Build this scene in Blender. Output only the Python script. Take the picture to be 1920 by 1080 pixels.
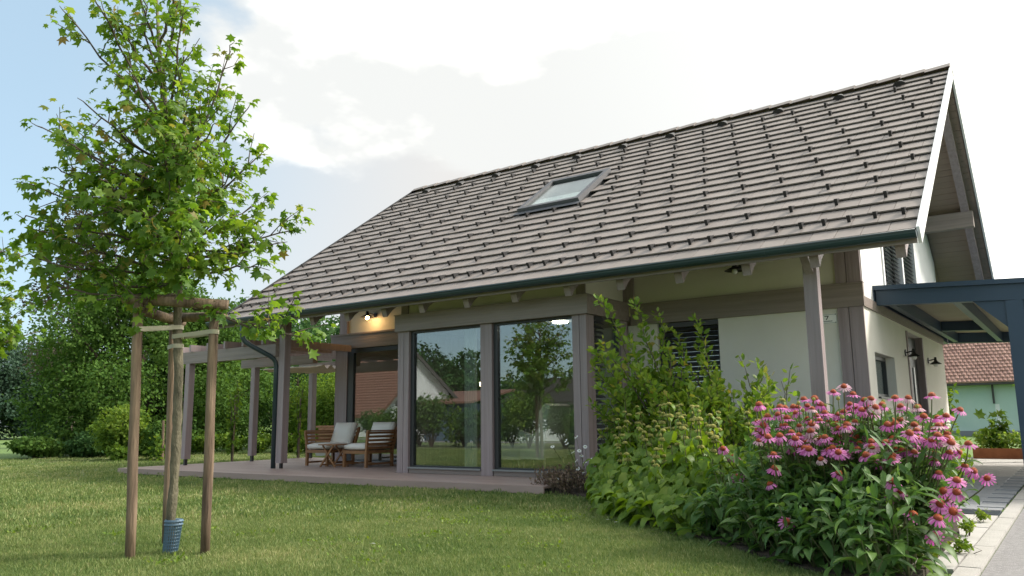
import bpy, math, random
import numpy as np
from mathutils import Vector, Matrix

random.seed(7)
rng = np.random.default_rng(7)
for o in list(bpy.data.objects):
    bpy.data.objects.remove(o)
scene = bpy.context.scene
COL = scene.collection
R = math.radians

# ------------------------------------------------------------------ camera, sky, sun, exposure
CZ = 0.85
PITCH, YAW, ROLL = 0.1648, 0.6122, -0.012
_f = Vector((-math.sin(YAW) * math.cos(PITCH), math.cos(YAW) * math.cos(PITCH), math.sin(PITCH)))
_r = Vector((math.cos(YAW), math.sin(YAW), 0.0))
_u = _r.cross(_f)
_r2 = math.cos(ROLL) * _r + math.sin(ROLL) * _u
_u2 = -math.sin(ROLL) * _r + math.cos(ROLL) * _u
cam_d = bpy.data.cameras.new('camera')
cam = bpy.data.objects.new('camera', cam_d)
COL.objects.link(cam)
M = Matrix((_r2, _u2, -_f)).transposed().to_4x4()
M.translation = (0, 0, CZ)
cam.matrix_world = M
cam_d.sensor_width = 36.0
cam_d.lens = 1500.15 / 1920 * 36
cam_d.clip_end = 3000
cam_d.clip_start = 0.05
scene.camera = cam

SUN_EL, SUN_AZ = R(40), R(48)            # azimuth clockwise from +Y towards +X
world = bpy.data.worlds.new('World')
scene.world = world
world.use_nodes = True


def build_world():
    nt = world.node_tree
    nt.nodes.clear()
    N = nt.nodes.new
    L = nt.links.new
    out = N('ShaderNodeOutputWorld')
    bg = N('ShaderNodeBackground')
    bg.inputs['Strength'].default_value = 0.1
    sky = N('ShaderNodeTexSky')
    sky.sky_type = 'NISHITA'
    sky.sun_disc = False
    sky.sun_elevation = SUN_EL
    sky.sun_rotation = SUN_AZ
    sky.air_density = 1.0
    sky.dust_density = 0.6
    sky.ozone_density = 1.0
    tc = N('ShaderNodeTexCoord')

    def math_(op, a, b=None, clamp=False):
        n = N('ShaderNodeMath')
        n.operation = op
        n.use_clamp = clamp
        for i, v in enumerate((a, b)):
            if v is None:
                continue
            if isinstance(v, (int, float)):
                n.inputs[i].default_value = v
            else:
                L(v, n.inputs[i])
        return n.outputs[0]

    def noise(scale, detail, rough, off):
        mp = N('ShaderNodeMapping')
        mp.inputs['Location'].default_value = off
        mp.inputs['Scale'].default_value = (1, 1, 1.9)
        L(tc.outputs['Generated'], mp.inputs['Vector'])
        n = N('ShaderNodeTexNoise')
        n.inputs['Scale'].default_value = scale
        n.inputs['Detail'].default_value = detail
        n.inputs['Roughness'].default_value = rough
        L(mp.outputs[0], n.inputs['Vector'])
        return n.outputs['Fac']

    def dot(v):
        n = N('ShaderNodeVectorMath')
        n.operation = 'DOT_PRODUCT'
        L(tc.outputs['Generated'], n.inputs[0])
        n.inputs[1].default_value = v
        return n.outputs['Value']

    def ramp(v, a, b):
        n = N('ShaderNodeMapRange')
        n.interpolation_type = 'SMOOTHSTEP'
        L(v, n.inputs['Value'])
        n.inputs['From Min'].default_value = a
        n.inputs['From Max'].default_value = b
        return n.outputs[0]

    def mix(fac, a, b):
        n = N('ShaderNodeMix')
        n.data_type = 'RGBA'
        if isinstance(fac, float):
            n.inputs[0].default_value = fac
        else:
            L(fac, n.inputs[0])
        for i, v in ((6, a), (7, b)):
            if isinstance(v, tuple):
                n.inputs[i].default_value = v + (1,)
            else:
                L(v, n.inputs[i])
        return n.outputs[2]

    # blue of the open sky, paler through thin high haze
    blue = mix(0.80, sky.outputs[0], (1.42, 1.92, 2.24))
    # towards the sun the high cloud veil closes and brightens
    veil = ramp(math_('ADD', dot((0.62, 0.78, -0.22)), math_('MULTIPLY', math_('SUBTRACT', noise(1.3, 3, 0.5, (3, 1, 2)), 0.5), 0.25)), -0.36, 0.20)
    base = mix(math_('MULTIPLY', veil, 0.93), blue, (2.55, 2.46, 2.35))
    glow = ramp(dot((0.60, 0.66, 0.45)), 0.34, 0.80)
    base = mix(glow, base, (7.6, 7.4, 6.9))
    # cumulus: broken white heads with soft grey undersides
    den = math_('ADD', noise(2.1, 8, 0.52, (6.6, 3.3, 2.0)), math_('MULTIPLY', dot((0.40, 0.40, 0.82)), 0.16))
    cov = ramp(den, 0.562, 0.632)
    shade = ramp(noise(2.3, 6, 0.55, (9.4, 0.3, 5.5)), 0.41, 0.57)
    lit = mix(glow, (7.4, 7.1, 6.5), (9.1, 8.9, 8.3))
    ccol = mix(math_('MULTIPLY', shade, 0.85), lit, (1.80, 1.90, 1.95))
    full = mix(math_('MULTIPLY', cov, 0.95), base, ccol)
    L(full, bg.inputs['Color'])
    L(bg.outputs[0], out.inputs['Surface'])


build_world()
sun_d = bpy.data.lights.new('sun', 'SUN')
sun_d.energy = 1.5
sun_d.angle = R(11)
sun_d.color = (1.0, 0.94, 0.85)
sun = bpy.data.objects.new('sun', sun_d)
COL.objects.link(sun)
sdir = Vector((math.sin(SUN_AZ) * math.cos(SUN_EL), math.cos(SUN_AZ) * math.cos(SUN_EL), math.sin(SUN_EL)))
sun.rotation_euler = (-sdir).to_track_quat('-Z', 'Y').to_euler()
sun.location = (8, 8, 30)
scene.view_settings.view_transform = 'Standard'
scene.view_settings.look = 'None'
scene.view_settings.exposure = 1.82
scene.view_settings.gamma = 1.0
scene.view_settings.use_curve_mapping = False
scene.render.engine = 'CYCLES'
scene.cycles.use_denoising = True
scene.cycles.max_bounces = 7
scene.cycles.transparent_max_bounces = 12
scene.cycles.caustics_reflective = False
scene.cycles.caustics_refractive = False

# ------------------------------------------------------------------ materials
MATS = {}


def mat(name, c, rough=0.6, c2=None, scale=6.0, detail=5, bump=0.0, bscale=None, metal=0.0, stretch=None, spec=0.5, coat=0.0, amt=1.0, coord='Object'):
    m = bpy.data.materials.new(name)
    m.use_nodes = True
    nt = m.node_tree
    b = nt.nodes['Principled BSDF']
    b.inputs['Roughness'].default_value = rough
    b.inputs['Metallic'].default_value = metal
    b.inputs['Specular IOR Level'].default_value = spec
    b.inputs['Coat Weight'].default_value = coat
    b.inputs['Base Color'].default_value = tuple(c) + (1,)
    tc = nt.nodes.new('ShaderNodeTexCoord')
    mp = nt.nodes.new('ShaderNodeMapping')
    if coord == 'World':
        nt.links.new(nt.nodes.new('ShaderNodeNewGeometry').outputs['Position'], mp.inputs['Vector'])
    else:
        nt.links.new(tc.outputs[coord], mp.inputs['Vector'])
    if stretch:
        mp.inputs['Scale'].default_value = stretch
    if c2 is not None:
        n = nt.nodes.new('ShaderNodeTexNoise')
        n.inputs['Scale'].default_value = scale
        n.inputs['Detail'].default_value = detail
        n.inputs['Roughness'].default_value = 0.6
        nt.links.new(mp.outputs[0], n.inputs['Vector'])
        r = nt.nodes.new('ShaderNodeValToRGB')
        r.color_ramp.elements[0].position = 0.32
        r.color_ramp.elements[1].position = 0.68
        r.color_ramp.elements[0].color = tuple(c) + (1,)
        r.color_ramp.elements[1].color = tuple(c2) + (1,)
        nt.links.new(n.outputs['Fac'], r.inputs['Fac'])
        nt.links.new(r.outputs['Color'], b.inputs['Base Color'])
    if bump:
        n2 = nt.nodes.new('ShaderNodeTexNoise')
        n2.inputs['Scale'].default_value = bscale or scale * 4
        n2.inputs['Detail'].default_value = 6
        nt.links.new(mp.outputs[0], n2.inputs['Vector'])
        bp = nt.nodes.new('ShaderNodeBump')
        bp.inputs['Strength'].default_value = bump
        bp.inputs['Distance'].default_value = 0.02
        nt.links.new(n2.outputs['Fac'], bp.inputs['Height'])
        nt.links.new(bp.outputs['Normal'], b.inputs['Normal'])
    MATS[name] = m
    return m


def leaf_mat(name, cols, trans=0.35, rough=0.5, world_scale=0.0):
    """foliage: colour from a per-leaf 'tint' value; light also passes through the blade"""
    m = bpy.data.materials.new(name)
    m.use_nodes = True
    nt = m.node_tree
    b = nt.nodes['Principled BSDF']
    out = nt.nodes['Material Output']
    b.inputs['Roughness'].default_value = rough
    b.inputs['Specular IOR Level'].default_value = 0.3 if rough < 0.7 else 0.12
    at = nt.nodes.new('ShaderNodeAttribute')
    at.attribute_name = 'tint'
    r = nt.nodes.new('ShaderNodeValToRGB')
    els = r.color_ramp.elements
    els[0].color = tuple(cols[0]) + (1,)
    els[1].color = tuple(cols[-1]) + (1,)
    for i, c in enumerate(cols[1:-1]):
        e = els.new((i + 1) / (len(cols) - 1))
        e.color = tuple(c) + (1,)
    src = at.outputs['Fac']
    if world_scale:
        g = nt.nodes.new('ShaderNodeNewGeometry')
        n = nt.nodes.new('ShaderNodeTexNoise')
        n.inputs['Scale'].default_value = world_scale
        n.inputs['Detail'].default_value = 7
        n.inputs['Roughness'].default_value = 0.62
        nt.links.new(g.outputs['Position'], n.inputs['Vector'])
        ma = nt.nodes.new('ShaderNodeMath')
        ma.operation = 'MULTIPLY_ADD'
        nt.links.new(n.outputs['Fac'], ma.inputs[0])
        ma.inputs[1].default_value = 1.5
        ma.inputs[2].default_value = -0.75
        m2 = nt.nodes.new('ShaderNodeMath')
        m2.operation = 'ADD'
        nt.links.new(ma.outputs[0], m2.inputs[0])
        nt.links.new(at.outputs['Fac'], m2.inputs[1])
        src = m2.outputs[0]
    nt.links.new(src, r.inputs['Fac'])
    nt.links.new(r.outputs['Color'], b.inputs['Base Color'])
    t = nt.nodes.new('ShaderNodeBsdfTranslucent')
    hs = nt.nodes.new('ShaderNodeHueSaturation')
    hs.inputs['Value'].default_value = 1.5
    hs.inputs['Saturation'].default_value = 1.1
    hs.inputs['Hue'].default_value = 0.485
    nt.links.new(r.outputs['Color'], hs.inputs['Color'])
    nt.links.new(hs.outputs['Color'], t.inputs['Color'])
    mx = nt.nodes.new('ShaderNodeMixShader')
    mx.inputs[0].default_value = trans
    nt.links.new(b.outputs[0], mx.inputs[1])
    nt.links.new(t.outputs[0], mx.inputs[2])
    nt.links.new(mx.outputs[0], out.inputs['Surface'])
    MATS[name] = m
    return m


def glass_mat(name, refl=0.16, tint=(0.86, 0.9, 0.88)):
    m = bpy.data.materials.new(name)
    m.use_nodes = True
    nt = m.node_tree
    nt.nodes.clear()
    out = nt.nodes.new('ShaderNodeOutputMaterial')
    gl = nt.nodes.new('ShaderNodeBsdfGlossy')
    gl.inputs['Roughness'].default_value = 0.0
    gl.inputs['Color'].default_value = (0.9, 0.95, 0.95, 1)
    tr = nt.nodes.new('ShaderNodeBsdfTransparent')
    tr.inputs['Color'].default_value = tuple(tint) + (1,)
    lw = nt.nodes.new('ShaderNodeLayerWeight')
    lw.inputs['Blend'].default_value = 0.5
    pw = nt.nodes.new('ShaderNodeMath')
    pw.operation = 'POWER'
    pw.inputs[1].default_value = 4.0
    nt.links.new(lw.outputs['Facing'], pw.inputs[0])
    ma = nt.nodes.new('ShaderNodeMath')
    ma.operation = 'MULTIPLY_ADD'
    ma.use_clamp = True
    ma.inputs[1].default_value = 1 - refl
    ma.inputs[2].default_value = refl
    nt.links.new(pw.outputs[0], ma.inputs[0])
    mx = nt.nodes.new('ShaderNodeMixShader')
    nt.links.new(ma.outputs[0], mx.inputs[0])
    nt.links.new(tr.outputs[0], mx.inputs[1])
    nt.links.new(gl.outputs[0], mx.inputs[2])
    nt.links.new(mx.outputs[0], out.inputs['Surface'])
    MATS[name] = m
    return m


def emit_mat(name, c, s):
    m = bpy.data.materials.new(name)
    m.use_nodes = True
    b = m.node_tree.nodes['Principled BSDF']
    b.inputs['Base Color'].default_value = tuple(c) + (1,)
    b.inputs['Emission Color'].default_value = tuple(c) + (1,)
    b.inputs['Emission Strength'].default_value = s
    MATS[name] = m
    return m


taupe = mat('taupe_wood', (0.255, 0.20, 0.202), 0.55, (0.345, 0.28, 0.282), 16.0, detail=8, bump=0.35, bscale=40, stretch=(1, 1, 0.035))
taupe_h = mat('taupe_beam', (0.215, 0.172, 0.152), 0.55, (0.30, 0.245, 0.215), 16.0, detail=8, bump=0.35, bscale=40, stretch=(0.035, 1, 1))
deckm = mat('deck_board', (0.31, 0.225, 0.198), 0.5, (0.39, 0.29, 0.258), 2.4, bump=0.1, bscale=40, stretch=(0.3, 2, 2))
tilem = mat('roof_tile', (0.240, 0.200, 0.176), 0.62, (0.270, 0.229, 0.204), 2.6, bump=0.15, bscale=60, coord='World')
def tile_variation(m):
    nt = m.node_tree
    p = nt.nodes['Principled BSDF']
    src = p.inputs['Base Color'].links[0].from_socket
    oi = nt.nodes.new('ShaderNodeObjectInfo')
    at = nt.nodes.new('ShaderNodeAttribute')
    at.attribute_name = 'tint'
    a = nt.nodes.new('ShaderNodeMath')
    a.operation = 'ADD'
    nt.links.new(oi.outputs['Random'], a.inputs[0])
    nt.links.new(at.outputs['Fac'], a.inputs[1])
    f = nt.nodes.new('ShaderNodeMath')
    f.operation = 'FRACT'
    nt.links.new(a.outputs[0], f.inputs[0])
    mr = nt.nodes.new('ShaderNodeMapRange')
    mr.inputs['To Min'].default_value = 0.91
    mr.inputs['To Max'].default_value = 1.08
    nt.links.new(f.outputs[0], mr.inputs['Value'])
    hs = nt.nodes.new('ShaderNodeHueSaturation')
    nt.links.new(src, hs.inputs['Color'])
    nt.links.new(mr.outputs[0], hs.inputs['Value'])
    nt.links.new(hs.outputs[0], p.inputs['Base Color'])


tile_variation(tilem)
tile_d = mat('roof_underlay', (0.03, 0.028, 0.026), 0.8)
guardm = mat('snow_guard', (0.018, 0.017, 0.018), 0.5)
soffit = mat('soffit_board', (0.25, 0.185, 0.135), 0.6, (0.30, 0.225, 0.17), 3, stretch=(0.15, 1, 1))
tealm = mat('gutter_teal', (0.026, 0.048, 0.056), 0.32, (0.032, 0.057, 0.066), 2.0)
whitem = mat('white_board', (0.78, 0.78, 0.77), 0.5)
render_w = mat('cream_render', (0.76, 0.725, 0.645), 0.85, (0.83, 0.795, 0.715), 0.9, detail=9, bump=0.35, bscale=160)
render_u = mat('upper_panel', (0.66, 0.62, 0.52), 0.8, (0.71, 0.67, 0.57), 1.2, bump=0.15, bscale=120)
render_g = mat('gable_render', (0.70, 0.70, 0.68), 0.85, (0.74, 0.74, 0.72), 1.2, bump=0.25, bscale=160)
framem = mat('dark_frame', (0.035, 0.036, 0.038), 0.4)
sillm = mat('alu_sill', (0.33, 0.34, 0.36), 0.3, metal=0.6)
slatm = mat('blind_slat', (0.055, 0.057, 0.062), 0.35, metal=0.0)
slat_dark = mat('dark_slat', (0.05, 0.05, 0.055), 0.4)
bluem = mat('carport_blue', (0.025, 0.051, 0.086), 0.42, (0.030, 0.059, 0.098), 1.5)
panelm = mat('carport_panel', (0.34, 0.31, 0.19), 0.6, (0.38, 0.35, 0.23), 1.5)
lampm = mat('lamp_black', (0.012, 0.012, 0.012), 0.4)
bulbm = emit_mat('bulb_warm', (1.0, 0.62, 0.25), 22)
bulbw = emit_mat('bulb_soft', (1.0, 0.80, 0.50), 6)
ceilm = emit_mat('ceiling_light', (1.0, 0.93, 0.8), 5)
opalm = mat('opal_bulb', (0.75, 0.74, 0.70), 0.25)
teak = mat('teak', (0.235, 0.110, 0.045), 0.5, (0.33, 0.165, 0.07), 5, bump=0.1, stretch=(1, 1, 0.25))
cush = mat('cushion', (0.80, 0.75, 0.68), 0.9, (0.84, 0.79, 0.72), 3, bump=0.2, bscale=150)
stakem = mat('stake_wood', (0.085, 0.055, 0.036), 0.85, (0.30, 0.215, 0.14), 14, bump=0.7, bscale=40, stretch=(1, 1, 0.10))
barkm = mat('young_bark', (0.075, 0.068, 0.042), 0.85, (0.21, 0.185, 0.12), 12, bump=0.9, bscale=45, stretch=(1, 1, 0.45))
twigm = mat('twig_bark', (0.075, 0.058, 0.045), 0.8, (0.12, 0.09, 0.07), 10)
oldbark = mat('old_bark', (0.055, 0.042, 0.030), 0.9, (0.11, 0.088, 0.065), 5, bump=0.8, bscale=14, stretch=(1, 1, 0.3))
tiem = mat('tie_webbing', (0.50, 0.46, 0.35), 0.8)
guard_b = mat('trunk_guard', (0.075, 0.14, 0.20), 0.5, (0.10, 0.175, 0.24), 5)
soilm = mat('bed_soil', (0.040, 0.028, 0.019), 0.95, (0.075, 0.055, 0.038), 14, bump=1.0, bscale=30)
asph = mat('drive_concrete', (0.19, 0.182, 0.182), 0.9, (0.275, 0.265, 0.262), 26, detail=8, bump=0.4, bscale=110)
kerbm = mat('kerb_stone', (0.36, 0.345, 0.32), 0.85, (0.45, 0.43, 0.40), 4, bump=0.3, bscale=80)
paverm = mat('paver_stone', (0.42, 0.40, 0.375), 0.8, (0.50, 0.48, 0.455), 3, bump=0.25, bscale=70)
paver_g = mat('paver_grey', (0.235, 0.245, 0.262), 0.7, (0.30, 0.31, 0.325), 3, bump=0.25, bscale=70)
drainm = mat('drain_steel', (0.06, 0.075, 0.09), 0.5)
corten = mat('corten', (0.26, 0.085, 0.032), 0.8, (0.36, 0.125, 0.05), 6)
barn_w = mat('barn_render', (0.42, 0.55, 0.50), 0.9, (0.52, 0.63, 0.58), 0.7, detail=7, bump=0.2, bscale=20)
barn_t = mat('barn_tile', (0.25, 0.135, 0.108), 0.85, (0.37, 0.215, 0.17), 1.6, detail=6)
barn_b = mat('barn_plinth', (0.20, 0.21, 0.23), 0.9)
brickm = mat('old_brick', (0.28, 0.13, 0.075), 0.9, (0.36, 0.18, 0.11), 8)
floor_in = mat('interior_floor', (0.20, 0.13, 0.07), 0.35, (0.26, 0.175, 0.10), 3, stretch=(0.2, 2, 1))
wall_in = mat('interior_wall', (0.58, 0.55, 0.50), 0.9)
curtain_m = mat('curtain', (0.55, 0.55, 0.51), 0.9)
chair_in = mat('armchair_fabric', (0.72, 0.67, 0.56), 0.9, (0.76, 0.71, 0.60), 5)
legw = mat('pale_wood_leg', (0.50, 0.42, 0.26), 0.5)
shade_m = mat('shade_fabric', (0.55, 0.47, 0.40), 0.9, (0.60, 0.52, 0.45), 3)
houseW = mat('neighbour_render', (0.66, 0.67, 0.70), 0.9, (0.70, 0.71, 0.74), 1)
houseB = mat('neighbour_beige', (0.38, 0.33, 0.25), 0.9, (0.42, 0.37, 0.29), 1)
roofR = mat('neighbour_roof_red', (0.15, 0.072, 0.054), 0.8, (0.25, 0.125, 0.095), 4, stretch=(1.5, 2, 2))
roofD = mat('neighbour_roof_dark', (0.05, 0.045, 0.045), 0.7, (0.08, 0.07, 0.07), 4)
shedB = mat('shed_blue', (0.06, 0.10, 0.15), 0.7, (0.08, 0.13, 0.19), 3, stretch=(6, 6, 0.3))
plate_m = mat('plate_enamel', (0.86, 0.86, 0.80), 0.3)
inkm = mat('plate_ink', (0.02, 0.02, 0.02), 0.6)
steelm = mat('brushed_steel', (0.50, 0.50, 0.50), 0.3, metal=0.9)
pane = glass_mat('window_pane', 0.15)
skypane = glass_mat('roof_pane', 0.06)
petal_m = leaf_mat('coneflower_petal', [(0.48, 0.09, 0.31), (0.58, 0.17, 0.42), (0.69, 0.30, 0.54)], 0.35, 0.6)
cone_m = None
daisy_m = mat('daisy_petal', (0.80, 0.80, 0.77), 0.7)
whorl_m = leaf_mat('sage_whorl', [(0.30, 0.31, 0.09), (0.44, 0.43, 0.14), (0.56, 0.53, 0.20)], 0.25, 0.7)
stem_m = mat('green_stem', (0.075, 0.115, 0.030), 0.6, (0.11, 0.10, 0.04), 8)
lf_maple = leaf_mat('young_tree_leaf', [(0.060, 0.140, 0.020), (0.110, 0.215, 0.030), (0.180, 0.285, 0.042), (0.26, 0.20, 0.05)], 0.5)
lf_cone = leaf_mat('coneflower_leaf', [(0.034, 0.085, 0.022), (0.072, 0.155, 0.034), (0.15, 0.245, 0.055)], 0.32)
lf_sage = leaf_mat('sage_leaf', [(0.085, 0.160, 0.020), (0.145, 0.235, 0.030), (0.23, 0.30, 0.052)], 0.40)
lf_shrub = leaf_mat('shrub_leaf', [(0.085, 0.180, 0.028), (0.145, 0.255, 0.038), (0.24, 0.33, 0.058), (0.34, 0.30, 0.06)], 0.46)
lf_willow = leaf_mat('willow_leaf', [(0.040, 0.092, 0.020), (0.078, 0.155, 0.030), (0.135, 0.22, 0.050)], 0.32, 0.75)
lf_dark = leaf_mat('dark_tree_leaf', [(0.026, 0.066, 0.022), (0.048, 0.108, 0.032), (0.082, 0.150, 0.046)], 0.25, 0.75)
lf_hazed = leaf_mat('hazed_far_leaf', [(0.032, 0.064, 0.042), (0.056, 0.100, 0.062), (0.092, 0.140, 0.080)], 0.2, 0.75)  # bluish, lightened greens: aerial haze put into the leaf colour
lf_bright = leaf_mat('hedge_leaf', [(0.060, 0.120, 0.020), (0.115, 0.195, 0.030), (0.20, 0.27, 0.048)], 0.36, 0.75)
lf_brown = leaf_mat('brown_spruce', [(0.060, 0.055, 0.040), (0.095, 0.082, 0.058), (0.075, 0.085, 0.045)], 0.15, 0.75)
lf_heath = leaf_mat('heather_leaf', [(0.16, 0.115, 0.075), (0.27, 0.185, 0.14), (0.19, 0.17, 0.075)], 0.2)
lf_grass = leaf_mat('grass_blade', [(0.082, 0.146, 0.038), (0.152, 0.214, 0.062), (0.25, 0.292, 0.108), (0.43, 0.395, 0.19)], 0.30, 0.55, world_scale=0.85)


def make_cone_mat():
    m = bpy.data.materials.new('coneflower_cone')
    m.use_nodes = True
    nt = m.node_tree
    b = nt.nodes['Principled BSDF']
    b.inputs['Roughness'].default_value = 0.6
    at = nt.nodes.new('ShaderNodeAttribute')
    at.attribute_name = 'tint'
    r = nt.nodes.new('ShaderNodeValToRGB')
    r.color_ramp.elements[0].color = (0.045, 0.010, 0.008, 1)
    r.color_ramp.elements[1].color = (0.90, 0.26, 0.022, 1)
    e = r.color_ramp.elements.new(0.5)
    e.color = (0.48, 0.075, 0.012, 1)
    nt.links.new(at.outputs['Fac'], r.inputs['Fac'])
    nt.links.new(r.outputs[0], b.inputs['Base Color'])
    return m


cone_m = make_cone_mat()

# ground materials: lawn sheet and field
lawnm = mat('lawn_soil', (0.085, 0.115, 0.030), 0.95, (0.15, 0.17, 0.055), 2.2, detail=8, bump=0.6, bscale=60)
fieldm = mat('meadow', (0.095, 0.165, 0.035), 0.95, (0.13, 0.20, 0.045), 0.15, detail=8)

# ------------------------------------------------------------------ mesh helpers


class MB:
    def __init__(s):
        s.v = []
        s.f = []

    def box(s, x0, x1, y0, y1, z0, z1):
        i = len(s.v)
        s.v += [(x0, y0, z0), (x1, y0, z0), (x1, y1, z0), (x0, y1, z0), (x0, y0, z1), (x1, y0, z1), (x1, y1, z1), (x0, y1, z1)]
        s.f += [tuple(i + k for k in q) for q in ((0, 3, 2, 1), (4, 5, 6, 7), (0, 1, 5, 4), (1, 2, 6, 5), (2, 3, 7, 6), (3, 0, 4, 7))]
        return s

    def prism(s, poly, axis, a, b):
        """polygon extruded along an axis; poly holds the two other coordinates in x,y,z order"""
        i = len(s.v)
        n = len(poly)
        for t in (a, b):
            for p in poly:
                s.v.append((t, p[0], p[1]) if axis == 'x' else (p[0], t, p[1]) if axis == 'y' else (p[0], p[1], t))
        s.f.append(tuple(i + k for k in range(n)))
        s.f.append(tuple(i + n + k for k in reversed(range(n))))
        for k in range(n):
            s.f.append((i + k, i + n + k, i + n + (k + 1) % n, i + (k + 1) % n))
        return s

    def bar(s, p, q, w, h, up=(0, 0, 1)):
        p = Vector(p)
        q = Vector(q)
        d = (q - p).normalized()
        a = d.cross(Vector(up)).normalized()
        b = a.cross(d).normalized()
        i = len(s.v)
        for c in (p, q):
            for sx, sy in ((-1, -1), (1, -1), (1, 1), (-1, 1)):
                s.v.append(tuple(c + a * (sx * w / 2) + b * (sy * h / 2)))
        s.f += [tuple(i + k for k in qd) for qd in ((0, 1, 2, 3), (7, 6, 5, 4), (0, 4, 5, 1), (1, 5, 6, 2), (2, 6, 7, 3), (3, 7, 4, 0))]
        return s

    def tube(s, pts, rad, n=8, cap=True, jit=0.0):
        pts = [Vector(p) for p in pts]
        if not isinstance(rad, (list, tuple)):
            rad = [rad] * len(pts)
        base = len(s.v)
        ref = Vector((0.13, 0.31, 0.94))
        prev = None
        for k, p in enumerate(pts):
            d = (pts[min(k + 1, len(pts) - 1)] - pts[max(k - 1, 0)]).normalized()
            a = d.cross(ref) if prev is None else prev - d * prev.dot(d)
            if a.length < 1e-4:
                a = d.cross(Vector((1, 0, 0)))
            a.normalize()
            prev = a
            b = d.cross(a)
            for j in range(n):
                t = 2 * math.pi * j / n
                rr = rad[k] * (1 + (random.uniform(-jit, jit) if jit else 0))
                s.v.append(tuple(p + (a * math.cos(t) + b * math.sin(t)) * rr))
        for k in range(len(pts) - 1):
            for j in range(n):
                s.f.append((base + k * n + j, base + k * n + (j + 1) % n, base + (k + 1) * n + (j + 1) % n, base + (k + 1) * n + j))
        if cap:
            s.f.append(tuple(base + j for j in reversed(range(n))))
            e = base + (len(pts) - 1) * n
            s.f.append(tuple(e + j for j in range(n)))
        return s

    def lathe(s, prof, c=(0, 0, 0), n=12):
        base = len(s.v)
        for r_, z in prof:
            for j in range(n):
                t = 2 * math.pi * j / n
                s.v.append((c[0] + r_ * math.cos(t), c[1] + r_ * math.sin(t), c[2] + z))
        for k in range(len(prof) - 1):
            for j in range(n):
                s.f.append((base + k * n + j, base + k * n + (j + 1) % n, base + (k + 1) * n + (j + 1) % n, base + (k + 1) * n + j))
        return s

    def quad(s, a, b, c, d):
        i = len(s.v)
        s.v += [tuple(a), tuple(b), tuple(c), tuple(d)]
        s.f.append((i, i + 1, i + 2, i + 3))
        return s

    def mesh(s, name, m, off=(0, 0, 0), smooth=False):
        me = bpy.data.meshes.new(name)
        ox, oy, oz = off
        me.from_pydata([(x - ox, y - oy, z - oz) for x, y, z in s.v], [], s.f)
        if m:
            me.materials.append(m)
        if smooth:
            me.polygons.foreach_set('use_smooth', [True] * len(me.polygons))
        me.update()
        return me


def wloc(o):
    p = Vector((0, 0, 0))
    while o is not None:
        p = p + o.location
        o = o.parent
    return p


def put(name, me, parent=None, loc=(0, 0, 0), **props):
    o = bpy.data.objects.new(name, me)
    COL.objects.link(o)
    o.location = loc
    if parent is not None:
        o.parent = parent
    for k, v in props.items():
        o[k] = v
    return o


def part(name, mb, m, parent=None, smooth=False, **props):
    """a mesh given in world coordinates, linked as a child of parent"""
    off = wloc(parent) if parent is not None else (0, 0, 0)
    return put(name, mb.mesh(name, m, off, smooth), parent, **props)


def thing(name, label, cat, loc=(0, 0, 0), group=None, rz=0.0):
    o = bpy.data.objects.new(name, None)
    COL.objects.link(o)
    o.location = loc
    o.rotation_euler = (0, 0, rz)
    o['label'] = label
    o['category'] = cat
    if group:
        o['group'] = group
    return o


def np_mesh(name, V, F, m, tint=None, smooth=False):
    """fast mesh from arrays; F is (n,3) or (n,4)"""
    me = bpy.data.meshes.new(name)
    V = np.ascontiguousarray(V, dtype=np.float32)
    F = np.ascontiguousarray(F, dtype=np.int32)
    k = F.shape[1]
    me.vertices.add(len(V))
    me.vertices.foreach_set('co', V.ravel())
    me.loops.add(F.size)
    me.loops.foreach_set('vertex_index', F.ravel())
    me.polygons.add(len(F))
    me.polygons.foreach_set('loop_start', np.arange(0, F.size, k, dtype=np.int32))
    me.polygons.foreach_set('loop_total', np.full(len(F), k, dtype=np.int32))
    if smooth:
        me.polygons.foreach_set('use_smooth', np.ones(len(F), dtype=bool))
    if tint is not None:
        a = me.attributes.new('tint', 'FLOAT', 'POINT')
        a.data.foreach_set('value', np.ascontiguousarray(tint, dtype=np.float32))
    me.materials.append(m)
    me.update(calc_edges=True)
    return me


def unit(a):
    return a / np.maximum(np.linalg.norm(a, axis=-1, keepdims=True), 1e-9)


def scatter(tv, tf, pos, direc, nrm, size, tint=None):
    """copies of a small template: x = side, y = along the leaf, z = its normal"""
    tv = np.array(tv, float)
    tf = np.array(tf, int)
    d = unit(np.array(direc, float))
    n = np.array(nrm, float)
    n = unit(n - d * (n * d).sum(-1, keepdims=True))
    s = np.cross(d, n)
    size = np.asarray(size, float).reshape(-1, 1, 1)
    B = np.stack([s, d, n], axis=1)
    V = np.einsum('kc,ncd->nkd', tv, B) * size + np.array(pos)[:, None, :]
    N, K = V.shape[:2]
    F = (tf[None] + (np.arange(N) * K)[:, None, None]).reshape(-1, tf.shape[1])
    T = None if tint is None else np.repeat(np.asarray(tint, float), K)
    return V.reshape(-1, 3), F, T


def cat_mesh(chunks):
    Vs, Fs, Ts = [], [], []
    o = 0
    for V, F, T in chunks:
        Vs.append(V)
        Fs.append(F + o)
        Ts.append(T)
        o += len(V)
    return np.concatenate(Vs), np.concatenate(Fs), np.concatenate(Ts)


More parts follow.
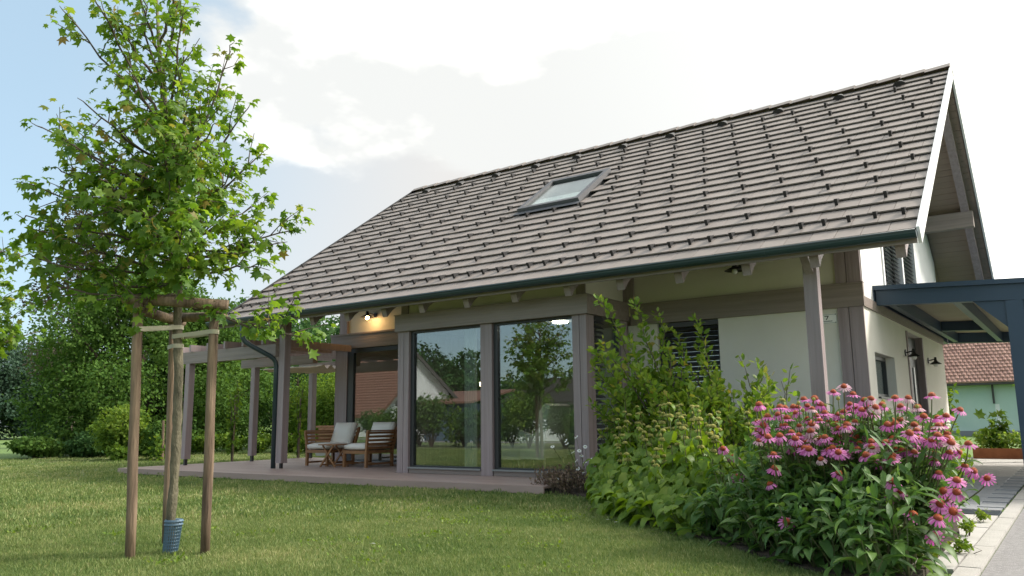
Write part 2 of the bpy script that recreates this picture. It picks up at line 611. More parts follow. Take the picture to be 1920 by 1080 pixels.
# leaf templates (triangles)
STAR_V = [(0, 0.42, 0.07)] + [(math.sin(a) * r_, 0.42 + math.cos(a) * r_, z) for a, r_, z in (
    (math.pi, 0.42, 0.02), (2.45, 0.27, .05), (1.95, 0.50, -.10), (1.45, 0.29, .05), (1.02, 0.56, -.13), (0.5, 0.32, .04), (0.05, 0.62, -.18),
    (-0.5, 0.32, .04), (-1.02, 0.54, -.07), (-1.45, 0.29, .05), (-1.95, 0.46, -.14), (-2.45, 0.27, .05))]
STAR_F = [(0, i, i % 12 + 1) for i in range(1, 13)]
QUADL_V = [(0, 0, 0), (0.34, 0.45, 0.05), (0, 1, -0.05), (-0.34, 0.45, 0.05)]
QUADL_F = [(0, 1, 2), (0, 2, 3)]
OVAL_V = [(0, 0, 0), (0.22, 0.25, .03), (0.25, 0.6, .03), (0, 1, -.08), (-0.25, 0.6, .03), (-0.22, 0.25, .03), (0, 0.45, -0.02)]
OVAL_F = [(6, i, (i + 1) % 6) for i in range(6)]


def blade_leaf(width=0.34, droop=0.55, fold=0.12, n=5, heart=0.0, wav=0.0):
    """a long folded leaf that arches down; y along, z up"""
    v, f = [], []
    y, z, a = 0.0, 0.0, 0.35
    for k in range(n + 1):
        t = k / n
        w = width * (math.sin(math.pi * min(1, t ** (0.75 - heart * 0.25))) ** (0.9 - 0.2 * heart)) if 0 < t < 1 else 0.0
        if k == 0:
            w = width * (0.12 + 0.5 * heart)
        if k == n:
            w = 0.004
        wz = random.uniform(-wav, wav)
        v += [(-w, y, z + fold * w / width + wz), (0, y, z - 0.02), (w, y, z + fold * w / width - wz)]
        st = 1.0 / n
        y += st * math.cos(a)
        z += st * math.sin(a)
        a -= droop * 1.9 / n
    for k in range(n):
        b = 3 * k
        for j in (0, 1):
            f += [(b + j, b + j + 1, b + j + 4), (b + j, b + j + 4, b + j + 3)]
    return v, f


# ------------------------------------------------------------------ the setting: ground, lawn, drive, paving
GZ = -0.12
LAWN = GZ


def sheet(name, poly, z, m, **pr):
    me = bpy.data.meshes.new(name)
    me.from_pydata([(x, y, z) for x, y in poly], [], [tuple(range(len(poly)))])
    me.materials.append(m)
    return put(name, me, None, kind='structure', **pr)


sheet('ground', [(-900, -600), (900, -600), (900, 1200), (-900, 1200)], GZ - 0.012, fieldm)
sheet('lawn', [(-27.2, 11.6), (-26.4, 6.0), (-24, -9.0), (-0.93, -9.0), (-0.93, 5.2), (-1.0, 11.0), (-5.6, 13.0), (-14, 20), (-21.6, 19.4), (-24.5, 17.2)], LAWN, lawnm)
sheet('driveway', [(-0.62, -9), (7, -9), (7, 30), (-0.62, 30)], GZ - 0.004, asph)
sheet('road', [(-60, -11.2), (40, -11.2), (40, -9.2), (-60, -9.2)], GZ - 0.004, asph)
sheet('path_bed', [(-2.33, 7.6), (-0.79, 7.6), (-0.79, 22), (-3.4, 22), (-3.4, 19.6), (-2.33, 19.6)], GZ + 0.002, paver_g)
BED = [(-5.95, 9.45), (-5.5, 9.2), (-5.0, 8.75), (-4.3, 7.85), (-3.6, 7.05), (-2.85, 6.55), (-2.1, 5.9), (-1.55, 5.4), (-1.05, 5.1), (-0.9, 5.2), (-0.92, 7.6), (-1.2, 9.6), (-1.6, 11.7), (-5.8, 11.7), (-5.86, 9.5)]
bed = MB().prism(BED, 'z', GZ - 0.01, GZ + 0.035)
part('planting_bed', bed, soilm, kind='structure')


def inside(poly, x, y):
    c = np.zeros(np.shape(x), bool)
    n = len(poly)
    for i in range(n):
        x0, y0 = poly[i]
        x1, y1 = poly[(i + 1) % n]
        with np.errstate(divide='ignore', invalid='ignore'):
            t = ((y0 > y) != (y1 > y)) & (x < (x1 - x0) * (y - y0) / (y1 - y0) + x0)
        c ^= t
    return c


# kerb stones along the drive
kerb = thing('kerb', 'row of pale kerb stones between flower bed and grey driveway', 'kerb', (-0.69, 5, GZ))
kx = MB().box(-0.062, 0.062, 0, 0.985, -0.05, 0.022).mesh('kerb_stone', kerbm)
for k in range(20):
    put('kerb_stone', kx, kerb, (0, -3.0 + k, 0.001 * random.uniform(-2, 2)))
# pale paving by the bed, drain, grey pavers beyond
pv = thing('paving', 'strip of pale and grey paving stones leading behind the house corner', 'paving', (-1.5, 9, GZ))
for (x0, x1, y0, y1) in ((-1.35, -0.77, 5.9, 7.1), (-1.35, -0.77, 7.11, 8.2), (-1.35, -0.77, 8.21, 9.2)):
    part('paver', MB().box(x0, x1, y0, y1, GZ - 0.03, GZ + 0.012 + random.uniform(0, .004)), paverm, pv)
pm_l = [MB().box(-0.245, 0.245, -0.145, 0.145, -0.03, 0.012).mesh('paver', m_) for m_ in (paver_g, paver_g, paverm)]
for j in range(38):
    y = 9.95 + j * 0.296
    off = 0.0 if j % 2 else 0.246
    for i in range(4):
        x = -1.03 - i * 0.496 - off
        if x < -2.15:
            continue
        pmm = pm_l[2] if y > 15.2 else pm_l[random.randrange(2)]
        put('paver', pmm, pv, (x + 1.5, y - 9, random.uniform(-0.002, 0.002)))
dr = thing('drain_channel', 'dark slotted drain channel crossing the paving beside the kerb', 'drain', (-1.1, 9.5, GZ))
part('channel', MB().box(-1.4, -0.78, 9.24, 9.76, GZ - 0.05, GZ + 0.006), drainm, dr)
for k in range(7):
    part('grate_bar', MB().box(-1.4, -0.785, 9.28 + k * 0.07, 9.315 + k * 0.07, GZ + 0.006, GZ + 0.016), steelm if k == 6 else drainm, dr)

# deck
deck = thing('wooden_deck', 'low taupe wooden deck in front of the big windows', 'deck', (-11, 9.02, 0))
part('deck_frame', MB().box(-16.15, -5.9, 9.06, 14.05, GZ, -0.028), tile_d, deck)
part('fascia', MB().box(-16.2, -5.87, 9.02, 9.045, -0.10, -0.002), deckm, deck)
part('fascia', MB().box(-16.225, -16.2, 9.02, 14.05, -0.10, -0.002), deckm, deck)
for k in range(34):
    y0 = 9.047 + k * 0.147
    x1 = -5.87 if y0 < 10.25 else -9.80
    if y0 > 12.55:
        x1 = -13.86
    part('deck_board', MB().box(-16.2, x1, y0, y0 + 0.142, -0.028, random.uniform(-0.0015, 0.0005)), deckm, deck)

# ------------------------------------------------------------------ the house
house = thing('house', 'modern house with a long grey tiled roof and large glazed bay', 'house', (-8, 11.75, 0))
YE, ZE, XL, XR, YR = 9.754, 2.9195, -14.134, -1.307, 15.63
TAN = 0.6984
RUN = YR - YE
SL = RUN * math.sqrt(1 + TAN * TAN)
CU = Vector((0, 1, TAN)).normalized()
CN = Vector((0, -TAN, 1)).normalized()
ZR = ZE + RUN * TAN


def RP(x, s, n=0.0, back=False):
    p = Vector((x, YE, ZE)) + CU * s + CN * n
    if back:
        p.y = 2 * YR - p.y
    return p


# walls
def wall(x0, x1, y0, y1, z0, z1, m=render_w, name='wall'):
    return part(name, MB().box(x0, x1, y0, y1, z0, z1), m, house)


UND = 0.42   # vertical distance from tile surface to rafter underside


def under(y):
    yy = y if y < YR else 2 * YR - y
    return ZE + (yy - YE) * TAN - 0.20


# main front wall right of the bay, with the window opening x -5.36..-4.41, z 1.0..2.36
XC = -2.33
wall(-5.94, -5.42, 11.75, 12.0, -0.12, 2.36)
wall(-4.41, XC - 0.004, 11.75, 12.0, -0.12, 2.36)
wall(-5.42, -4.41, 11.75, 12.0, -0.12, 0.55)
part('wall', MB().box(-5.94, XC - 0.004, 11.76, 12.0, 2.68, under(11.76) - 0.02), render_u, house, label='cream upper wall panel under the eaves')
part('band', MB().box(-5.86, XC + 0.03, 11.69, 11.752, 2.36, 2.68), taupe_h, house)
part('band_cap', MB().box(-5.86, XC + 0.035, 11.675, 11.76, 2.68, 2.70), taupe_h, house)
# corner boards
for a, b in ((-2.66, -2.515), (-2.505, -2.322)):
    part('corner_board', MB().box(a, b, 11.71, 11.754, -0.12, 2.357), taupe, house)
    part('corner_board', MB().box(a, b, 11.725, 11.764, 2.70, under(11.73) - 0.03), taupe, house)
part('corner_board', MB().box(-6.05, -5.80, 11.70, 11.752, 2.70, under(11.70) - 0.04), taupe, house)
# gable wall on the right, built as butted pieces round its openings
gx0, gx1 = XC - 0.25, XC


def gpiece(y0, y1, z0, z1, m=render_g):
    part('wall', MB().box(gx0, gx1, y0, y1, z0, z1), m, house)


gpiece(11.756, 12.27, -0.12, 2.38, render_w)
gpiece(12.27, 13.75, -0.12, 1.13, render_w)
gpiece(12.27, 13.75, 1.76, 2.38, render_w)
gpiece(13.75, 14.95, -0.12, 2.38, render_w)
gpiece(14.95, 16.65, 2.29, 2.38, render_w)
gpiece(16.65, 19.5, -0.12, 2.38, render_w)
gpiece(11.77, 13.5, 2.38, 2.72)
part('band', MB().box(XC + 0.002, XC + 0.03, 11.76, 19.5, 2.36, 2.50), taupe_h, house)
# upper gable with louvred windows y 13.5-16.7, z 2.72-4.25
part('wall', MB().prism([(11.77, 2.72), (13.5, 2.72), (13.5, under(13.5)), (11.77, under(11.77))], 'x', gx0, gx1), render_g, house)
part('wall', MB().prism([(16.75, 2.38), (19.45, 2.38), (19.45, under(19.45)), (16.75, under(16.75))], 'x', gx0, gx1), render_g, house)
part('wall', MB().prism([(13.5, 4.3), (16.75, 4.3), (16.75, under(16.75)), (YR, under(YR)), (13.5, under(13.5))], 'x', gx0, gx1), render_g, house)
gpiece(13.5, 16.75, 2.38, 2.70)
for (y0, y1) in ((13.5, 15.22), (15.34, 16.75)):
    w_ = part('window', MB().box(XC - 0.20, XC - 0.16, y0, y1, 2.70, 4.30), framem, house)
    part('pane', MB().box(XC - 0.158, XC - 0.15, y0 + .05, y1 - .05, 2.75, 4.25), pane, w_)
    bl = part('blind', MB().box(XC - 0.10, XC - 0.02, y0 + 0.01, y1 - 0.01, 4.20, 4.298), slat_dark, house)
    sm = MB().bar((0, -(y1 - y0) / 2 + .02, 0), (0, (y1 - y0) / 2 - .02, 0), 0.07, 0.006, up=(0.6, 0, 1)).mesh('slat', slat_dark)
    for k in range(20):
        put('slat', sm, bl, Vector((XC - 0.06, (y0 + y1) / 2, 4.16 - k * 0.073)) - wloc(house))
part('mullion', MB().box(XC - 0.12, XC + 0.012, 15.22, 15.34, 2.70, 4.30), whitem, house)
part('trim', MB().box(XC + 0.001, XC + 0.02, 11.766, 11.86, 2.70, under(11.77) - 0.03), whitem, house)
part('trim', MB().box(XC + 0.001, XC + 0.02, 13.40, 13.50, 2.70, under(13.40) - 0.03), whitem, house)
# ground floor window in the gable wall
w_ = part('window', MB().box(XC - 0.20, XC - 0.13, 12.27, 13.75, 1.13, 1.19).box(XC - 0.20, XC - 0.13, 12.27, 13.75, 1.70, 1.76).box(XC - 0.20, XC - 0.13, 12.27, 12.33, 1.19, 1.70).box(XC - 0.20, XC - 0.13, 13.69, 13.75, 1.19, 1.70), framem, house)
part('pane', MB().box(XC - 0.17, XC - 0.16, 12.33, 13.69, 1.19, 1.70), pane, w_)
part('sill', MB().box(XC - 0.125, XC + 0.04, 12.27, 13.75, 1.105, 1.128), framem, w_)
# entrance door set in the gable wall
d_ = part('door', MB().box(XC - 0.16, XC - 0.10, 15.0, 16.6, -0.10, 2.25), framem, house, label='dark entrance door in the side wall')
for y0 in (14.95, 16.55):
    part('frame', MB().box(XC - 0.20, XC + 0.02, y0, y0 + 0.10, -0.11, 2.29), taupe, d_)
part('glazing', MB().box(XC - 0.098, XC - 0.09, 15.25, 15.5, 0.2, 2.1), pane, d_)
part('handle', MB().tube([(XC - 0.04, 15.7, 0.5), (XC - 0.04, 15.7, 1.7)], 0.022, 8), steelm, d_)
# remaining outer walls (left and back)
wall(-13.8, -13.62, 12.75, 18.6, -0.12, 2.9)
wall(-13.8, XC - 0.3, 19.25, 19.5, -0.12, 2.9)
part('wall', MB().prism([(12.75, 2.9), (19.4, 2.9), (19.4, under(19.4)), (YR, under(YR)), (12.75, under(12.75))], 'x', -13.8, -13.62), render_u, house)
# recessed door wall on the deck side: glazed, y = 12.68
part('corner_post', MB().box(-13.80, -13.42, 12.62, 12.74, 0.0, 2.50), taupe, house)
part('upper_post', MB().box(-13.70, -13.46, 12.63, 12.74, 2.84, under(12.63) - 0.03), taupe, house)
part('band', MB().box(-13.92, -9.76, 12.57, 12.72, 2.50, 2.80), taupe_h, house)
part('band_cap', MB().box(-13.94, -9.76, 12.55, 12.73, 2.80, 2.835), taupe_h, house)
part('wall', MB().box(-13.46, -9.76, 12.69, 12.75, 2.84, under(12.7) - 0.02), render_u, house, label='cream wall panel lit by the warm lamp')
sl = part('window', MB().box(-13.42, -13.24, 12.64, 12.72, 0.02, 2.50).box(-13.24, -9.78, 12.64, 12.72, 2.40, 2.50).box(-13.24, -9.78, 12.64, 12.72, 0.0, 0.05), framem, house, label='sliding glass door onto the deck')
part('pane', MB().box(-13.24, -9.80, 12.675, 12.685, 0.05, 2.40), pane, sl)
part('sill', MB().box(-13.40, -9.80, 12.55, 12.638, 0.0, 0.035), sillm, sl)

# glazed bay
YB = 10.374
BX0, BX1 = -9.755, -5.94
part('lintel', MB().box(BX0 - 0.03, BX1 + 0.06, YB - 0.06, YB + 0.16, 2.425, 2.705), taupe_h, house)
part('lintel', MB().box(BX1 - 0.10, BX1 + 0.06, YB + 0.162, 11.69, 2.425, 2.705), taupe_h, house)
part('lintel', MB().box(BX0 - 0.03, BX0 + 0.12, YB + 0.162, 12.56, 2.425, 2.705), taupe_h, house)
part('lintel_cap', MB().box(BX0 - 0.045, BX1 + 0.075, YB - 0.075, YB + 0.17, 2.705, 2.722), taupe_h, house)
part('lintel_cap', MB().box(BX1 - 0.10, BX1 + 0.075, YB + 0.172, 11.69, 2.705, 2.722), taupe_h, house)
for a, b in ((-9.755, -9.625), (-9.615, -9.50), (-7.93, -7.70), (-6.185, -6.065), (-6.055, -5.94)):
    part('column', MB().box(a, b, YB, YB + 0.15, 0.0, 2.423), taupe, house)
part('column', MB().box(BX1 - 0.13, BX1, YB + 0.153, YB + 0.24, 0.0, 2.423), taupe, house)
part('column', MB().box(-6.06, -5.92, 11.45, 11.69, -0.1, 2.423), taupe, house)
part('column', MB().box(-9.755, -9.62, YB + 0.153, 12.56, 0.0, 2.423), taupe, house)
part('base_board', MB().box(-9.49, -7.94, YB + 0.015, YB + 0.14, 0.0, 0.075).box(-7.69, -6.19, YB + 0.015, YB + 0.14, 0.0, 0.075), taupe_h, house)
for (a, b) in ((-9.497, -7.933), (-7.697, -6.188)):
    w_ = part('window', MB().box(a, a + 0.075, YB + 0.05, YB + 0.13, 0.10, 2.42).box(b - 0.02, b, YB + 0.05, YB + 0.13, 0.10, 2.42).box(a + 0.075, b - 0.02, YB + 0.05, YB + 0.13, 2.385, 2.42).box(a + 0.075, b - 0.02, YB + 0.05, YB + 0.13, 0.10, 0.125), framem, house)
    part('pane', MB().box(a + 0.075, b - 0.02, YB + 0.085, YB + 0.093, 0.125, 2.385), pane, w_)
    part('sill', MB().box(a, b, YB - 0.02, YB + 0.048, 0.077, 0.102), sillm, w_)
# bay side: blind, glazing
w_ = part('window', MB().box(-6.03, -5.97, YB + 0.245, YB + 0.29, 0.1, 2.42).box(-6.03, -5.97, 11.40, 11.448, 0.1, 2.42).box(-6.03, -5.97, YB + 0.29, 11.40, 0.1, 0.15), framem, house)
part('pane', MB().box(-6.01, -6.0, YB + 0.29, 11.40, 0.15, 2.42), pane, w_)
bl = part('blind', MB().box(-5.97, -5.94, YB + 0.26, 10.92, 2.36, 2.42), slat_dark, house)
sm = MB().bar((0, -0.14, 0), (0, 0.14, 0), 0.07, 0.005, up=(0.95, 0, 1)).mesh('slat', slatm)
for k in range(28):
    put('slat', sm, bl, Vector((-5.955, 10.77, 2.33 - k * 0.075)) - wloc(house))
# wall above the bay
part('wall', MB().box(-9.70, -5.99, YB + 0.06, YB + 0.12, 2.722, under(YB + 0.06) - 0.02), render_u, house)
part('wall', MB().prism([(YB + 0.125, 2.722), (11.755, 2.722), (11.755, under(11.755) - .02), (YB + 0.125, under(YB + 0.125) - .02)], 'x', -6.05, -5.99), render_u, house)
part('corner_board', MB().box(-6.12, -5.96, YB + 0.035, YB + 0.058, 2.722, under(YB) - 0.02), taupe, house)
part('corner_board', MB().box(-9.72, -9.56, YB + 0.035, YB + 0.058, 2.722, under(YB) - 0.02), taupe, house)
# front window with raised venetian blind
w_ = part('window', MB().box(-5.42, -5.37, 11.90, 11.96, 0.55, 2.36).box(-4.46, -4.41, 11.90, 11.96, 0.55, 2.36).box(-5.37, -4.46, 11.90, 11.96, 0.55, 0.60), framem, house)
part('pane', MB().box(-5.37, -4.46, 11.925, 11.935, 0.60, 2.36), pane, w_)
bl = part('blind', MB().box(-5.40, -4.42, 11.77, 11.87, 2.28, 2.355), slat_dark, house)
sm = MB().bar((-0.48, 0, 0), (0.48, 0, 0), 0.07, 0.005, up=(0, -0.95, 1)).mesh('slat', slatm)
for k in range(17):
    put('slat', sm, bl, Vector((-4.915, 11.82, 2.245 - k * 0.078)) - wloc(house))
for x0 in (-5.408, -4.434):
    part('guide_rail', MB().box(x0, x0 + 0.012, 11.79, 11.85, 0.6, 2.28), framem, bl)
part('pull_cord', MB().tube([(-4.62, 11.78, 2.3), (-4.62, 11.78, 0.9)], 0.005, 5), framem, bl)

# interior
part('interior_floor', MB().box(-13.55, -3.0, 12.76, 17.4, -0.05, 0.012).box(-9.6, -6.1, YB + 0.16, 12.757, -0.05, 0.012), floor_in, house)
part('interior_wall', MB().box(-13.55, -3.0, 17.4, 17.5, 0, 2.6).box(-13.6, -13.55, 12.76, 17.4, 0, 2.6).box(-3.1, -3.0, 12.05, 17.4, 0, 2.6), wall_in, house)
part('interior_wall', MB().box(-6.05, -3.0, 12.03, 12.13, 0, 0.5), wall_in, house)
part('interior_ceiling', MB().box(-13.55, -3.0, 12.76, 17.4, 2.60, 2.66).box(-9.6, -6.1, YB + 0.17, 12.757, 2.475, 2.52), wall_in, house)

# roof body
roof = part('roof', MB(), tile_d, house)
me = bpy.data.meshes.new('roof')
H = wloc(house)


def slab(x0, x1, s0, s1, n0, n1, back=False):
    b = MB()
    for n in (n0, n1):
        for s, x in ((s0, x0), (s0, x1), (s1, x1), (s1, x0)):
            b.v.append(tuple(RP(x, s, n, back)))
    b.f = [(0, 3, 2, 1), (4, 5, 6, 7), (0, 1, 5, 4), (1, 2, 6, 5), (2, 3, 7, 6), (3, 0, 4, 7)]
    return b


roof.data = slab(XL, XR, 0.02, SL - 0.01, -0.085, -0.05).mesh('roof', tile_d, H)
roof.data.materials[0] = tile_d
part('soffit', slab(XL + .01, XR - .01, 0.03, SL - 0.03, -0.115, -0.088), soffit, house)
part('roof_back', slab(XL, XR, 0.0, SL - 0.005, -0.085, 0.0, True), tilem, house)
# soffit boards of the gable overhang (the back slope's underside shows)
sb = MB()
for k in range(46):
    s0 = 0.05 + k * 0.152
    b = slab(XC + 0.01, XR - 0.02, s0, s0 + 0.147, -0.118 + random.uniform(-.002, .002), -0.09, True)
    part('soffit_board', b, soffit, house)
part('soffit', slab(XL + .01, XC + 0.0, 0.05, SL - 0.1, -0.115, -0.09, True), soffit, house)
part('fly_rafter', slab(-1.60, -1.46, 0.35, SL - 0.35, -0.26, -0.12, True), taupe, house)
part('fly_rafter', slab(-1.60, -1.46, 0.35, SL - 0.35, -0.26, -0.12), taupe, house)
for y in (18.28, 15.63):
    part('purlin', MB().box(XC - 0.05, -1.40, y - 0.10, y + 0.10, under(y) - 0.36, under(y) - 0.04), taupe_h, house)
# white verge boards right, dark verge left
part('verge_board', slab(XR, XR + 0.035, -0.02, SL - 0.0, -0.17, 0.035), whitem, house)
part('verge_board', slab(XR, XR + 0.035, -0.02, SL - 0.01, -0.15, 0.03, True), whitem, house)
part('verge_board', slab(XL - 0.03, XL, -0.02, SL, -0.16, 0.035), guardm, house)
part('verge_board', slab(XL - 0.03, XL, -0.02, SL - 0.01, -0.15, 0.03, True), guardm, house)

# rafters with shaped tails
for x in (-13.37, -12.46, -11.54, -10.618, -9.696, -8.84, -7.888, -6.95, -5.996, -5.13, -4.249, -3.325, -2.482, -1.52):
    ya, yb = 9.93, 12.6
    zt = lambda y: ZE + (y - YE) * TAN - 0.145
    prof = [(ya, zt(ya)), (ya, zt(ya) - 0.13), (ya + 0.05, zt(ya) - 0.245), (ya + 0.16, zt(ya + 0.16) - 0.24), (yb, zt(yb) - 0.24), (yb, zt(yb))]
    part('rafter', MB().prism(prof, 'x', x - 0.055, x + 0.055), taupe, house)
part('eave_board', MB().box(XL + 0.02, XR - 0.01, YE + 0.02, YE + 0.05, ZE - 0.15, ZE - 0.08), taupe_h, house)

# tiles: exposure 0.32, width 0.295, every course shifted by half
EXPO, TW, TL = 0.3215, 0.2954, 0.40
NR = 22


def tile_geo(w):
    b = MB()
    w2 = w / 2 - 0.003
    for (s, n0, n1) in ((0, -0.002, 0.016), (TL, -0.044, -0.026)):
        for x in (-w2, w2):
            b.v.append((x, CU.y * s + CN.y * n0, CU.z * s + CN.z * n0))
            b.v.append((x, CU.y * s + CN.y * n1, CU.z * s + CN.z * n1))
    b.f = [(0, 2, 3, 1), (1, 3, 7, 5), (4, 5, 7, 6), (0, 1, 5, 4), (2, 6, 7, 3), (0, 4, 6, 2)]
    return b


SKY = (-8.60, -7.22, 12.50, 13.80)   # roof window: x0,x1,y0,y1
tile_full = tile_geo(TW).mesh('tile', tilem)
spots = []
for k in range(NR):
    s = k * EXPO
    off = (k % 2) * TW / 2
    x = XR - off
    if off:
        spots.append((XR - TW / 4, s, TW / 2))
    while x - TW > XL - 0.01:
        spots.append((x - TW / 2, s, TW))
        x -= TW
    if x - XL > 0.03:
        spots.append(((x + XL) / 2, s, x - XL))


def in_sky(x, s):
    p = RP(x, s + EXPO * 0.5)
    return SKY[0] - 0.05 < x < SKY[1] + 0.05 and SKY[2] - 0.02 < p.y < SKY[3] + 0.02


spots = [t for t in spots if not in_sky(t[0], t[1])]
camv = Vector((0, 0, CZ))
full = [t for t in spots if abs(t[2] - TW) < 1e-4]
full.sort(key=lambda t: (RP(t[0], t[1]) - camv).length)
for x, s, w in full[:296]:
    p = RP(x, s, random.uniform(0, 0.004))
    put('tile', tile_full, roof, p - H)
rest = MB()
for x, s, w in full[296:] + [t for t in spots if abs(t[2] - TW) >= 1e-4]:
    g = tile_geo(w)
    p = RP(x, s, random.uniform(0, 0.004)) - H
    i = len(rest.v)
    rest.v += [(a + p.x, b + p.y, c + p.z) for a, b, c in g.v]
    rest.f += [tuple(i + q for q in f) for f in g.f]
rt_ = rest.mesh('roof_tiles', tilem)
ta_ = rt_.attributes.new('tint', 'FLOAT', 'POINT')
ta_.data.foreach_set('value', np.repeat(rng.random(len(rest.v) // 8), 8).astype(np.float32))
o = put('roof_tiles', rt_, roof)
o['kind'] = 'stuff'
# snow guards
gb = MB()
for dx in (-0.018, 0.010):
    gb.prism([(-0.005, 0.0), (0.16, 0.02), (-0.005, 0.085)], 'x', dx, dx + 0.006)
gb.box(-0.020, 0.020, -0.012, -0.006, -0.01, 0.085)
g2 = MB()
for x, y, z in gb.v:
    p = CU * y + CN * z
    g2.v.append((x, p.y, p.z))
g2.f = gb.f
gmesh = g2.mesh('snow_guard', guardm)
gx = XR - 0.18
ng = 0
for k in range(1, NR - 2):
    if k == 1:
        xs = [gx - i * TW for i in range(43)]
    elif k % 2 == 1:
        off = ((k // 2) % 3) * 0.2 + 0.05
        xs = [gx - off - i * 2 * TW for i in range(22)]
    else:
        continue
    for x in xs:
        if x < XL + 0.1 or in_sky(x, k * EXPO):
            continue
        put('snow_guard', gmesh, roof, RP(x + random.uniform(-.01, .01), k * EXPO + 0.165, 0.008) - H)
        ng += 1
# vent tiles
vm = MB()
for i in range(7):
    t = math.pi * i / 6
    for s, rr in ((0.0, 0.11), (0.22, 0.05)):
        p = CU * s + CN * (math.sin(t) * rr * 0.75)
        vm.v.append((math.cos(t) * rr, p.y, p.z))
vm.f = [(2 * i, 2 * i + 2, 2 * i + 3, 2 * i + 1) for i in range(6)] + [(0, 2, 4, 6, 8, 10, 12)]
vmesh = vm.mesh('vent_tile', guardm, smooth=False)
for x in (-2.084, -3.12, -4.25, -5.377, -6.523, -7.643, -8.815, -9.945, -11.098, -12.235, -13.35):
    put('vent_tile', vmesh, roof, RP(x, 6.60, 0.022) - H)
# ridge tiles
rm = MB()
for x0, dz in ((0.0, 0.0), (0.41, 0.022)):
    for y_, z_ in ((-0.17, -0.085), (-0.10, -0.03), (-0.045, 0.015), (0, 0.032), (0.045, 0.015), (0.10, -0.03), (0.17, -0.085)):
        rm.v.append((x0, y_, z_ + 0.03 + dz))
rm.f = [(i, i + 7, i + 8, i + 1) for i in range(6)] + [tuple(range(7)), tuple(reversed(range(7, 14)))]
rmesh = rm.mesh('ridge_tile', tilem)
n_r = 32
for k in range(n_r):
    put('ridge_tile', rmesh, roof, Vector((XL + k * (XR - XL) / n_r, YR, ZR)) - H)
# roof window
skl = part('roof_window', slab(SKY[0], SKY[1], (SKY[2] - YE) * math.sqrt(1 + TAN * TAN), (SKY[3] - YE) * math.sqrt(1 + TAN * TAN), -0.04, 0.005), framem, house)
s0, s1 = (SKY[2] - YE) * 1.2197, (SKY[3] - YE) * 1.2197
fm = MB()
for args in ((SKY[0], SKY[0] + .09, s0, s1), (SKY[1] - .09, SKY[1], s0, s1), (SKY[0] + .09, SKY[1] - .09, s0, s0 + .09), (SKY[0] + .09, SKY[1] - .09, s1 - .12, s1)):
    q = slab(*args, 0.006, 0.10)
    i = len(fm.v)
    fm.v += q.v
    fm.f += [tuple(i + a for a in f) for f in q.f]
part('frame', fm, mat('window_zinc', (0.10, 0.10, 0.108), 0.65), skl)
part('pane', slab(SKY[0] + .09, SKY[1] - .09, s0 + .09, s1 - .12, 0.045, 0.055), skypane, skl)
part('blind', slab(SKY[0] + .10, SKY[1] - .10, s0 + .10, s0 + 0.62, 0.015, 0.02), whitem, skl)
part('flashing', slab(SKY[0] - .04, SKY[1] + .04, s0 - 0.14, s0 - 0.005, 0.028, 0.034), MATS['window_zinc'], skl)

# gutter and downspout
gm = MB()
ny = 9
gy, gz, gr = YE - 0.055, ZE - 0.035, 0.078
prof = [(gy + gr * math.cos(math.pi + math.pi * i / (ny - 1)), gz + gr * math.sin(math.pi + math.pi * i / (ny - 1))) for i in range(ny)]
prof_in = [(gy + (gr - .008) * math.cos(math.pi + math.pi * i / (ny - 1)), gz + 0.002 + (gr - .008) * math.sin(math.pi + math.pi * i / (ny - 1))) for i in range(ny)]
gm.prism(prof + prof_in[::-1], 'x', XL - 0.22, XR + 0.0)
gutter = part('gutter', gm, tealm, house)
part('gutter_bead', MB().tube([(XL - 0.22, gy - gr, gz + 0.004), (XR, gy - gr, gz + 0.004)], 0.012, 8), tealm, gutter, smooth=True)
part('gutter_end', MB().prism([(gy - gr, gz), ] + prof[1:-1] + [(gy + gr, gz)], 'x', XR + 0.0005, XR + 0.006), tealm, gutter)
for x in (-3.0, -6.0, -9.0, -12.0):
    part('gutter_joint', MB().prism([(gy + (gr + .004) * math.cos(math.pi + math.pi * i / 8), gz + (gr + .004) * math.sin(math.pi + math.pi * i / 8)) for i in range(9)] + [(gy + gr * .99, gz + .002), (gy - gr * .99, gz + .002)], 'x', x - .02, x + .02), tealm, gutter)
part('downspout', MB().tube([(-13.26, 9.70, 2.82), (-13.27, 9.70, 2.62), (-13.27, 9.715, 2.52), (-13.24, 9.76, 2.44), (-13.17, 9.86, 2.36), (-13.02, 10.16, 2.185), (-12.985, 10.24, 2.13), (-12.965, 10.285, 2.06), (-12.96, 10.30, 1.97), (-12.96, 10.31, 0.0)], 0.047, 12), tealm, house, smooth=True)
part('pipe_clip', MB().tube([(-12.96, 10.31, 1.86), (-12.96, 10.31, 1.90)], 0.056, 12), tealm, house)
# porch posts on steel feet
for x, ys in ((-12.81, 10.38), (-2.65, 10.42)):
    p_ = part('porch_post', MB().box(x - 0.085, x + 0.085, ys - 0.075, ys + 0.075, 0.10 if x < -5 else -0.05, 2.76), taupe, house)
    part('post_foot', MB().box(x - 0.025, x + 0.025, ys - 0.025, ys + 0.025, -0.11, 0.10), framem, p_)
    part('brace', MB().prism([(ys - 0.35, 2.86), (ys - 0.05, 2.62), (ys + 0.10, 2.62), (ys + 0.10, 3.02)], 'x', x - 0.05, x + 0.05), taupe, p_)

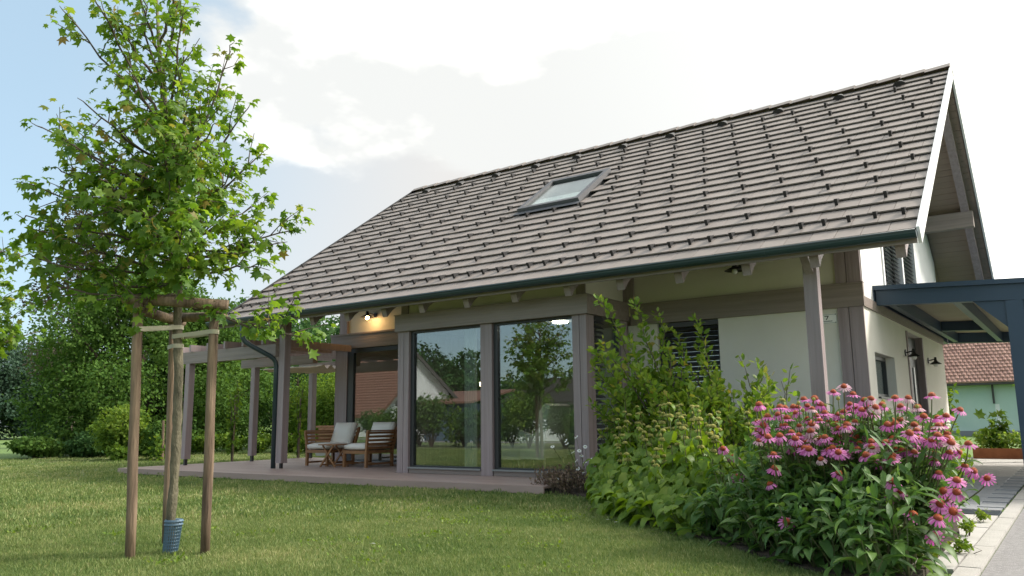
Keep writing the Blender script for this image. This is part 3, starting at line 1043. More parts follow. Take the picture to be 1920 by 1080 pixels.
# ------------------------------------------------------------------ pergola
perg = thing('pergola', 'taupe timber pergola with open rafters beyond the deck corner', 'pergola', (-14.5, 11.5, 0))
for (x, y, z1) in ((-15.84, 10.29, 2.165), (-15.89, 12.03, 2.165), (-15.89, 13.78, 2.165)):
    p_ = part('post', MB().box(x - 0.07, x + 0.07, y - 0.07, y + 0.07, 0.13, z1), taupe, perg)
    part('post_foot', MB().box(x - 0.03, x + 0.03, y - 0.03, y + 0.03, -0.02, 0.13), framem, p_)
part('beam', MB().box(-16.05, -12.90, 10.22, 10.36, 2.167, 2.415), taupe_h, perg)
part('beam', MB().box(-16.35, -13.81, 11.96, 12.10, 2.167, 2.36), taupe_h, perg)
part('beam', MB().box(-16.35, -13.81, 13.71, 13.85, 2.167, 2.36), taupe_h, perg)
for x in (-16.25, -15.687, -15.07, -14.48, -13.875, -13.246):
    part('rafter', MB().box(x - 0.03, x + 0.03, 10.16, 14.2 if x < -13.9 else 12.54, 2.417, 2.562), taupe, perg)
fv, ff = [], []
nx, ny = 10, 40
for j in range(ny + 1):
    for i in range(nx + 1):
        y = 12.25 + 1.4 * j / ny
        fv.append((-15.9 + 2.05 * i / nx, y, 2.115 + 0.035 * math.sin(j * 0.95) + 0.01 * math.sin(i * 1.3 + j)))
for j in range(ny):
    for i in range(nx):
        a = j * (nx + 1) + i
        ff.append((a, a + 1, a + nx + 2, a + nx + 1))
me = bpy.data.meshes.new('shade_cloth')
oo = wloc(perg)
me.from_pydata([(x - oo.x, y - oo.y, z - oo.z) for x, y, z in fv], [], ff)
me.materials.append(shade_m)
me.polygons.foreach_set('use_smooth', [True] * len(ff))
put('shade_cloth', me, perg)
for y in (12.22, 12.93, 13.66):
    part('shade_wire', MB().tube([(-16.3, y, 2.135), (-13.85, y, 2.135)], 0.006, 5), steelm, perg)

# ------------------------------------------------------------------ carport
carp = thing('carport', 'dark blue timber carport built against the side wall', 'carport', (-0.6, 12.6, GZ))
zs = lambda x: 2.747 - 0.047 * (x + 2.42)


def sloped(x0, x1, y0, y1, lo, hi):
    b = MB()
    b.prism([(x0, zs(x0) + lo), (x1, zs(x1) + lo), (x1, zs(x1) + hi), (x0, zs(x0) + hi)], 'y', y0, y1)
    return b


part('front_beam', sloped(-2.30, 2.6, 12.55, 12.69, -0.285, -0.068), bluem, carp)
part('fascia', sloped(-2.42, 2.8, 12.50, 12.545, -0.066, 0.0), bluem, carp)
part('fascia', sloped(-2.42, 2.8, 12.546, 20.5, -0.064, -0.03), bluem, carp)
part('fascia', sloped(-2.42, -2.315, 12.51, 20.5, -0.285, -0.067), bluem, carp)
part('back_beam', sloped(-2.30, 2.6, 20.2, 20.34, -0.285, -0.068), bluem, carp)
for x in (-2.14, -1.30, -0.46, 0.38, 1.22, 2.06):
    part('rafter', sloped(x - 0.05, x + 0.05, 12.70, 20.19, -0.27, -0.068), bluem, carp)
for y in (17.5, ):
    part('cross_beam', sloped(-2.08, -1.36, y, y + 0.1, -0.25, -0.068), bluem, carp)
part('roof_panel', sloped(-2.30, 2.6, 12.70, 20.19, -0.0665, -0.0645), panelm, carp)
for x, y in ((-0.60, 12.62), (-0.60, 20.27)):
    part('post', MB().box(x - 0.10, x + 0.10, y - 0.068, y + 0.068, GZ, zs(x) - 0.287), bluem, carp)
part('brace', MB().prism([(-1.08, zs(-1.08) - 0.287), (-0.702, zs(-.7) - 0.287), (-0.702, 2.02)], 'y', 12.58, 12.66), bluem, carp)
part('brace', MB().prism([(-0.498, zs(-.5) - 0.287), (-0.12, zs(-.12) - 0.287), (-0.498, 2.02)], 'y', 12.58, 12.66), bluem, carp)

# ------------------------------------------------------------------ wall lamps, number plate


def wall_lamp(label, p, axis, lit=False, k=1.0):
    """p = point on the wall; axis = outward unit vector"""
    t = thing('wall_lamp', label, 'wall lamp', p, 'gooseneck wall lamps')
    a = Vector(axis)
    P = Vector(p)
    part('wall_plate', MB().tube([P, P + a * 0.02], 0.055, 10), lampm, t)
    end = P + a * 0.26 * k
    part('arm', MB().tube([P + a * .01, P + a * 0.20 * k + Vector((0, 0, 0.02)), end + Vector((0, 0, -0.005))], 0.012, 8), lampm, t)
    part('shade', MB().lathe([(r_ * (0.4 + 0.6 * k), z_) for r_, z_ in ((0.03, 0.06), (0.035, 0.0), (0.05, -0.02), (0.145, -0.065), (0.15, -0.072), (0.14, -0.068), (0.045, -0.03))], end, 16), lampm, t, smooth=True)
    bl_ = MB()
    bl_.lathe([(0.001, -0.125), (0.03, -0.115), (0.043, -0.085), (0.035, -0.055), (0.018, -0.03)], end, 12)
    part('bulb', bl_, bulbm if lit else opalm, t, smooth=True)
    if lit:
        ld = bpy.data.lights.new('lamp_light', 'POINT')
        ld.energy = 0.7
        ld.color = (1.0, 0.60, 0.25)
        ld.shadow_soft_size = 0.04
        lo = bpy.data.objects.new('lamp_light', ld)
        COL.objects.link(lo)
        lo.parent = t
        lo.location = a * 0.26 + Vector((0, 0, -0.16))
    return t


wall_lamp('lit wall lamp glowing warm under the eaves above the deck chairs', (-12.62, 12.69, 3.21), (0, -1, 0), True)
wall_lamp('unlit black wall lamp high under the eaves on the front wall', (-4.02, 11.76, 3.09), (0, -1, 0))
wall_lamp('unlit black wall lamp on the side wall under the carport, beyond the door', (-2.33, 17.2, 1.90), (1, 0, 0), False, 0.5)
wall_lamp('unlit black wall lamp on the side wall between small window and door', (-2.33, 14.75, 1.90), (1, 0, 0), False, 0.5)

np_t = thing('number_plate', 'small pale house number plate beside the corner boards', 'number plate', (-2.80, 11.75, 2.21))
part('plate', MB().box(-2.92, -2.685, 11.735, 11.749, 2.155, 2.285), plate_m, np_t)
part('border', MB().box(-2.91, -2.695, 11.7325, 11.7345, 2.276, 2.279).box(-2.91, -2.695, 11.7325, 11.7345, 2.160, 2.163), inkm, np_t)
for x in (-2.912, -2.697):
    for z in (2.163, 2.277):
        part('screw', MB().tube([(x, 11.7345, z), (x, 11.728, z)], 0.007, 8), inkm, np_t)
# figure 7 and a line of small letters under it
part('figure', MB().box(-2.845, -2.79, 11.7325, 11.7345, 2.252, 2.262).bar((-2.797, 11.7335, 2.253), (-2.825, 11.7335, 2.205), 0.002, 0.011, up=(1, 0, 0)), inkm, np_t)
lt = MB()
x = -2.86
while x < -2.745:
    w = random.choice((0.006, 0.008, 0.010))
    lt.box(x, x + w, 11.7325, 11.7345, 2.180, 2.180 + random.choice((0.009, 0.012)))
    x += w + 0.003
part('lettering', lt, inkm, np_t)

# ------------------------------------------------------------------ deck furniture


def cushion(w, d, h, n=6, puff=0.03):
    """rounded box centred in x,y with its underside at z = 0"""
    v, f = [], []
    m = n
    def pt(i, j, top):
        a, b = i / m * 2 - 1, j / m * 2 - 1
        e = (1 - abs(a) ** 4) * (1 - abs(b) ** 4)
        sx = a * w / 2
        sy = b * d / 2
        z = h * 0.5 + (1 if top else -1) * (h * 0.5 * (0.55 + 0.45 * min(1, e * 2.2)))
        return (sx, sy, z + (puff * e * 0.4 if top else 0))
    for top in (1, 0):
        for j in range(m + 1):
            for i in range(m + 1):
                v.append(pt(i, j, top))
    q = (m + 1) ** 2
    for j in range(m):
        for i in range(m):
            a = j * (m + 1) + i
            f.append((a, a + 1, a + m + 2, a + m + 1))
            f.append((q + a, q + a + m + 1, q + a + m + 2, q + a + 1))
    ring = [i for i in range(m)] + [j * (m + 1) + m for j in range(m)] + [m * (m + 1) + m - i for i in range(m)] + [(m - j) * (m + 1) for j in range(m)]
    for k in range(len(ring)):
        a, b = ring[k], ring[(k + 1) % len(ring)]
        f.append((a, a + q, b + q, b))
    return v, f


def lounge_chair(label, x0, y0, arm_left):
    """front legs along +x at y0; faces -y; slatted side on one side"""
    t = thing('lounge_chair', label, 'lounge chair', (x0, y0, 0), 'slatted lounge chairs on the deck')
    W, D = 0.60, 0.70
    def P(n, mb, m, **k):
        return put(n, mb.mesh(n, m), t, **k)
    for x in (0.0, W):
        P('leg', MB().box(x - 0.025, x + 0.025, -0.025, 0.025, 0.0, 0.32), teak)
        P('leg', MB().box(x - 0.024, x + 0.024, D - 0.025, D + 0.03, 0.0, 0.32), teak)
    P('seat_frame', MB().box(-0.027, W + 0.027, -0.028, 0.02, 0.26, 0.32).box(-0.027, W + 0.027, D - 0.02, D + 0.03, 0.26, 0.32).box(-0.028, 0.02, 0.021, D - 0.021, 0.262, 0.318).box(W - 0.02, W + 0.028, 0.021, D - 0.021, 0.262, 0.318), teak)
    P('stretcher', MB().box(-0.02, 0.02, 0.026, D - 0.026, 0.05, 0.085), teak)
    P('stretcher', MB().box(W - 0.02, W + 0.02, 0.026, D - 0.026, 0.05, 0.085), teak)
    P('stretcher', MB().box(0.026, W - 0.026, D * .5 - 0.02, D * .5 + 0.02, 0.055, 0.08), teak)
    for k in range(6):
        P('seat_slat', MB().box(0.022, W - 0.022, 0.05 + k * 0.105, 0.11 + k * 0.105, 0.30, 0.316), teak)
    # reclined back posts and slats
    for x in (0.0, W):
        P('back_post', MB().bar((x, D - 0.02, 0.25), (x, D + 0.17, 0.76), 0.045, 0.05, up=(1, 0, 0)), teak)
    for k in range(5):
        z = 0.40 + k * 0.08
        y = D - 0.02 + (z - 0.25) * 0.37
        P('back_slat', MB().box(0.025, W - 0.025, y - 0.012, y + 0.012, z - 0.025, z + 0.025), teak)
    # slatted side panel
    sx = 0.0 if arm_left else W
    lean = -0.05 if arm_left else 0.05
    P('side_post', MB().bar((sx, 0.0, 0.30), (sx + lean, -0.02, 0.685), 0.045, 0.045, up=(0, 1, 0)), teak)
    for k in range(5):
        z = 0.37 + k * 0.072
        xx = sx + lean * (z - 0.30) / 0.38
        P('side_slat', MB().box(xx - 0.012, xx + 0.012, 0.015, D + 0.03, z - 0.022, z + 0.022), teak)
    P('side_rail', MB().box(sx + lean - 0.025, sx + lean + 0.025, -0.03, D + 0.10, 0.685, 0.71), teak)
    v, f = cushion(W - 0.02, D - 0.02, 0.125)
    b = MB()
    b.v = [(x + W / 2, y + D / 2 - 0.03, z + 0.322) for x, y, z in v]
    b.f = f
    P('seat_cushion', b, cush).data.polygons.foreach_set('use_smooth', [True] * len(f))
    v, f = cushion(W - 0.02, 0.50, 0.15)
    b = MB()
    a = R(68)
    for x, y, z in v:
        yy = y * math.cos(a) - z * math.sin(a)
        zz = y * math.sin(a) + z * math.cos(a)
        b.v.append((x + W / 2, D - 0.0 + yy + 0.08, 0.605 + zz - 0.02))
    b.f = f
    P('back_cushion', b, cush).data.polygons.foreach_set('use_smooth', [True] * len(f))
    return t


lounge_chair('wooden lounge chair with white cushions and its slatted side towards the pergola', -13.1, 11.27, True)
lounge_chair('wooden lounge chair with white cushions and its slatted side towards the glazed bay', -11.93, 11.2, False)
tb = thing('side_table', 'small folding wooden table with crossed legs between the two lounge chairs', 'table', (-12.2, 11.15, 0))
for k in range(5):
    part('top_slat', MB().box(-12.45, -11.97, 10.98 + k * 0.088, 11.06 + k * 0.088, 0.42, 0.442), teak, tb)
for y in (11.02, 11.36):
    part('leg', MB().bar((-12.42, y, 0.0), (-12.05, y, 0.42), 0.03, 0.022, up=(0, 1, 0)), teak, tb)
    part('leg', MB().bar((-12.02, y + .026, 0.0), (-12.39, y + .026, 0.42), 0.03, 0.022, up=(0, 1, 0)), teak, tb)
part('rail', MB().box(-12.425, -12.395, 11.05, 11.34, 0.03, 0.055), teak, tb)
part('rail', MB().box(-12.045, -12.015, 11.05, 11.34, 0.03, 0.055), teak, tb)

# ------------------------------------------------------------------ things seen through the glass
ac = thing('wing_armchair', 'pale wing-back armchair seen through the right bay pane', 'armchair', (-7.42, 11.45, 0.012))
ac.scale = (0.72, 1, 0.98)
def acp(n, mb, m=chair_in):
    return put(n, mb.mesh(n, m), ac)
acp('seat', MB().box(-0.32, 0.30, -0.30, 0.30, 0.24, 0.46))
acp('backrest', MB().prism([(0.16, 0.30), (0.32, 0.28), (0.46, 1.10), (0.34, 1.14), (0.26, 1.08)], 'y', -0.34, 0.34))
for y in (-0.36, 0.30):
    acp('armrest', MB().prism([(-0.34, 0.22), (0.30, 0.22), (0.44, 1.05), (0.34, 1.10), (0.20, 1.02), (0.16, 0.72), (0.02, 0.62), (-0.34, 0.70), (-0.38, 0.66)], 'y', y, y + 0.07))
for x, y in ((-0.28, -0.28), (-0.28, 0.28), (0.26, -0.28), (0.26, 0.28)):
    acp('leg', MB().tube([(x, y, 0.24), (x * 1.08, y * 1.08, 0)], [0.025, 0.014], 8), legw)
ot = thing('ottoman', 'pale ottoman stool in front of the armchair behind glass', 'ottoman', (-8.0, 11.45, 0.012))
put('seat', MB().box(-0.24, 0.24, -0.24, 0.24, 0.20, 0.46).mesh('seat', chair_in), ot)
for x, y in ((-0.2, -0.2), (-0.2, 0.2), (0.2, -0.2), (0.2, 0.2)):
    put('leg', MB().tube([(x, y, 0.20), (x, y, 0)], [0.022, 0.013], 8).mesh('leg', legw), ot)
cl_ = thing('ceiling_lamp', 'round white ceiling lamp lit inside the glazed bay', 'ceiling lamp', (-6.93, 11.25, 2.473))
put('disc', MB().lathe([(0.0005, -0.03), (0.12, -0.028), (0.13, -0.015), (0.13, 0.0)], (0, 0, 0), 20).mesh('disc', ceilm), cl_)
for x, lab in ((-10.68, 'small lit pendant lamp seen through the left bay pane, farther left'), (-9.95, 'small lit pendant lamp behind the bay mullion, farther right')):
    pl = thing('pendant_lamp', lab, 'pendant lamp', (x, 13.0, 1.6), 'lit pendant lamps indoors')
    put('bulb', MB().lathe([(0.001, -0.04), (0.035, -0.03), (0.05, 0.0), (0.035, 0.03), (0.001, 0.04)], (0, 0, 0), 12).mesh('bulb', bulbw), pl)
    put('cord', MB().tube([(0, 0, 0.04), (0, 0, 1.0)], 0.004, 5).mesh('cord', lampm), pl)
cu = MB()
n = 40
for i in range(n + 1):
    x = -8.62 + 0.26 * i / n
    y = 10.82 + 0.03 * math.sin(i * 0.8)
    cu.v += [(x, y, 0.05), (x, y, 2.5)]
cu.f = [(2 * i, 2 * i + 2, 2 * i + 3, 2 * i + 1) for i in range(n)]
c_ = part('curtain', cu, curtain_m)
c_['label'] = 'pale grey curtain hanging behind the left bay pane'
c_['category'] = 'curtain'

# ------------------------------------------------------------------ barn, planter and shrubs on the right
barn = thing('barn', 'old pale green barn with a red tiled roof beyond the carport', 'barn', (-4, 45, 0))
part('wall', MB().box(-11.0, 3.0, 45.0, 45.3, -0.12, 2.42), barn_w, barn)
part('wall', MB().box(2.7, 3.0, 45.3, 53.0, -0.12, 2.5).box(-11.0, -10.7, 45.3, 53.0, -0.12, 2.5), barn_w, barn)
part('plinth', MB().box(-11.02, 3.02, 44.90, 44.998, -0.12, 0.12), barn_b, barn)
part('eave_board', MB().box(-11.3, 3.3, 44.45, 44.98, 2.36, 2.42), framem, barn)
part('drainpipe', MB().tube([(-3.42, 44.85, 2.36), (-3.42, 44.85, 1.4)], 0.05, 8), framem, barn)
part('plaster_patch', MB().box(-3.40, -3.22, 44.993, 44.999, 0.1, 1.38), whitem, barn)
tr = math.tan(R(42))
rw = []
b = MB()
for k in range(30):
    y = 44.4 + k * 0.19
    z = 2.42 + (y - 44.4) * tr
    x = -11.3 + (0.09 if k % 2 else 0)
    while x < 3.3:
        w = 0.19
        i = len(b.v)
        dz = random.uniform(-0.012, 0.012)
        for (yy, zz) in ((y - 0.02, z + 0.03), (y + 0.24, z + 0.20)):
            for q, h in ((0.0, 0.0), (0.25, 0.03), (0.5, 0.038), (0.75, 0.03), (0.96, 0.0)):
                b.v.append((x + w * q, yy, zz + h + dz))
        b.f += [(i + q, i + q + 1, i + q + 6, i + q + 5) for q in range(4)]
        i2 = len(b.v)
        b.v += [(x, y - 0.02, z + 0.03 + dz), (x + w * .5, y - .02, z + .068 + dz), (x + w * .96, y - 0.02, z + 0.03 + dz), (x + w * .96, y - 0.01, z - 0.02), (x, y - 0.01, z - 0.02)]
        b.f.append((i2, i2 + 1, i2 + 2, i2 + 3, i2 + 4))
        x += w
rf_ = part('roof', MB().prism([(44.42, 2.40), (50.1, 2.40 + 5.7 * tr - .02), (55.8, 2.40), (55.8, 2.30), (44.42, 2.30)], 'x', -11.28, 3.28), roofD, barn)
o = part('roof_tiles', b, barn_t, rf_)
o['kind'] = 'stuff'

pt = thing('raised_planter', 'rust brown steel edged planter with low clipped hedge before the barn', 'planter', (-1.2, 21.3, GZ))
part('edge', MB().box(-2.15, 0.3, 21.3, 21.33, GZ, 0.115).box(-2.15, -2.12, 21.331, 22.5, GZ, 0.115), corten, pt)
part('soil', MB().box(-2.115, 0.3, 21.34, 22.5, GZ, 0.08), soilm, pt)


ORD = ['leftmost', 'second from the left', 'third from the left', 'fourth from the left', 'fifth from the left', 'sixth from the left', 'seventh from the left', 'eighth from the left', 'ninth from the left', 'tenth from the left'] + ['%dth from the left' % k for k in range(11, 90)]


def blob(N, c, r, seed, up=0.25, flat=1.0, shell=0.35):
    """leaf positions and outward normals in an uneven ellipsoid"""
    g = np.random.default_rng(seed)
    d = unit(g.normal(size=(N, 3)))
    rad = (shell + (1 - shell) * g.random(N)) ** 0.5
    bump = 1 + 0.22 * np.sin(d[:, 0] * 5 + seed) * np.cos(d[:, 1] * 4 + 2 * seed) + 0.15 * np.sin(d[:, 2] * 7 + seed)
    P = np.array(c) + d * (rad * bump)[:, None] * np.array(r)
    return P, d


def leaves(P, Nrm, size, tv, tf, seed, up=0.5, spread=0.8, tint=None, sizevar=0.3):
    g = np.random.default_rng(seed)
    n = len(P)
    direc = Nrm * 0.5 + g.normal(size=(n, 3)) * spread + np.array([0, 0, -0.25])
    nr = Nrm * 0.5 + g.normal(size=(n, 3)) * 0.5 + np.array([0, 0, up])
    s = size * (1 + g.uniform(-sizevar, sizevar, n))
    if tint is None:
        tint = np.clip(g.normal(0.45, 0.22, n), 0, 1)
    return scatter(tv, tf, P, direc, nr, s, tint)


def leaf_part(name, chunks, m, parent, **pr):
    V, F, T = cat_mesh(chunks)
    V = V - np.array(wloc(parent))
    return put(name, np_mesh(name, V, F, m, T), parent, **pr)


# clipped hedge inside the planter
g_ = np.random.default_rng(3)
P = np.stack([g_.uniform(-2.1, 0.3, 2600), g_.uniform(21.35, 22.4, 2600), 0.06 + 0.36 * np.sqrt(g_.random(2600)) * (1 + .15 * np.sin(g_.uniform(0, 9, 2600)))], 1)
leaf_part('foliage', [leaves(P, np.tile([0, -0.5, 0.8], (2600, 1)), 0.085, QUADL_V, QUADL_F, 5)], lf_shrub, pt)


def small_plant(name, label, cat, base, h, sticks, nleaf, size, m, tv, tf, seed, spread=0.4, group=None):
    t = thing(name, label, cat, base, group)
    g = np.random.default_rng(seed)
    mb = MB()
    Ps, Ns = [], []
    for k in range(sticks):
        a = g.uniform(0, 2 * math.pi)
        tip = Vector((math.cos(a) * spread * g.uniform(.4, 1), math.sin(a) * spread * g.uniform(.4, 1), h * g.uniform(0.7, 1.0)))
        pts = []
        for j in range(7):
            u = j / 6
            pts.append(Vector(base) + Vector((tip.x * u ** 1.5, tip.y * u ** 1.5, tip.z * u)) + Vector(g.normal(size=3) * 0.015 * h * u))
        mb.tube(pts, [max(0.004, 0.016 * h * (1 - 0.8 * j / 6)) * 0.6 for j in range(7)], 5)
        for j in range(nleaf // sticks):
            u = g.uniform(0.15, 1.02)
            i = min(5, int(u * 6))
            f = u * 6 - i
            p = pts[i].lerp(pts[i + 1], min(1, f))
            nrm = unit(g.normal(size=3) + np.array([0, 0, .3]))
            Ps.append(np.array(p) + nrm * g.uniform(0.02, 0.10) * h * .5)
            Ns.append(nrm)
    part('stem', mb, twigm, t)
    leaf_part('foliage', [leaves(np.array(Ps), np.array(Ns), size, tv, tf, seed + 1)], m, t)
    return t


small_plant('fig_plant', 'young broad-leaved plant standing in the rust edged planter', 'plant', (-1.75, 21.7, 0.05), 0.95, 4, 60, 0.24, lf_bright, STAR_V, STAR_F, 11, 0.45)
small_plant('climbing_plant', 'narrow leafy climber beside the blue carport post, before the barn', 'plant', (-0.98, 22.2, 0.05), 1.7, 3, 70, 0.2, lf_bright, STAR_V, STAR_F, 12, 0.2)
small_plant('wispy_shrub', 'wispy light green shrub at the house corner before the barn', 'shrub', (-2.75, 21.2, GZ), 1.8, 12, 420, 0.13, lf_bright, QUADL_V, QUADL_F, 13, 0.55)

# ------------------------------------------------------------------ trees


def limb_pts(a, b, sag, g, n=7, wob=0.03):
    a = np.array(a, float)
    b = np.array(b, float)
    L_ = np.linalg.norm(b - a)
    out = []
    for j in range(n):
        u = j / (n - 1)
        p = a + (b - a) * u + np.array([0, 0, sag * L_ * math.sin(math.pi * u)])
        if 0 < j < n - 1:
            p = p + g.normal(size=3) * wob * L_ * 0.5
        out.append(Vector(p))
    return out


def young_tree(t, trunk, trad, limbs, seed, leafsize, per_m, twig=0.35, bend=0.10):
    """trunk: world points; limbs: (start fraction index point, tip point); leaves sit on side twigs"""
    g = np.random.default_rng(seed)
    random.seed(seed)
    tv_ = [Vector(p) for p in trunk]
    # smooth trunk with knots
    fine, rad = [], []
    for i in range(len(tv_) - 1):
        for j in range(6):
            u = j / 6
            fine.append(tv_[i].lerp(tv_[i + 1], u))
            rad.append((trad[i] * (1 - u) + trad[i + 1] * u) * (1 + 0.06 * g.normal()))
    fine.append(tv_[-1])
    rad.append(trad[-1])
    mb = MB().tube(fine, rad, 12, jit=0.07)
    part('trunk', mb, barkm, t, smooth=True)
    br = MB()
    LP, LD, LN, LT = [], [], [], []
    for (a, b, r0) in limbs:
        pts = limb_pts(a, b, -bend * 0.4, g, 8, 0.035)
        L_ = (pts[-1] - pts[0]).length
        br.tube(pts, [r0 * (1 - 0.85 * j / 7) + 0.003 for j in range(8)], 6)
        n_tw = max(3, int(L_ * 7.5))
        axis = (pts[-1] - pts[0]).normalized()
        for k in range(n_tw + 1):
            u = 0.22 + 0.78 * (k + g.uniform(-.3, .3)) / n_tw
            u = min(1.0, max(0.12, u))
            i = min(6, int(u * 7))
            p = pts[i].lerp(pts[i + 1], u * 7 - i)
            tl = twig * g.uniform(0.45, 1.05) * (0.55 + 0.6 * math.sin(math.pi * min(1, u * 0.9)))
            dv = Vector(unit(np.array(axis) * 0.8 + g.normal(size=3) * 0.75 + np.array([0, 0, 0.30])))
            if k == n_tw:
                dv = axis
                tl *= 0.5
            q = p + dv * tl
            br.tube([p, p.lerp(q, .5) + Vector(g.normal(size=3) * .015), q], [0.006, 0.004, 0.0025], 4, cap=False)
            nl = max(4, int(tl * per_m * (1.15 if p.z < 2.9 else 0.72)))
            for j in range(nl):
                v = g.uniform(0.12, 1.05)
                c = p.lerp(q, v)
                off = unit(g.normal(size=3)) * g.uniform(0.02, 0.085)
                LP.append(np.array(c) + off)
                LD.append(off * 8 + np.array(dv) * 0.4 + np.array([0, 0, -0.45]))
                LN.append(g.normal(size=3) * 0.45 + np.array([0, 0, 0.9]) + off * 2)
                LT.append(g.normal(0.42, 0.2) + 0.10 * (v - 0.5) + 0.02 * (c.z - 2.5) + (0.5 if g.random() < 0.012 else 0))
    part('branches', br, twigm, t)
    n = len(LP)
    V, F, T = scatter(STAR_V, STAR_F, np.array(LP), np.array(LD), np.array(LN), leafsize * g.uniform(0.55, 1.25, n), np.clip(np.array(LT), 0, 1))
    V = V - np.array(wloc(t))
    put('crown', np_mesh('crown', V, F, lf_maple, T), t)
    return n


yt = thing('young_tree', 'young star-leaved tree held by three wooden stakes on the lawn', 'tree', (-5.785, 3.67, GZ))
TK = [(-5.775, 3.67, GZ), (-5.80, 3.67, 0.10), (-5.783, 3.67, 0.40), (-5.785, 3.67, 0.84), (-5.804, 3.67, 1.25), (-5.851, 3.67, 1.60), (-5.877, 3.67, 1.86), (-5.90, 3.68, 2.12), (-5.986, 3.70, 2.58), (-6.12, 3.70, 3.18), (-6.25, 3.68, 3.60), (-6.38, 3.67, 4.13), (-6.48, 3.67, 4.67), (-6.55, 3.67, 5.25)]
TR = [0.042, 0.036, 0.034, 0.034, 0.034, 0.034, 0.034, 0.033, 0.038, 0.030, 0.024, 0.018, 0.012, 0.006]
LIMBS = [((-6.181, 3.691, 3.378), (-6.34, 2.881, 4.097), 0.0115), ((-6.146, 3.696, 3.264), (-6.078, 2.968, 4.157), 0.0115), ((-6.21, 3.686, 3.47), (-6.215, 3.356, 4.497), 0.0115), ((-6.181, 3.691, 3.378), (-5.737, 3.487, 4.204), 0.0115), ((-6.16, 3.694, 3.31), (-5.936, 3.64, 3.944), 0.0115), ((-6.048, 3.7, 2.856), (-5.654, 3.891, 4.009), 0.0115), ((-6.078, 3.7, 2.991), (-5.93, 3.929, 3.681), 0.0115), ((-6.008, 3.7, 2.677), (-5.414, 3.884, 3.395), 0.0115), ((-5.971, 3.696, 2.499), (-5.577, 4.17, 3.134), 0.0115), ((-6.038, 3.7, 2.811), (-6.442, 2.774, 3.168), 0.0115), ((-6.078, 3.7, 2.991), (-6.002, 2.896, 3.284), 0.0115), ((-5.979, 3.698, 2.544), (-6.216, 2.665, 2.628), 0.0115), ((-5.946, 3.691, 2.367), (-6.506, 2.752, 2.459), 0.0115), ((-5.897, 3.679, 2.083), (-6.149, 2.694, 2.069), 0.0115), ((-5.922, 3.685, 2.236), (-5.433, 4.436, 2.502), 0.0115), ((-5.895, 3.678, 2.062), (-5.272, 3.994, 2.13), 0.0115), ((-6.058, 3.7, 2.901), (-6.3, 3.194, 3.227), 0.0115), ((-5.938, 3.689, 2.323), (-5.759, 4.261, 2.733), 0.0115), ((-5.889, 3.675, 1.997), (-6.439, 3.14, 1.969), 0.0115), ((-6.292, 3.677, 3.772), (-6.187, 3.195, 4.103), 0.0115), ((-6.315, 3.675, 3.866), (-6.025, 3.59, 4.391), 0.0115), ((-6.373, 3.671, 4.102), (-5.938, 3.239, 4.302), 0.0115), ((-6.392, 3.67, 4.197), (-5.902, 3.504, 4.507), 0.0115), ((-5.998, 3.7, 2.632), (-6.51, 2.989, 2.871), 0.0115), ((-6.018, 3.7, 2.722), (-5.93, 2.814, 2.904), 0.0115), ((-5.954, 3.693, 2.411), (-6.643, 3.06, 2.287), 0.0115), ((-5.913, 3.683, 2.192), (-5.323, 4.173, 2.322), 0.0115), ((-5.963, 3.695, 2.455), (-5.259, 3.671, 2.802), 0.0115), ((-6.048, 3.7, 2.856), (-5.432, 3.594, 3.151), 0.0115), ((-6.118, 3.7, 3.173), (-5.781, 3.108, 3.563), 0.0115), ((-6.118, 3.7, 3.173), (-6.041, 3.85, 3.806), 0.0115), ((-5.878, 3.67, 1.867), (-4.826, 4.07, 1.504), 0.0115), ((-5.88, 3.671, 1.889), (-5.795, 3.083, 1.811), 0.0115), ((-5.88, 3.671, 1.897), (-6.238, 2.862, 1.89), 0.0115), ((-5.899, 3.679, 2.105), (-6.278, 2.775, 2.312), 0.0115), ((-5.983, 3.699, 2.566), (-6.526, 3.41, 2.794), 0.0115), ((-6.078, 3.7, 2.991), (-6.365, 3.5, 3.333), 0.0115), ((-6.12, 3.7, 3.18), (-5.5, 3.209, 3.094), 0.0095), ((-6.005, 3.7, 2.664), (-5.48, 3.265, 2.864), 0.0095), ((-6.111, 3.7, 3.138), (-5.564, 3.29, 3.286), 0.0095), ((-5.919, 3.684, 2.22), (-5.077, 3.22, 2.394), 0.0095), ((-5.93, 3.687, 2.281), (-5.896, 4.07, 2.629), 0.0095), ((-6.044, 3.7, 2.84), (-5.283, 3.311, 2.901), 0.0095), ((-5.909, 3.682, 2.169), (-5.34, 3.031, 2.355), 0.0095), ((-5.884, 3.673, 1.943), (-5.436, 3.367, 2.092), 0.0095), ((-5.918, 3.684, 2.215), (-5.677, 3.022, 2.449), 0.0095), ((-5.934, 3.688, 2.3), (-6.647, 3.715, 2.9), 0.0095), ((-5.891, 3.676, 2.019), (-5.103, 3.18, 2.149), 0.0095), ((-6.1, 3.7, 3.089), (-5.42, 3.371, 3.342), 0.0095), ((-6.057, 3.7, 2.897), (-6.459, 3.326, 3.099), 0.0095), ((-6.089, 3.7, 3.039), (-6.312, 3.816, 3.522), 0.0095), ((-5.886, 3.674, 1.958), (-5.024, 3.269, 2.269), 0.0095), ((-5.95, 3.692, 2.386), (-5.56, 2.857, 2.594), 0.0095), ((-5.905, 3.681, 2.146), (-6.465, 3.59, 2.433), 0.0095), ((-6.077, 3.7, 2.989), (-5.388, 3.25, 2.979), 0.0095), ((-5.985, 3.7, 2.576), (-5.15, 3.306, 2.593), 0.0095), ((-5.971, 3.697, 2.5), (-6.51, 3.722, 3.064), 0.0095), ((-6.026, 3.7, 2.759), (-5.431, 3.217, 2.851), 0.0095), ((-5.968, 3.696, 2.486), (-6.384, 3.419, 2.716), 0.0095)]
young_tree(yt, TK, TR, LIMBS, 21, 0.086, 54)

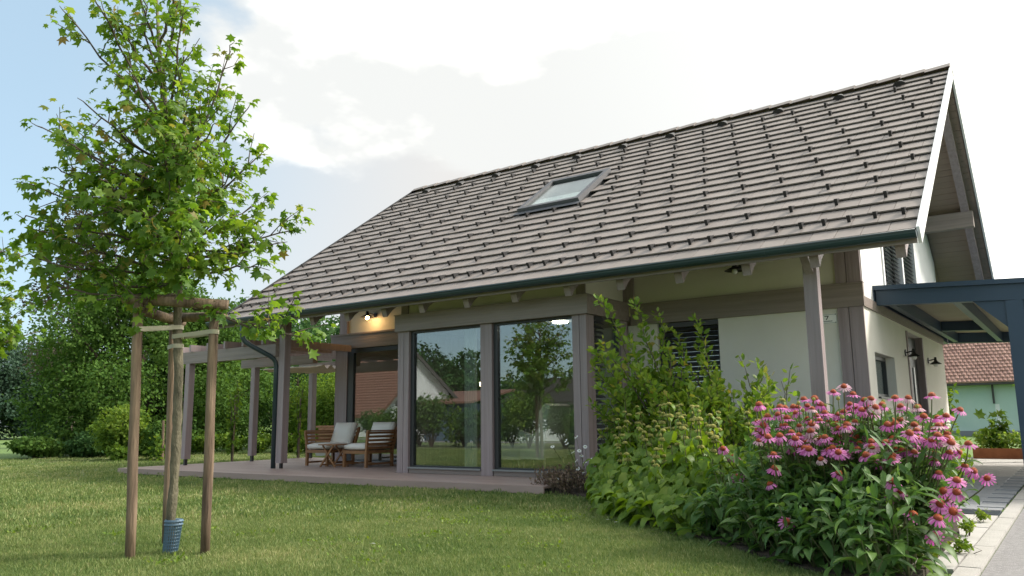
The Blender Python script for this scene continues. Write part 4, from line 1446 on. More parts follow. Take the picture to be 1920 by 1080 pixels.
# stakes with rails, ties and trunk guard
sf = thing('tree_stake_frame', 'frame of three weathered round stakes around the young tree', 'tree stake', (-5.8, 3.67, GZ))


def rough_log(pts, r, n=12):
    random.seed(int(abs(pts[0][0]) * 1000))
    P = [Vector(p) for p in pts]
    f = []
    for i in range(len(P) - 1):
        for j in range(5):
            f.append(P[i].lerp(P[i + 1], j / 5) + Vector((random.uniform(-.003, .003), random.uniform(-.003, .003), 0)))
    f.append(P[-1])
    return MB().tube(f, [r * random.uniform(0.96, 1.04) for _ in f], n, jit=0.03)


for p, q in (((-5.815, 3.37, GZ - .03), (-5.921, 3.37, 1.79)), ((-5.499, 3.776, GZ - .03), (-5.53, 3.776, 1.74)), ((-6.20, 3.9, GZ - .03), (-6.285, 3.9, 1.80))):
    part('stake', rough_log([p, q], 0.036), stakem, sf, smooth=True)
part('rail', rough_log([(-6.03, 3.31, 1.83), (-5.40, 3.80, 1.775)], 0.041), stakem, sf, smooth=True)
part('rail', rough_log([(-5.90, 3.36, 1.74), (-6.27, 3.97, 1.72)], 0.040), stakem, sf, smooth=True)
part('rail', rough_log([(-5.50, 3.84, 1.70), (-6.27, 3.93, 1.76)], 0.038), stakem, sf, smooth=True)


def tie(label, a, ra, b, rb, z):
    """a flat webbing strap looped round the stake and the trunk"""
    t = thing('tree_tie', label, 'tree tie', (a[0], a[1], z[0]), 'webbing ties of the young tree')
    mb = MB()
    A, B = Vector((a[0], a[1], 0)), Vector((b[0], b[1], 0))
    d = (B - A).normalized()
    s = Vector((-d.y, d.x, 0))
    loop = []
    for i in range(13):
        th = math.pi / 2 + math.pi * i / 12
        loop.append(A + (d * math.cos(th) + s * math.sin(th)) * ra)
    for i in range(13):
        th = -math.pi / 2 + math.pi * i / 12
        loop.append(B + (d * math.cos(th) + s * math.sin(th)) * rb)
    n = len(loop)
    za, zb = z
    for i, p in enumerate(loop):
        u = max(0, min(1, (p - A).dot(d) / (B - A).length))
        zz = za + (zb - za) * u
        mb.v += [(p.x, p.y, zz - 0.017), (p.x, p.y, zz + 0.017)]
    for i in range(n):
        j = (i + 1) % n
        mb.f.append((2 * i, 2 * j, 2 * j + 1, 2 * i + 1))
    t.location = (a[0], a[1], za)
    part('strap', mb, tiem, t)
    part('knot', MB().tube([Vector((b[0], b[1], zb - .02)) - d * rb * 1.02, Vector((b[0], b[1], zb + .02)) - d * rb * 1.02], 0.012, 6), tiem, t)


tie('pale webbing tie from the front left stake to the trunk', (-5.905, 3.37), 0.042, (-5.85, 3.67), 0.044, (1.585, 1.62))
tie('pale webbing tie from the right stake to the trunk', (-5.527, 3.776), 0.042, (-5.845, 3.67), 0.044, (1.57, 1.545))
tie('pale webbing tie from the rear stake to the trunk, lowest of the three', (-6.275, 3.9), 0.042, (-5.835, 3.67), 0.043, (1.50, 1.47))

gd = thing('trunk_guard', 'blue grey plastic mesh guard round the foot of the young tree', 'trunk guard', (-5.79, 3.67, GZ))
gmb = MB()
nh, na = 10, 22
for k in range(nh + 1):
    z = GZ + 0.005 + k * 0.245 / nh
    r0 = 0.050 + 0.010 * k / nh
    cx = -5.785 + 0.03 * k / nh
    gmb.tube([(cx + r0 * math.cos(2 * math.pi * j / na), 3.67 + r0 * math.sin(2 * math.pi * j / na), z) for j in range(na + 1)], 0.0045 if k not in (nh, nh - 1) else 0.012, 4, cap=False)
for j in range(na):
    a = 2 * math.pi * j / na
    gmb.tube([(-5.785 + 0.050 * math.cos(a), 3.67 + 0.050 * math.sin(a), GZ), (-5.755 + 0.060 * math.cos(a), 3.67 + 0.060 * math.sin(a), GZ + 0.25)], 0.006, 4, cap=False)
part('mesh_sleeve', gmb, guard_b, gd)

# second young tree just outside the picture: its twigs reach in at the left edge and it mirrors in the bay
y2 = thing('young_tree', 'young tree at the left edge, only its outer twigs in view', 'tree', (-11.3, 3.6, GZ))
g = np.random.default_rng(5)
L2 = []
tk2 = [(-11.3, 3.6, GZ), (-11.3, 3.6, 0.6), (-11.33, 3.6, 1.3), (-11.28, 3.61, 2.1), (-11.3, 3.6, 3.0), (-11.26, 3.6, 3.9)]
for k in range(30):
    z = 1.45 + 2.2 * (k / 30)
    a = k * 2.4
    r_ = 1.0 * (1.0 - 0.70 * (k / 30) ** 1.3) * g.uniform(0.75, 1.1)
    L2.append(((-11.3, 3.6, z), (-11.3 + math.cos(a) * r_, 3.6 + math.sin(a) * r_, z + 0.35 + 0.25 * g.random()), 0.014))
for tip in [(-10.998, 4.545, 3.013), (-11.022, 4.487, 3.077), (-10.942, 4.678, 2.264), (-10.893, 4.791, 2.03), (-10.976, 4.596, 1.919), (-11.014, 4.505, 2.457)]:
    L2.append(((-11.29, 3.61, tip[2] - 0.45), tip, 0.014))
young_tree(y2, tk2, [0.05, 0.045, 0.04, 0.03, 0.02, 0.008], L2, 8, 0.10, 46, 0.42)
part('stake', rough_log([(-11.6, 3.35, GZ), (-11.6, 3.35, 1.7)], 0.045), stakem, y2)


def big_tree(name, label, cat, x, y, h, rx, rz_, base, m, n_cl, n_lf, size, seed, group=None, tv=QUADL_V, tf=QUADL_F, z0=GZ, trunk_r=0.25, droop=0.0, lean=0.0, shape=1.0, bark=None):
    t = thing(name, label, cat, (x, y, z0), group)
    g = np.random.default_rng(seed)
    random.seed(seed)
    mb = MB()
    top = np.array([x + lean, y, z0 + h * 0.8])
    pts = [Vector((x + lean * u * u + g.normal() * 0.06 * h * 0.1, y + g.normal() * 0.06 * h * .1, z0 - 0.05 + h * 0.8 * u)) for u in np.linspace(0, 1, 8)]
    mb.tube(pts, [trunk_r * (1 - 0.85 * i / 7) + 0.02 for i in range(8)], 9, jit=0.05)
    chunks = []
    cz0, cz1 = z0 + base, z0 + h
    cl = []
    for k in range(n_cl):
        u = (k + 0.5) / n_cl
        z = cz0 + (cz1 - cz0) * u
        prof = (math.sin(math.pi * (0.10 + 0.86 * u ** shape)) ** 0.6)
        a = k * 2.399 + g.uniform(-.4, .4)
        rr = rx * prof * math.sqrt(g.uniform(0.12, 1.0)) * 0.85
        c = np.array([x + lean * u + math.cos(a) * rr, y + math.sin(a) * rr, z + g.normal() * 0.05 * h])
        cl.append(c)
        cr = rx * g.uniform(0.22, 0.40)
        r3 = np.array([cr, cr, cr * rz_])
        P, d = blob(n_lf // n_cl, c, r3, int(seed * 97 + k), shell=0.3)
        if droop:
            P[:, 2] -= droop * np.abs(g.normal(size=len(P))) * cr
        base_t = g.normal(0.45, 0.13)
        tint = np.clip(base_t + g.normal(0, 0.16, len(P)), 0, 1)
        ok = P[:, 2] > z0 + 0.05
        chunks.append(leaves(P[ok], d[ok], size, tv, tf, int(seed * 31 + k), tint=tint[ok]))
    for c in cl[::max(1, n_cl // 14)]:
        s = pts[min(6, max(1, int((c[2] - z0) / (h * .8) * 7 * 0.6)))]
        mb.tube([s, s.lerp(Vector(c), .5) + Vector((0, 0, -0.03 * h)), Vector(c)], [trunk_r * 0.35, trunk_r * 0.2, 0.02], 6)
    part('trunk', mb, bark or oldbark, t)
    leaf_part('crown', chunks, m, t)
    return t


# the big willow-like tree behind the lawn, left
big_tree('rounded_tree', 'large rounded green tree behind the lawn, left of the pergola', 'tree', -27.2, 15.6, 6.1, 3.5, 0.8, 0.2, lf_willow, 60, 62000, 0.115, 41, trunk_r=0.35, shape=0.85)
big_tree('rounded_tree', 'loose paler tree behind the pergola, right of the largest tree', 'tree', -27.2, 18.3, 5.0, 2.6, 0.9, 0.2, lf_willow, 40, 30000, 0.115, 42, trunk_r=0.25)
big_tree('broadleaf_tree', 'dark tree behind the pergola next to the house post', 'tree', -27.5, 23.0, 3.9, 3.6, 0.7, 0.0, lf_dark, 40, 26000, 0.12, 43, trunk_r=0.25)
big_tree('tall_spruce', 'tall thin brownish conifer rising behind the young tree crown', 'tree', -39.5, 19.4, 11.6, 2.6, 0.5, 3.2, lf_brown, 40, 9000, 0.17, 44, trunk_r=0.2, droop=0.6, shape=0.7)
# far wood on the left: dark trees along the field, haze painted into their leaf colour
fw = [(-72, 24.0, 10.5, 4.6), (-71, 28.5, 9.5, 4.4), (-69, 32.0, 7.0, 3.6), (-66, 34.5, 6.6, 3.4), (-75, 35, 9.5, 5), (-78, 27, 12, 5), (-64, 37, 7.5, 4), (-62, 42, 8, 4.5)]
for i, (x, y, h, r_) in enumerate(fw):
    h *= 0.80
    big_tree('far_tree', ('tallest dark tree of the wood at the far left', 'dark bluish tree of the wood over the field', 'lower grey-green tree at the right end of the far field', 'dark tree of the far wood behind the willow', 'tree of the far wood, back row', 'high tree at the far left behind the wood edge', 'far tree half hidden behind the willow', 'far tree behind the pergola gap')[i], 'tree', x, y, h, r_, 0.9, 0.6, lf_hazed, 30, 14000, 0.27, 60 + i, 'trees of the far wood', trunk_r=0.22)
# wooded hill beyond, seen between gutter and pergola
g_ = np.random.default_rng(77)
P, d = [], []
for k in range(90):
    a = g_.uniform(R(32), R(70))
    D_ = g_.uniform(95, 130)
    c = np.array([-D_ * math.sin(R(90) - a), D_ * math.sin(a), 2 + (D_ - 95) * 0.16 + g_.uniform(3, 9)])
    p_, d_ = blob(420, c, np.array([5, 5, 4.5]) * g_.uniform(.7, 1.1), 300 + k)
    P.append(p_)
    d.append(d_)
P, d = np.concatenate(P), np.concatenate(d)
V, F, T = leaves(P, d, 0.75, QUADL_V, QUADL_F, 9)
put('wooded_hill_trees', np_mesh('wooded_hill_trees', V, F, lf_dark, T), None, kind='stuff')
hm = MB()
for i in range(13):
    a = R(25 + i * 4)
    for D_, z in ((88, -0.3), (110, 5), (135, 8)):
        hm.v.append((-D_ * math.cos(a), D_ * math.sin(a), z))
hm.f = [(3 * i + j, 3 * i + 3 + j, 3 * i + 4 + j, 3 * i + 1 + j) for i in range(12) for j in range(2)]
part('hill', hm, fieldm, kind='structure')


def bush(name, label, x, y, r3, m, n, size, seed, group=None, tv=QUADL_V, tf=QUADL_F, lobes=7, cat='shrub', z0=GZ):
    t = thing(name, label, cat, (x, y, z0), group)
    g = np.random.default_rng(seed)
    ch = []
    mb = MB()
    for k in range(lobes):
        a = k * 2.4
        q = math.sqrt((k + .3) / lobes)
        c = np.array([x + math.cos(a) * r3[0] * 0.6 * q, y + math.sin(a) * r3[1] * 0.6 * q, z0 + r3[2] * g.uniform(0.45, 0.95)])
        rr = np.array([r3[0] * 0.45, r3[1] * 0.45, r3[2] * 0.42]) * g.uniform(0.75, 1.2)
        P, d = blob(n // lobes, c, rr, seed * 13 + k, shell=0.3)
        ok = P[:, 2] > z0 + 0.02
        tint = np.clip(g.normal(0.45, 0.14) + g.normal(0, 0.18, len(P)), 0, 1)
        ch.append(leaves(P[ok], d[ok], size, tv, tf, seed * 7 + k, tint=tint[ok]))
        mb.tube([(x, y, z0 - 0.03), tuple((np.array([x, y, z0]) + c) / 2 + g.normal(size=3) * .05), tuple(c)], [min(0.03, r3[0] * 0.05), min(0.02, r3[0] * 0.035), min(0.008, r3[0] * 0.02)], 5)
    part('stem', mb, oldbark, t)
    leaf_part('foliage', ch, m, t)
    return t


bush('round_shrub', 'rounded yellow-green shrub behind the lawn, left of the stakes', -22.6, 12.6, (1.15, 0.9, 1.15), lf_bright, 5200, 0.10, 81)
bush('round_shrub', 'olive shrub beside the yellow-green one, behind the front left stake', -21.5, 13.2, (0.8, 0.6, 0.8), lf_willow, 3000, 0.09, 82)
bush('low_perennial', 'low pale leafy clump at the lawn edge beside the round shrub', -21.9, 12.2, (0.45, 0.35, 0.32), lf_bright, 900, 0.12, 83)
gh = np.random.default_rng(91)
for i, (x, y, w, h, lab) in enumerate(((-27.6, 10.2, 1.6, 0.55, 'dark low hedge bush at the far left lawn edge'), (-26.8, 12.2, 1.2, 0.5, 'low hedge bush before the field, left part'), (-25.6, 13.4, 1.2, 0.7, 'low green bush between field and round shrub'), (-24.6, 14.6, 1.2, 0.6, 'low bush behind the yellow-green shrub'))):
    bush('low_bush', lab, x, y, (w, w * 0.8, h), (lf_dark, lf_willow)[i % 2], 3000, 0.12, 110 + i, 'low bushes along the lawn edge')
for i in range(9):
    x, y = -24.2 + i * 0.75, 16.4 + i * 0.48
    bush('hedge_plant', 'low green hedge plant behind the pergola, ' + ORD[i] + ' at the lawn edge', x, y, (0.6, 0.5, 0.52), lf_bright, 1300, 0.10, 130 + i, 'low hedge plants behind the pergola')
yg = ((-21.6, 19.6, 1.5, 3.0), (-20.0, 19.8, 1.4, 2.7), (-18.6, 19.2, 1.3, 2.5), (-17.4, 19.6, 1.2, 2.5), (-16.0, 20.4, 1.3, 2.6), (-23.6, 20.2, 1.6, 3.2))
for i, (x, y, w, h) in enumerate(yg):
    bush('garden_shrub', ('bright shrub behind the pergola, between its two rear posts', 'bright yellow-green shrub behind the rear pergola post', 'bright shrub between the downspout post and rear pergola post', 'yellow-green shrub behind the left lounge chair', 'tall shrub seen just left of the glass door post', 'tall shrub behind the front pergola posts')[i], x, y, (w, w * .8, h * 0.72), lf_bright, 9000, 0.09, 150 + i, 'garden shrubs behind the pergola')
rbw = thing('garden_wall', 'low old red brick wall behind the pergola, left of the chairs', 'wall', (-17.6, 16.9, GZ))
bm_ = MB().box(-0.12, 0.12, -0.055, 0.055, -0.03, 0.03).mesh('brick', brickm)
for r_ in range(7):
    for i in range(12):
        put('brick', bm_, rbw, (-1.5 + i * 0.253 + (0.12 if r_ % 2 else 0), random.uniform(-.006, .006), 0.45 + r_ * 0.07))
part('plinth', MB().box(-19.2, -16.0, 16.84, 16.96, GZ, 0.28), kerbm, rbw)
gc = thing('garden_chair', 'red brown slatted garden chair back seen behind the left lounge chair', 'chair', (-15.35, 14.9, 0))
for k in range(6):
    part('back_slat', MB().box(-15.55 + k * 0.075, -15.505 + k * 0.075, 15.1, 15.12, 0.40, 0.98), brickm, gc)
part('seat', MB().box(-15.6, -15.08, 14.65, 15.1, 0.38, 0.41), brickm, gc)
for x in (-15.58, -15.10):
    for y in (14.68, 15.08):
        part('leg', MB().box(x - .02, x + .02, y - .02, y + .02, -0.1, 0.38), brickm, gc)


def espalier(label, x, y, h, seed, n):
    t = small_plant('trained_fruit_tree', label, 'tree', (x, y, GZ), h, 5, n, 0.125, lf_bright, OVAL_V, OVAL_F, seed, 0.22, 'trained fruit trees by the pergola')
    part('stake', MB().tube([(x + 0.05, y, GZ - .02), (x + 0.06, y, h * 0.75)], 0.022, 7), stakem, t)


espalier('small trained fruit tree left of the middle pergola post', -18.0, 13.0, 2.2, 201, 220)
espalier('small trained fruit tree just right of the downspout post', -16.35, 13.75, 2.0, 202, 190)
sp = thing('sapling', 'tiny sapling tied to a short wooden stick at the lawn edge', 'sapling', (-20.64, 12.72, GZ))
part('stake', MB().tube([(-20.64, 12.72, GZ - .02), (-20.66, 12.68, 0.98)], 0.035, 7), stakem, sp)
g_ = np.random.default_rng(6)
P = np.stack([-20.75 + g_.normal(0, .13, 90), 12.65 + g_.normal(0, .1, 90), GZ + np.abs(g_.normal(0.1, .35, 90))], 1)
leaf_part('foliage', [leaves(P, unit(g_.normal(size=(90, 3))), 0.13, OVAL_V, OVAL_F, 7)], lf_bright, sp)

# ------------------------------------------------------------------ across the road behind the camera: what the glass mirrors


def gable_house(name, label, x0, x1, y0, y1, eave, ridge, wm, rm_, axis='x', windows=(), rz=0.0, pivot=None):
    t = thing(name, label, 'house', pivot or ((x0 + x1) / 2, y1, GZ))
    part('wall', MB().box(x0, x1, y0, y1, GZ, eave), wm, t)
    ym, xm = (y0 + y1) / 2, (x0 + x1) / 2
    if axis == 'x':
        part('gable', MB().prism([(y0, eave), (y1, eave), (ym, ridge)], 'x', x0, x1), wm, t)
        sl_ = (ridge - eave) / (y1 - ym)
        r_ = MB()
        # lapped tile courses on the slope that faces the garden
        nc = 22
        hw = y1 - ym + .6
        for c in range(nc):
            ya, yb_ = ym + hw * c / nc, ym + hw * (c + 1) / nc
            za, zb_ = ridge + 0.2 - sl_ * (ya - ym), ridge + 0.2 - sl_ * (yb_ - ym)
            r_.prism([(ya, za + .005), (yb_ + .03, zb_ + 0.055), (yb_ + .03, zb_ + 0.005)], 'x', x0 - .5, x1 + .5)
        for s in (1, -1):
            r_.prism([(ym, ridge + .02), (ym, ridge + 0.2), (ym + s * (y1 - ym + .6), eave - .6 * sl_ + 0.2), (ym + s * (y1 - ym + .6), eave - .6 * sl_ + .02)], 'x', x0 - .5, x1 + .5)
        part('roof', r_, rm_, t)
    else:
        part('gable', MB().prism([(x0, eave), (x1, eave), (xm, ridge)], 'y', y0, y1), wm, t)
        sl_ = (ridge - eave) / (x1 - xm)
        r_ = MB()
        for s in (1, -1):
            r_.prism([(xm, ridge + .02), (xm, ridge + 0.25), (xm + s * (x1 - xm + .6), eave - .6 * sl_ + 0.25), (xm + s * (x1 - xm + .6), eave - .6 * sl_ + .02)], 'y', y0 - .6, y1 + .6)
        part('roof', r_, rm_, t)
    for (wx, wz, ww, wh) in windows:
        w = part('window', MB().box(wx, wx + ww, y1 + 0.002, y1 + 0.03, wz, wz + wh), framem, t)
        part('pane', MB().box(wx + .08, wx + ww - .08, y1 + 0.031, y1 + 0.036, wz + .08, wz + wh - .08), pane, w)
    t.rotation_euler = (0, 0, rz)
    return t


gable_house('neighbour_house', 'white gabled house with dark eaves mirrored in the left bay pane', -32.5, -27.3, -18, -12.0, 2.4, 5.3, houseW, roofD, 'y', ((-30.3, 2.9, .8, 1.0),), R(-39), (-27.3, -12.0, GZ))
gable_house('neighbour_house', 'house with long red tiled roof mirrored in the glass door', -56, -39.5, -24, -15, 1.7, 5.6, houseW, roofR, 'x')
cp2 = thing('shed', 'blue-grey timber shed with red roof edge mirrored in the left bay pane', 'shed', (-26.5, -11, GZ))
part('wall', MB().box(-31.5, -25.2, -14.0, -11.2, GZ, 1.75), shedB, cp2)
part('roof', MB().prism([(-14.6, 2.55), (-10.7, 1.85), (-10.7, 1.75), (-14.6, 2.45)], 'x', -32, -24.8), roofR, cp2)
gable_house('neighbour_house', 'beige house with dark garage opening mirrored in the right bay pane', -28.0, -20.4, -26, -18.5, 1.9, 3.3, houseB, roofD, 'x', ((-27.2, 0.6, 1.2, 1.0), (-22.4, 0.6, 1.2, 1.0)))
part('garage_opening_panel', MB().box(-25.6, -23.6, -18.49, -18.46, GZ, 1.7), framem, bpy.data.objects['neighbour_house.002'])  # flat dark panel, its colour standing in for the shade inside the open garage
gw = thing('boundary_wall', 'low white wall mirrored behind the armchair', 'wall', (-20, -12, GZ))
part('panel', MB().box(-23.5, -17.5, -12.4, -12.2, GZ, 0.95), houseW, gw)
for i, (x, y, h, r_) in enumerate(((-46, -31, 6.4, 3.6), (-42, -31, 5.6, 3.2), (-52, -33, 7, 4.4), (-37.0, -32.5, 3.4, 3.6))):
    big_tree('neighbour_tree', ('tall dark tree behind the mirrored white house', 'dark tree mirrored right of the white house', 'dark tree mirrored at the left of the bay', 'lower dark tree mirrored behind the beige house')[i], 'tree', x, y, h, r_, 0.9, 1.0, lf_dark, 22, 6000, 0.36, 230 + i, 'mirrored trees beyond the road')
for i in range(15):
    x = -29.0 + i * 1.15
    bush('roadside_shrub', ('dark roadside shrub mirrored low in the bay panes', 'olive roadside shrub mirrored low in the bay panes', 'yellow-green roadside shrub mirrored low in the bay panes')[i % 3] + ', ' + ORD[i // 3] + ' of its colour', x, -3.9 + (i % 2) * 0.6, (0.95, .8, 1.15 + .15 * (i % 4)), (lf_dark, lf_willow, lf_bright)[i % 3], 2000, 0.12, 250 + i, 'roadside shrubs mirrored in the bay')

# ------------------------------------------------------------------ flower bed
BX = GZ + 0.035


def lf_mesh(name, m, count, **kw):
    out = []
    for i in range(count):
        v, f = blade_leaf(**kw)
        t = random.uniform(0.15, 0.85)
        out.append(np_mesh(name, np.array(v), np.array(f), m, np.full(len(v), t)))
    return out


random.seed(77)
cone_leaf = []
for i in range(7):
    cone_leaf += lf_mesh('leaf', lf_cone, 1, width=random.uniform(0.17, 0.25), droop=random.uniform(0.45, 0.85), fold=0.06, n=5, wav=0.012)
sage_leaf = []
for i in range(7):
    sage_leaf += lf_mesh('leaf', lf_sage, 1, width=random.uniform(0.26, 0.36), droop=random.uniform(0.6, 1.15), fold=0.09, n=5, heart=0.8, wav=0.02)


def put_leaf(meshes, parent, p, az, pitch, size):
    me_ = meshes[random.randrange(len(meshes))]
    o = put('leaf', me_, parent)
    m_ = Matrix.Translation(p) @ Matrix.Rotation(az, 4, 'Z') @ Matrix.Rotation(pitch, 4, 'X') @ Matrix.Rotation(random.uniform(-.3, .3), 4, 'Y') @ Matrix.Scale(size, 4)
    o.matrix_local = m_
    return o


def flower_meshes():
    P, C = [], []
    for k in range(5):
        v, f, tn = [], [], []
        npet = random.choice((13, 14, 15, 16))
        droop = (0.25, 0.55, 0.8, 0.45, 1.05)[k]
        for i in range(npet):
            a = 2 * math.pi * i / npet + random.uniform(-.08, .08)
            L_ = random.uniform(0.9, 1.08)
            dr = droop + random.uniform(-.12, .18)
            b = len(v)
            t = random.uniform(0.1, 0.9)
            ca, sa = math.cos(a), math.sin(a)
            tw = random.uniform(-0.012, 0.012)
            for q, (u, w) in enumerate(((0.28, 0.055), (0.55, 0.105), (0.85, 0.105), (1.0, 0.055))):
                rr = 0.28 + (u - 0.28) * L_ * math.cos(dr * (u - .1))
                z = -0.02 - math.sin(dr) * (u - 0.28) ** 1.25 * 0.95
                v += [(ca * rr - sa * w, sa * rr + ca * w, z + tw), (ca * rr + sa * w, sa * rr - ca * w, z - tw)]
                tn += [t, t]
            for q in range(3):
                f += [(b + 2 * q, b + 2 * q + 1, b + 2 * q + 3), (b + 2 * q, b + 2 * q + 3, b + 2 * q + 2)]
        P.append(np_mesh('petals', np.array(v), np.array(f), petal_m, np.array(tn)))
    for k in range(3):
        v, f, tn = [], [], []
        # dome with raised spikes in spiral order
        n1 = 12
        rings = 6
        for j in range(rings + 1):
            th = math.pi / 2 * j / rings
            for i in range(n1):
                v.append((0.37 * math.cos(th) * math.cos(2 * math.pi * i / n1), 0.37 * math.cos(th) * math.sin(2 * math.pi * i / n1), 0.38 * math.sin(th) - 0.04))
                tn.append(0.12 + 0.25 * j / rings)
        for j in range(rings):
            for i in range(n1):
                a, b = j * n1 + i, j * n1 + (i + 1) % n1
                f += [(a, b, b + n1), (a, b + n1, a + n1)]
        for q in range(95):
            th = math.acos(1 - (q + .5) / 95)
            ph = q * 2.39996
            d = Vector((math.sin(th) * math.cos(ph), math.sin(th) * math.sin(ph), math.cos(th)))
            c = Vector((d.x * 0.36, d.y * 0.36, d.z * 0.37 - 0.04))
            e = d.cross(Vector((0, 0, 1)) if abs(d.z) < .9 else Vector((1, 0, 0))).normalized() * 0.026
            h = d.cross(e)
            tip = c + Vector((d.x, d.y, d.z + 0.35)) * 0.10
            b = len(v)
            v += [tuple(c + e), tuple(c - e * .5 + h * .8), tuple(c - e * .5 - h * .8), tuple(tip)]
            lv = 0.35 + 0.65 * max(0, math.cos(th)) + random.uniform(-.1, .1)
            tn += [0.3, 0.3, 0.3, lv + 0.15]
            f += [(b, b + 1, b + 3), (b + 1, b + 2, b + 3), (b + 2, b, b + 3)]
        C.append(np_mesh('cone', np.array(v), np.array(f), cone_m, np.array(tn)))
    return P, C


petal_meshes, cone_meshes = flower_meshes()
faded_m = leaf_mat('faded_petal', [(0.50, 0.26, 0.36), (0.60, 0.40, 0.46), (0.58, 0.44, 0.40)], 0.3, 0.7)
faded_meshes = []
for me_ in petal_meshes:
    f_ = me_.copy()
    f_.materials.clear()
    f_.materials.append(faded_m)
    faded_meshes.append(f_)


def coneflower(head, base, radius, tilt, az, label, group, nleaf=6, droop=None):
    t = thing('coneflower', label, 'coneflower', base, group)
    B, Hd = Vector(base), Vector(head)
    up = Vector((math.sin(tilt) * math.cos(az), math.sin(tilt) * math.sin(az), math.cos(tilt)))
    mid = B.lerp(Hd, 0.55) + Vector((random.uniform(-.03, .03), random.uniform(-.03, .03), 0.02))
    pts = []
    P0, P1, P2, P3 = B, B + Vector((0, 0, 0.35 * (Hd - B).length)), Hd - up * 0.25 * (Hd - B).length, Hd
    for i in range(8):
        u = i / 7
        pts.append(P0 * (1 - u) ** 3 + P1 * 3 * u * (1 - u) ** 2 + P2 * 3 * u * u * (1 - u) + P3 * u ** 3)
    part('stem', MB().tube(pts, [0.006 - 0.0018 * i / 7 for i in range(8)], 5), stem_m, t)
    q = up.to_track_quat('Z', 'Y').to_matrix().to_4x4()
    k = random.randrange(5) if droop is None else droop
    for nm, me_ in (('petals', (faded_meshes if random.random() < 0.13 else petal_meshes)[k]), ('cone', cone_meshes[random.randrange(3)])):
        o = put(nm, me_, t)
        o.matrix_local = Matrix.Translation(Hd - B) @ q @ Matrix.Rotation(random.uniform(0, 6.28), 4, 'Z') @ Matrix.Scale(radius, 4)
    for i in range(nleaf):
        u = 0.14 + 0.74 * (i + random.random()) / nleaf
        j = min(6, int(u * 7))
        p = pts[j].lerp(pts[j + 1], u * 7 - j) - B
        put_leaf(cone_leaf, t, p, i * 2.4 + random.uniform(-.5, .5), random.uniform(-0.5, 0.4), random.uniform(0.12, 0.19) * (1.12 - 0.55 * u))
    return t


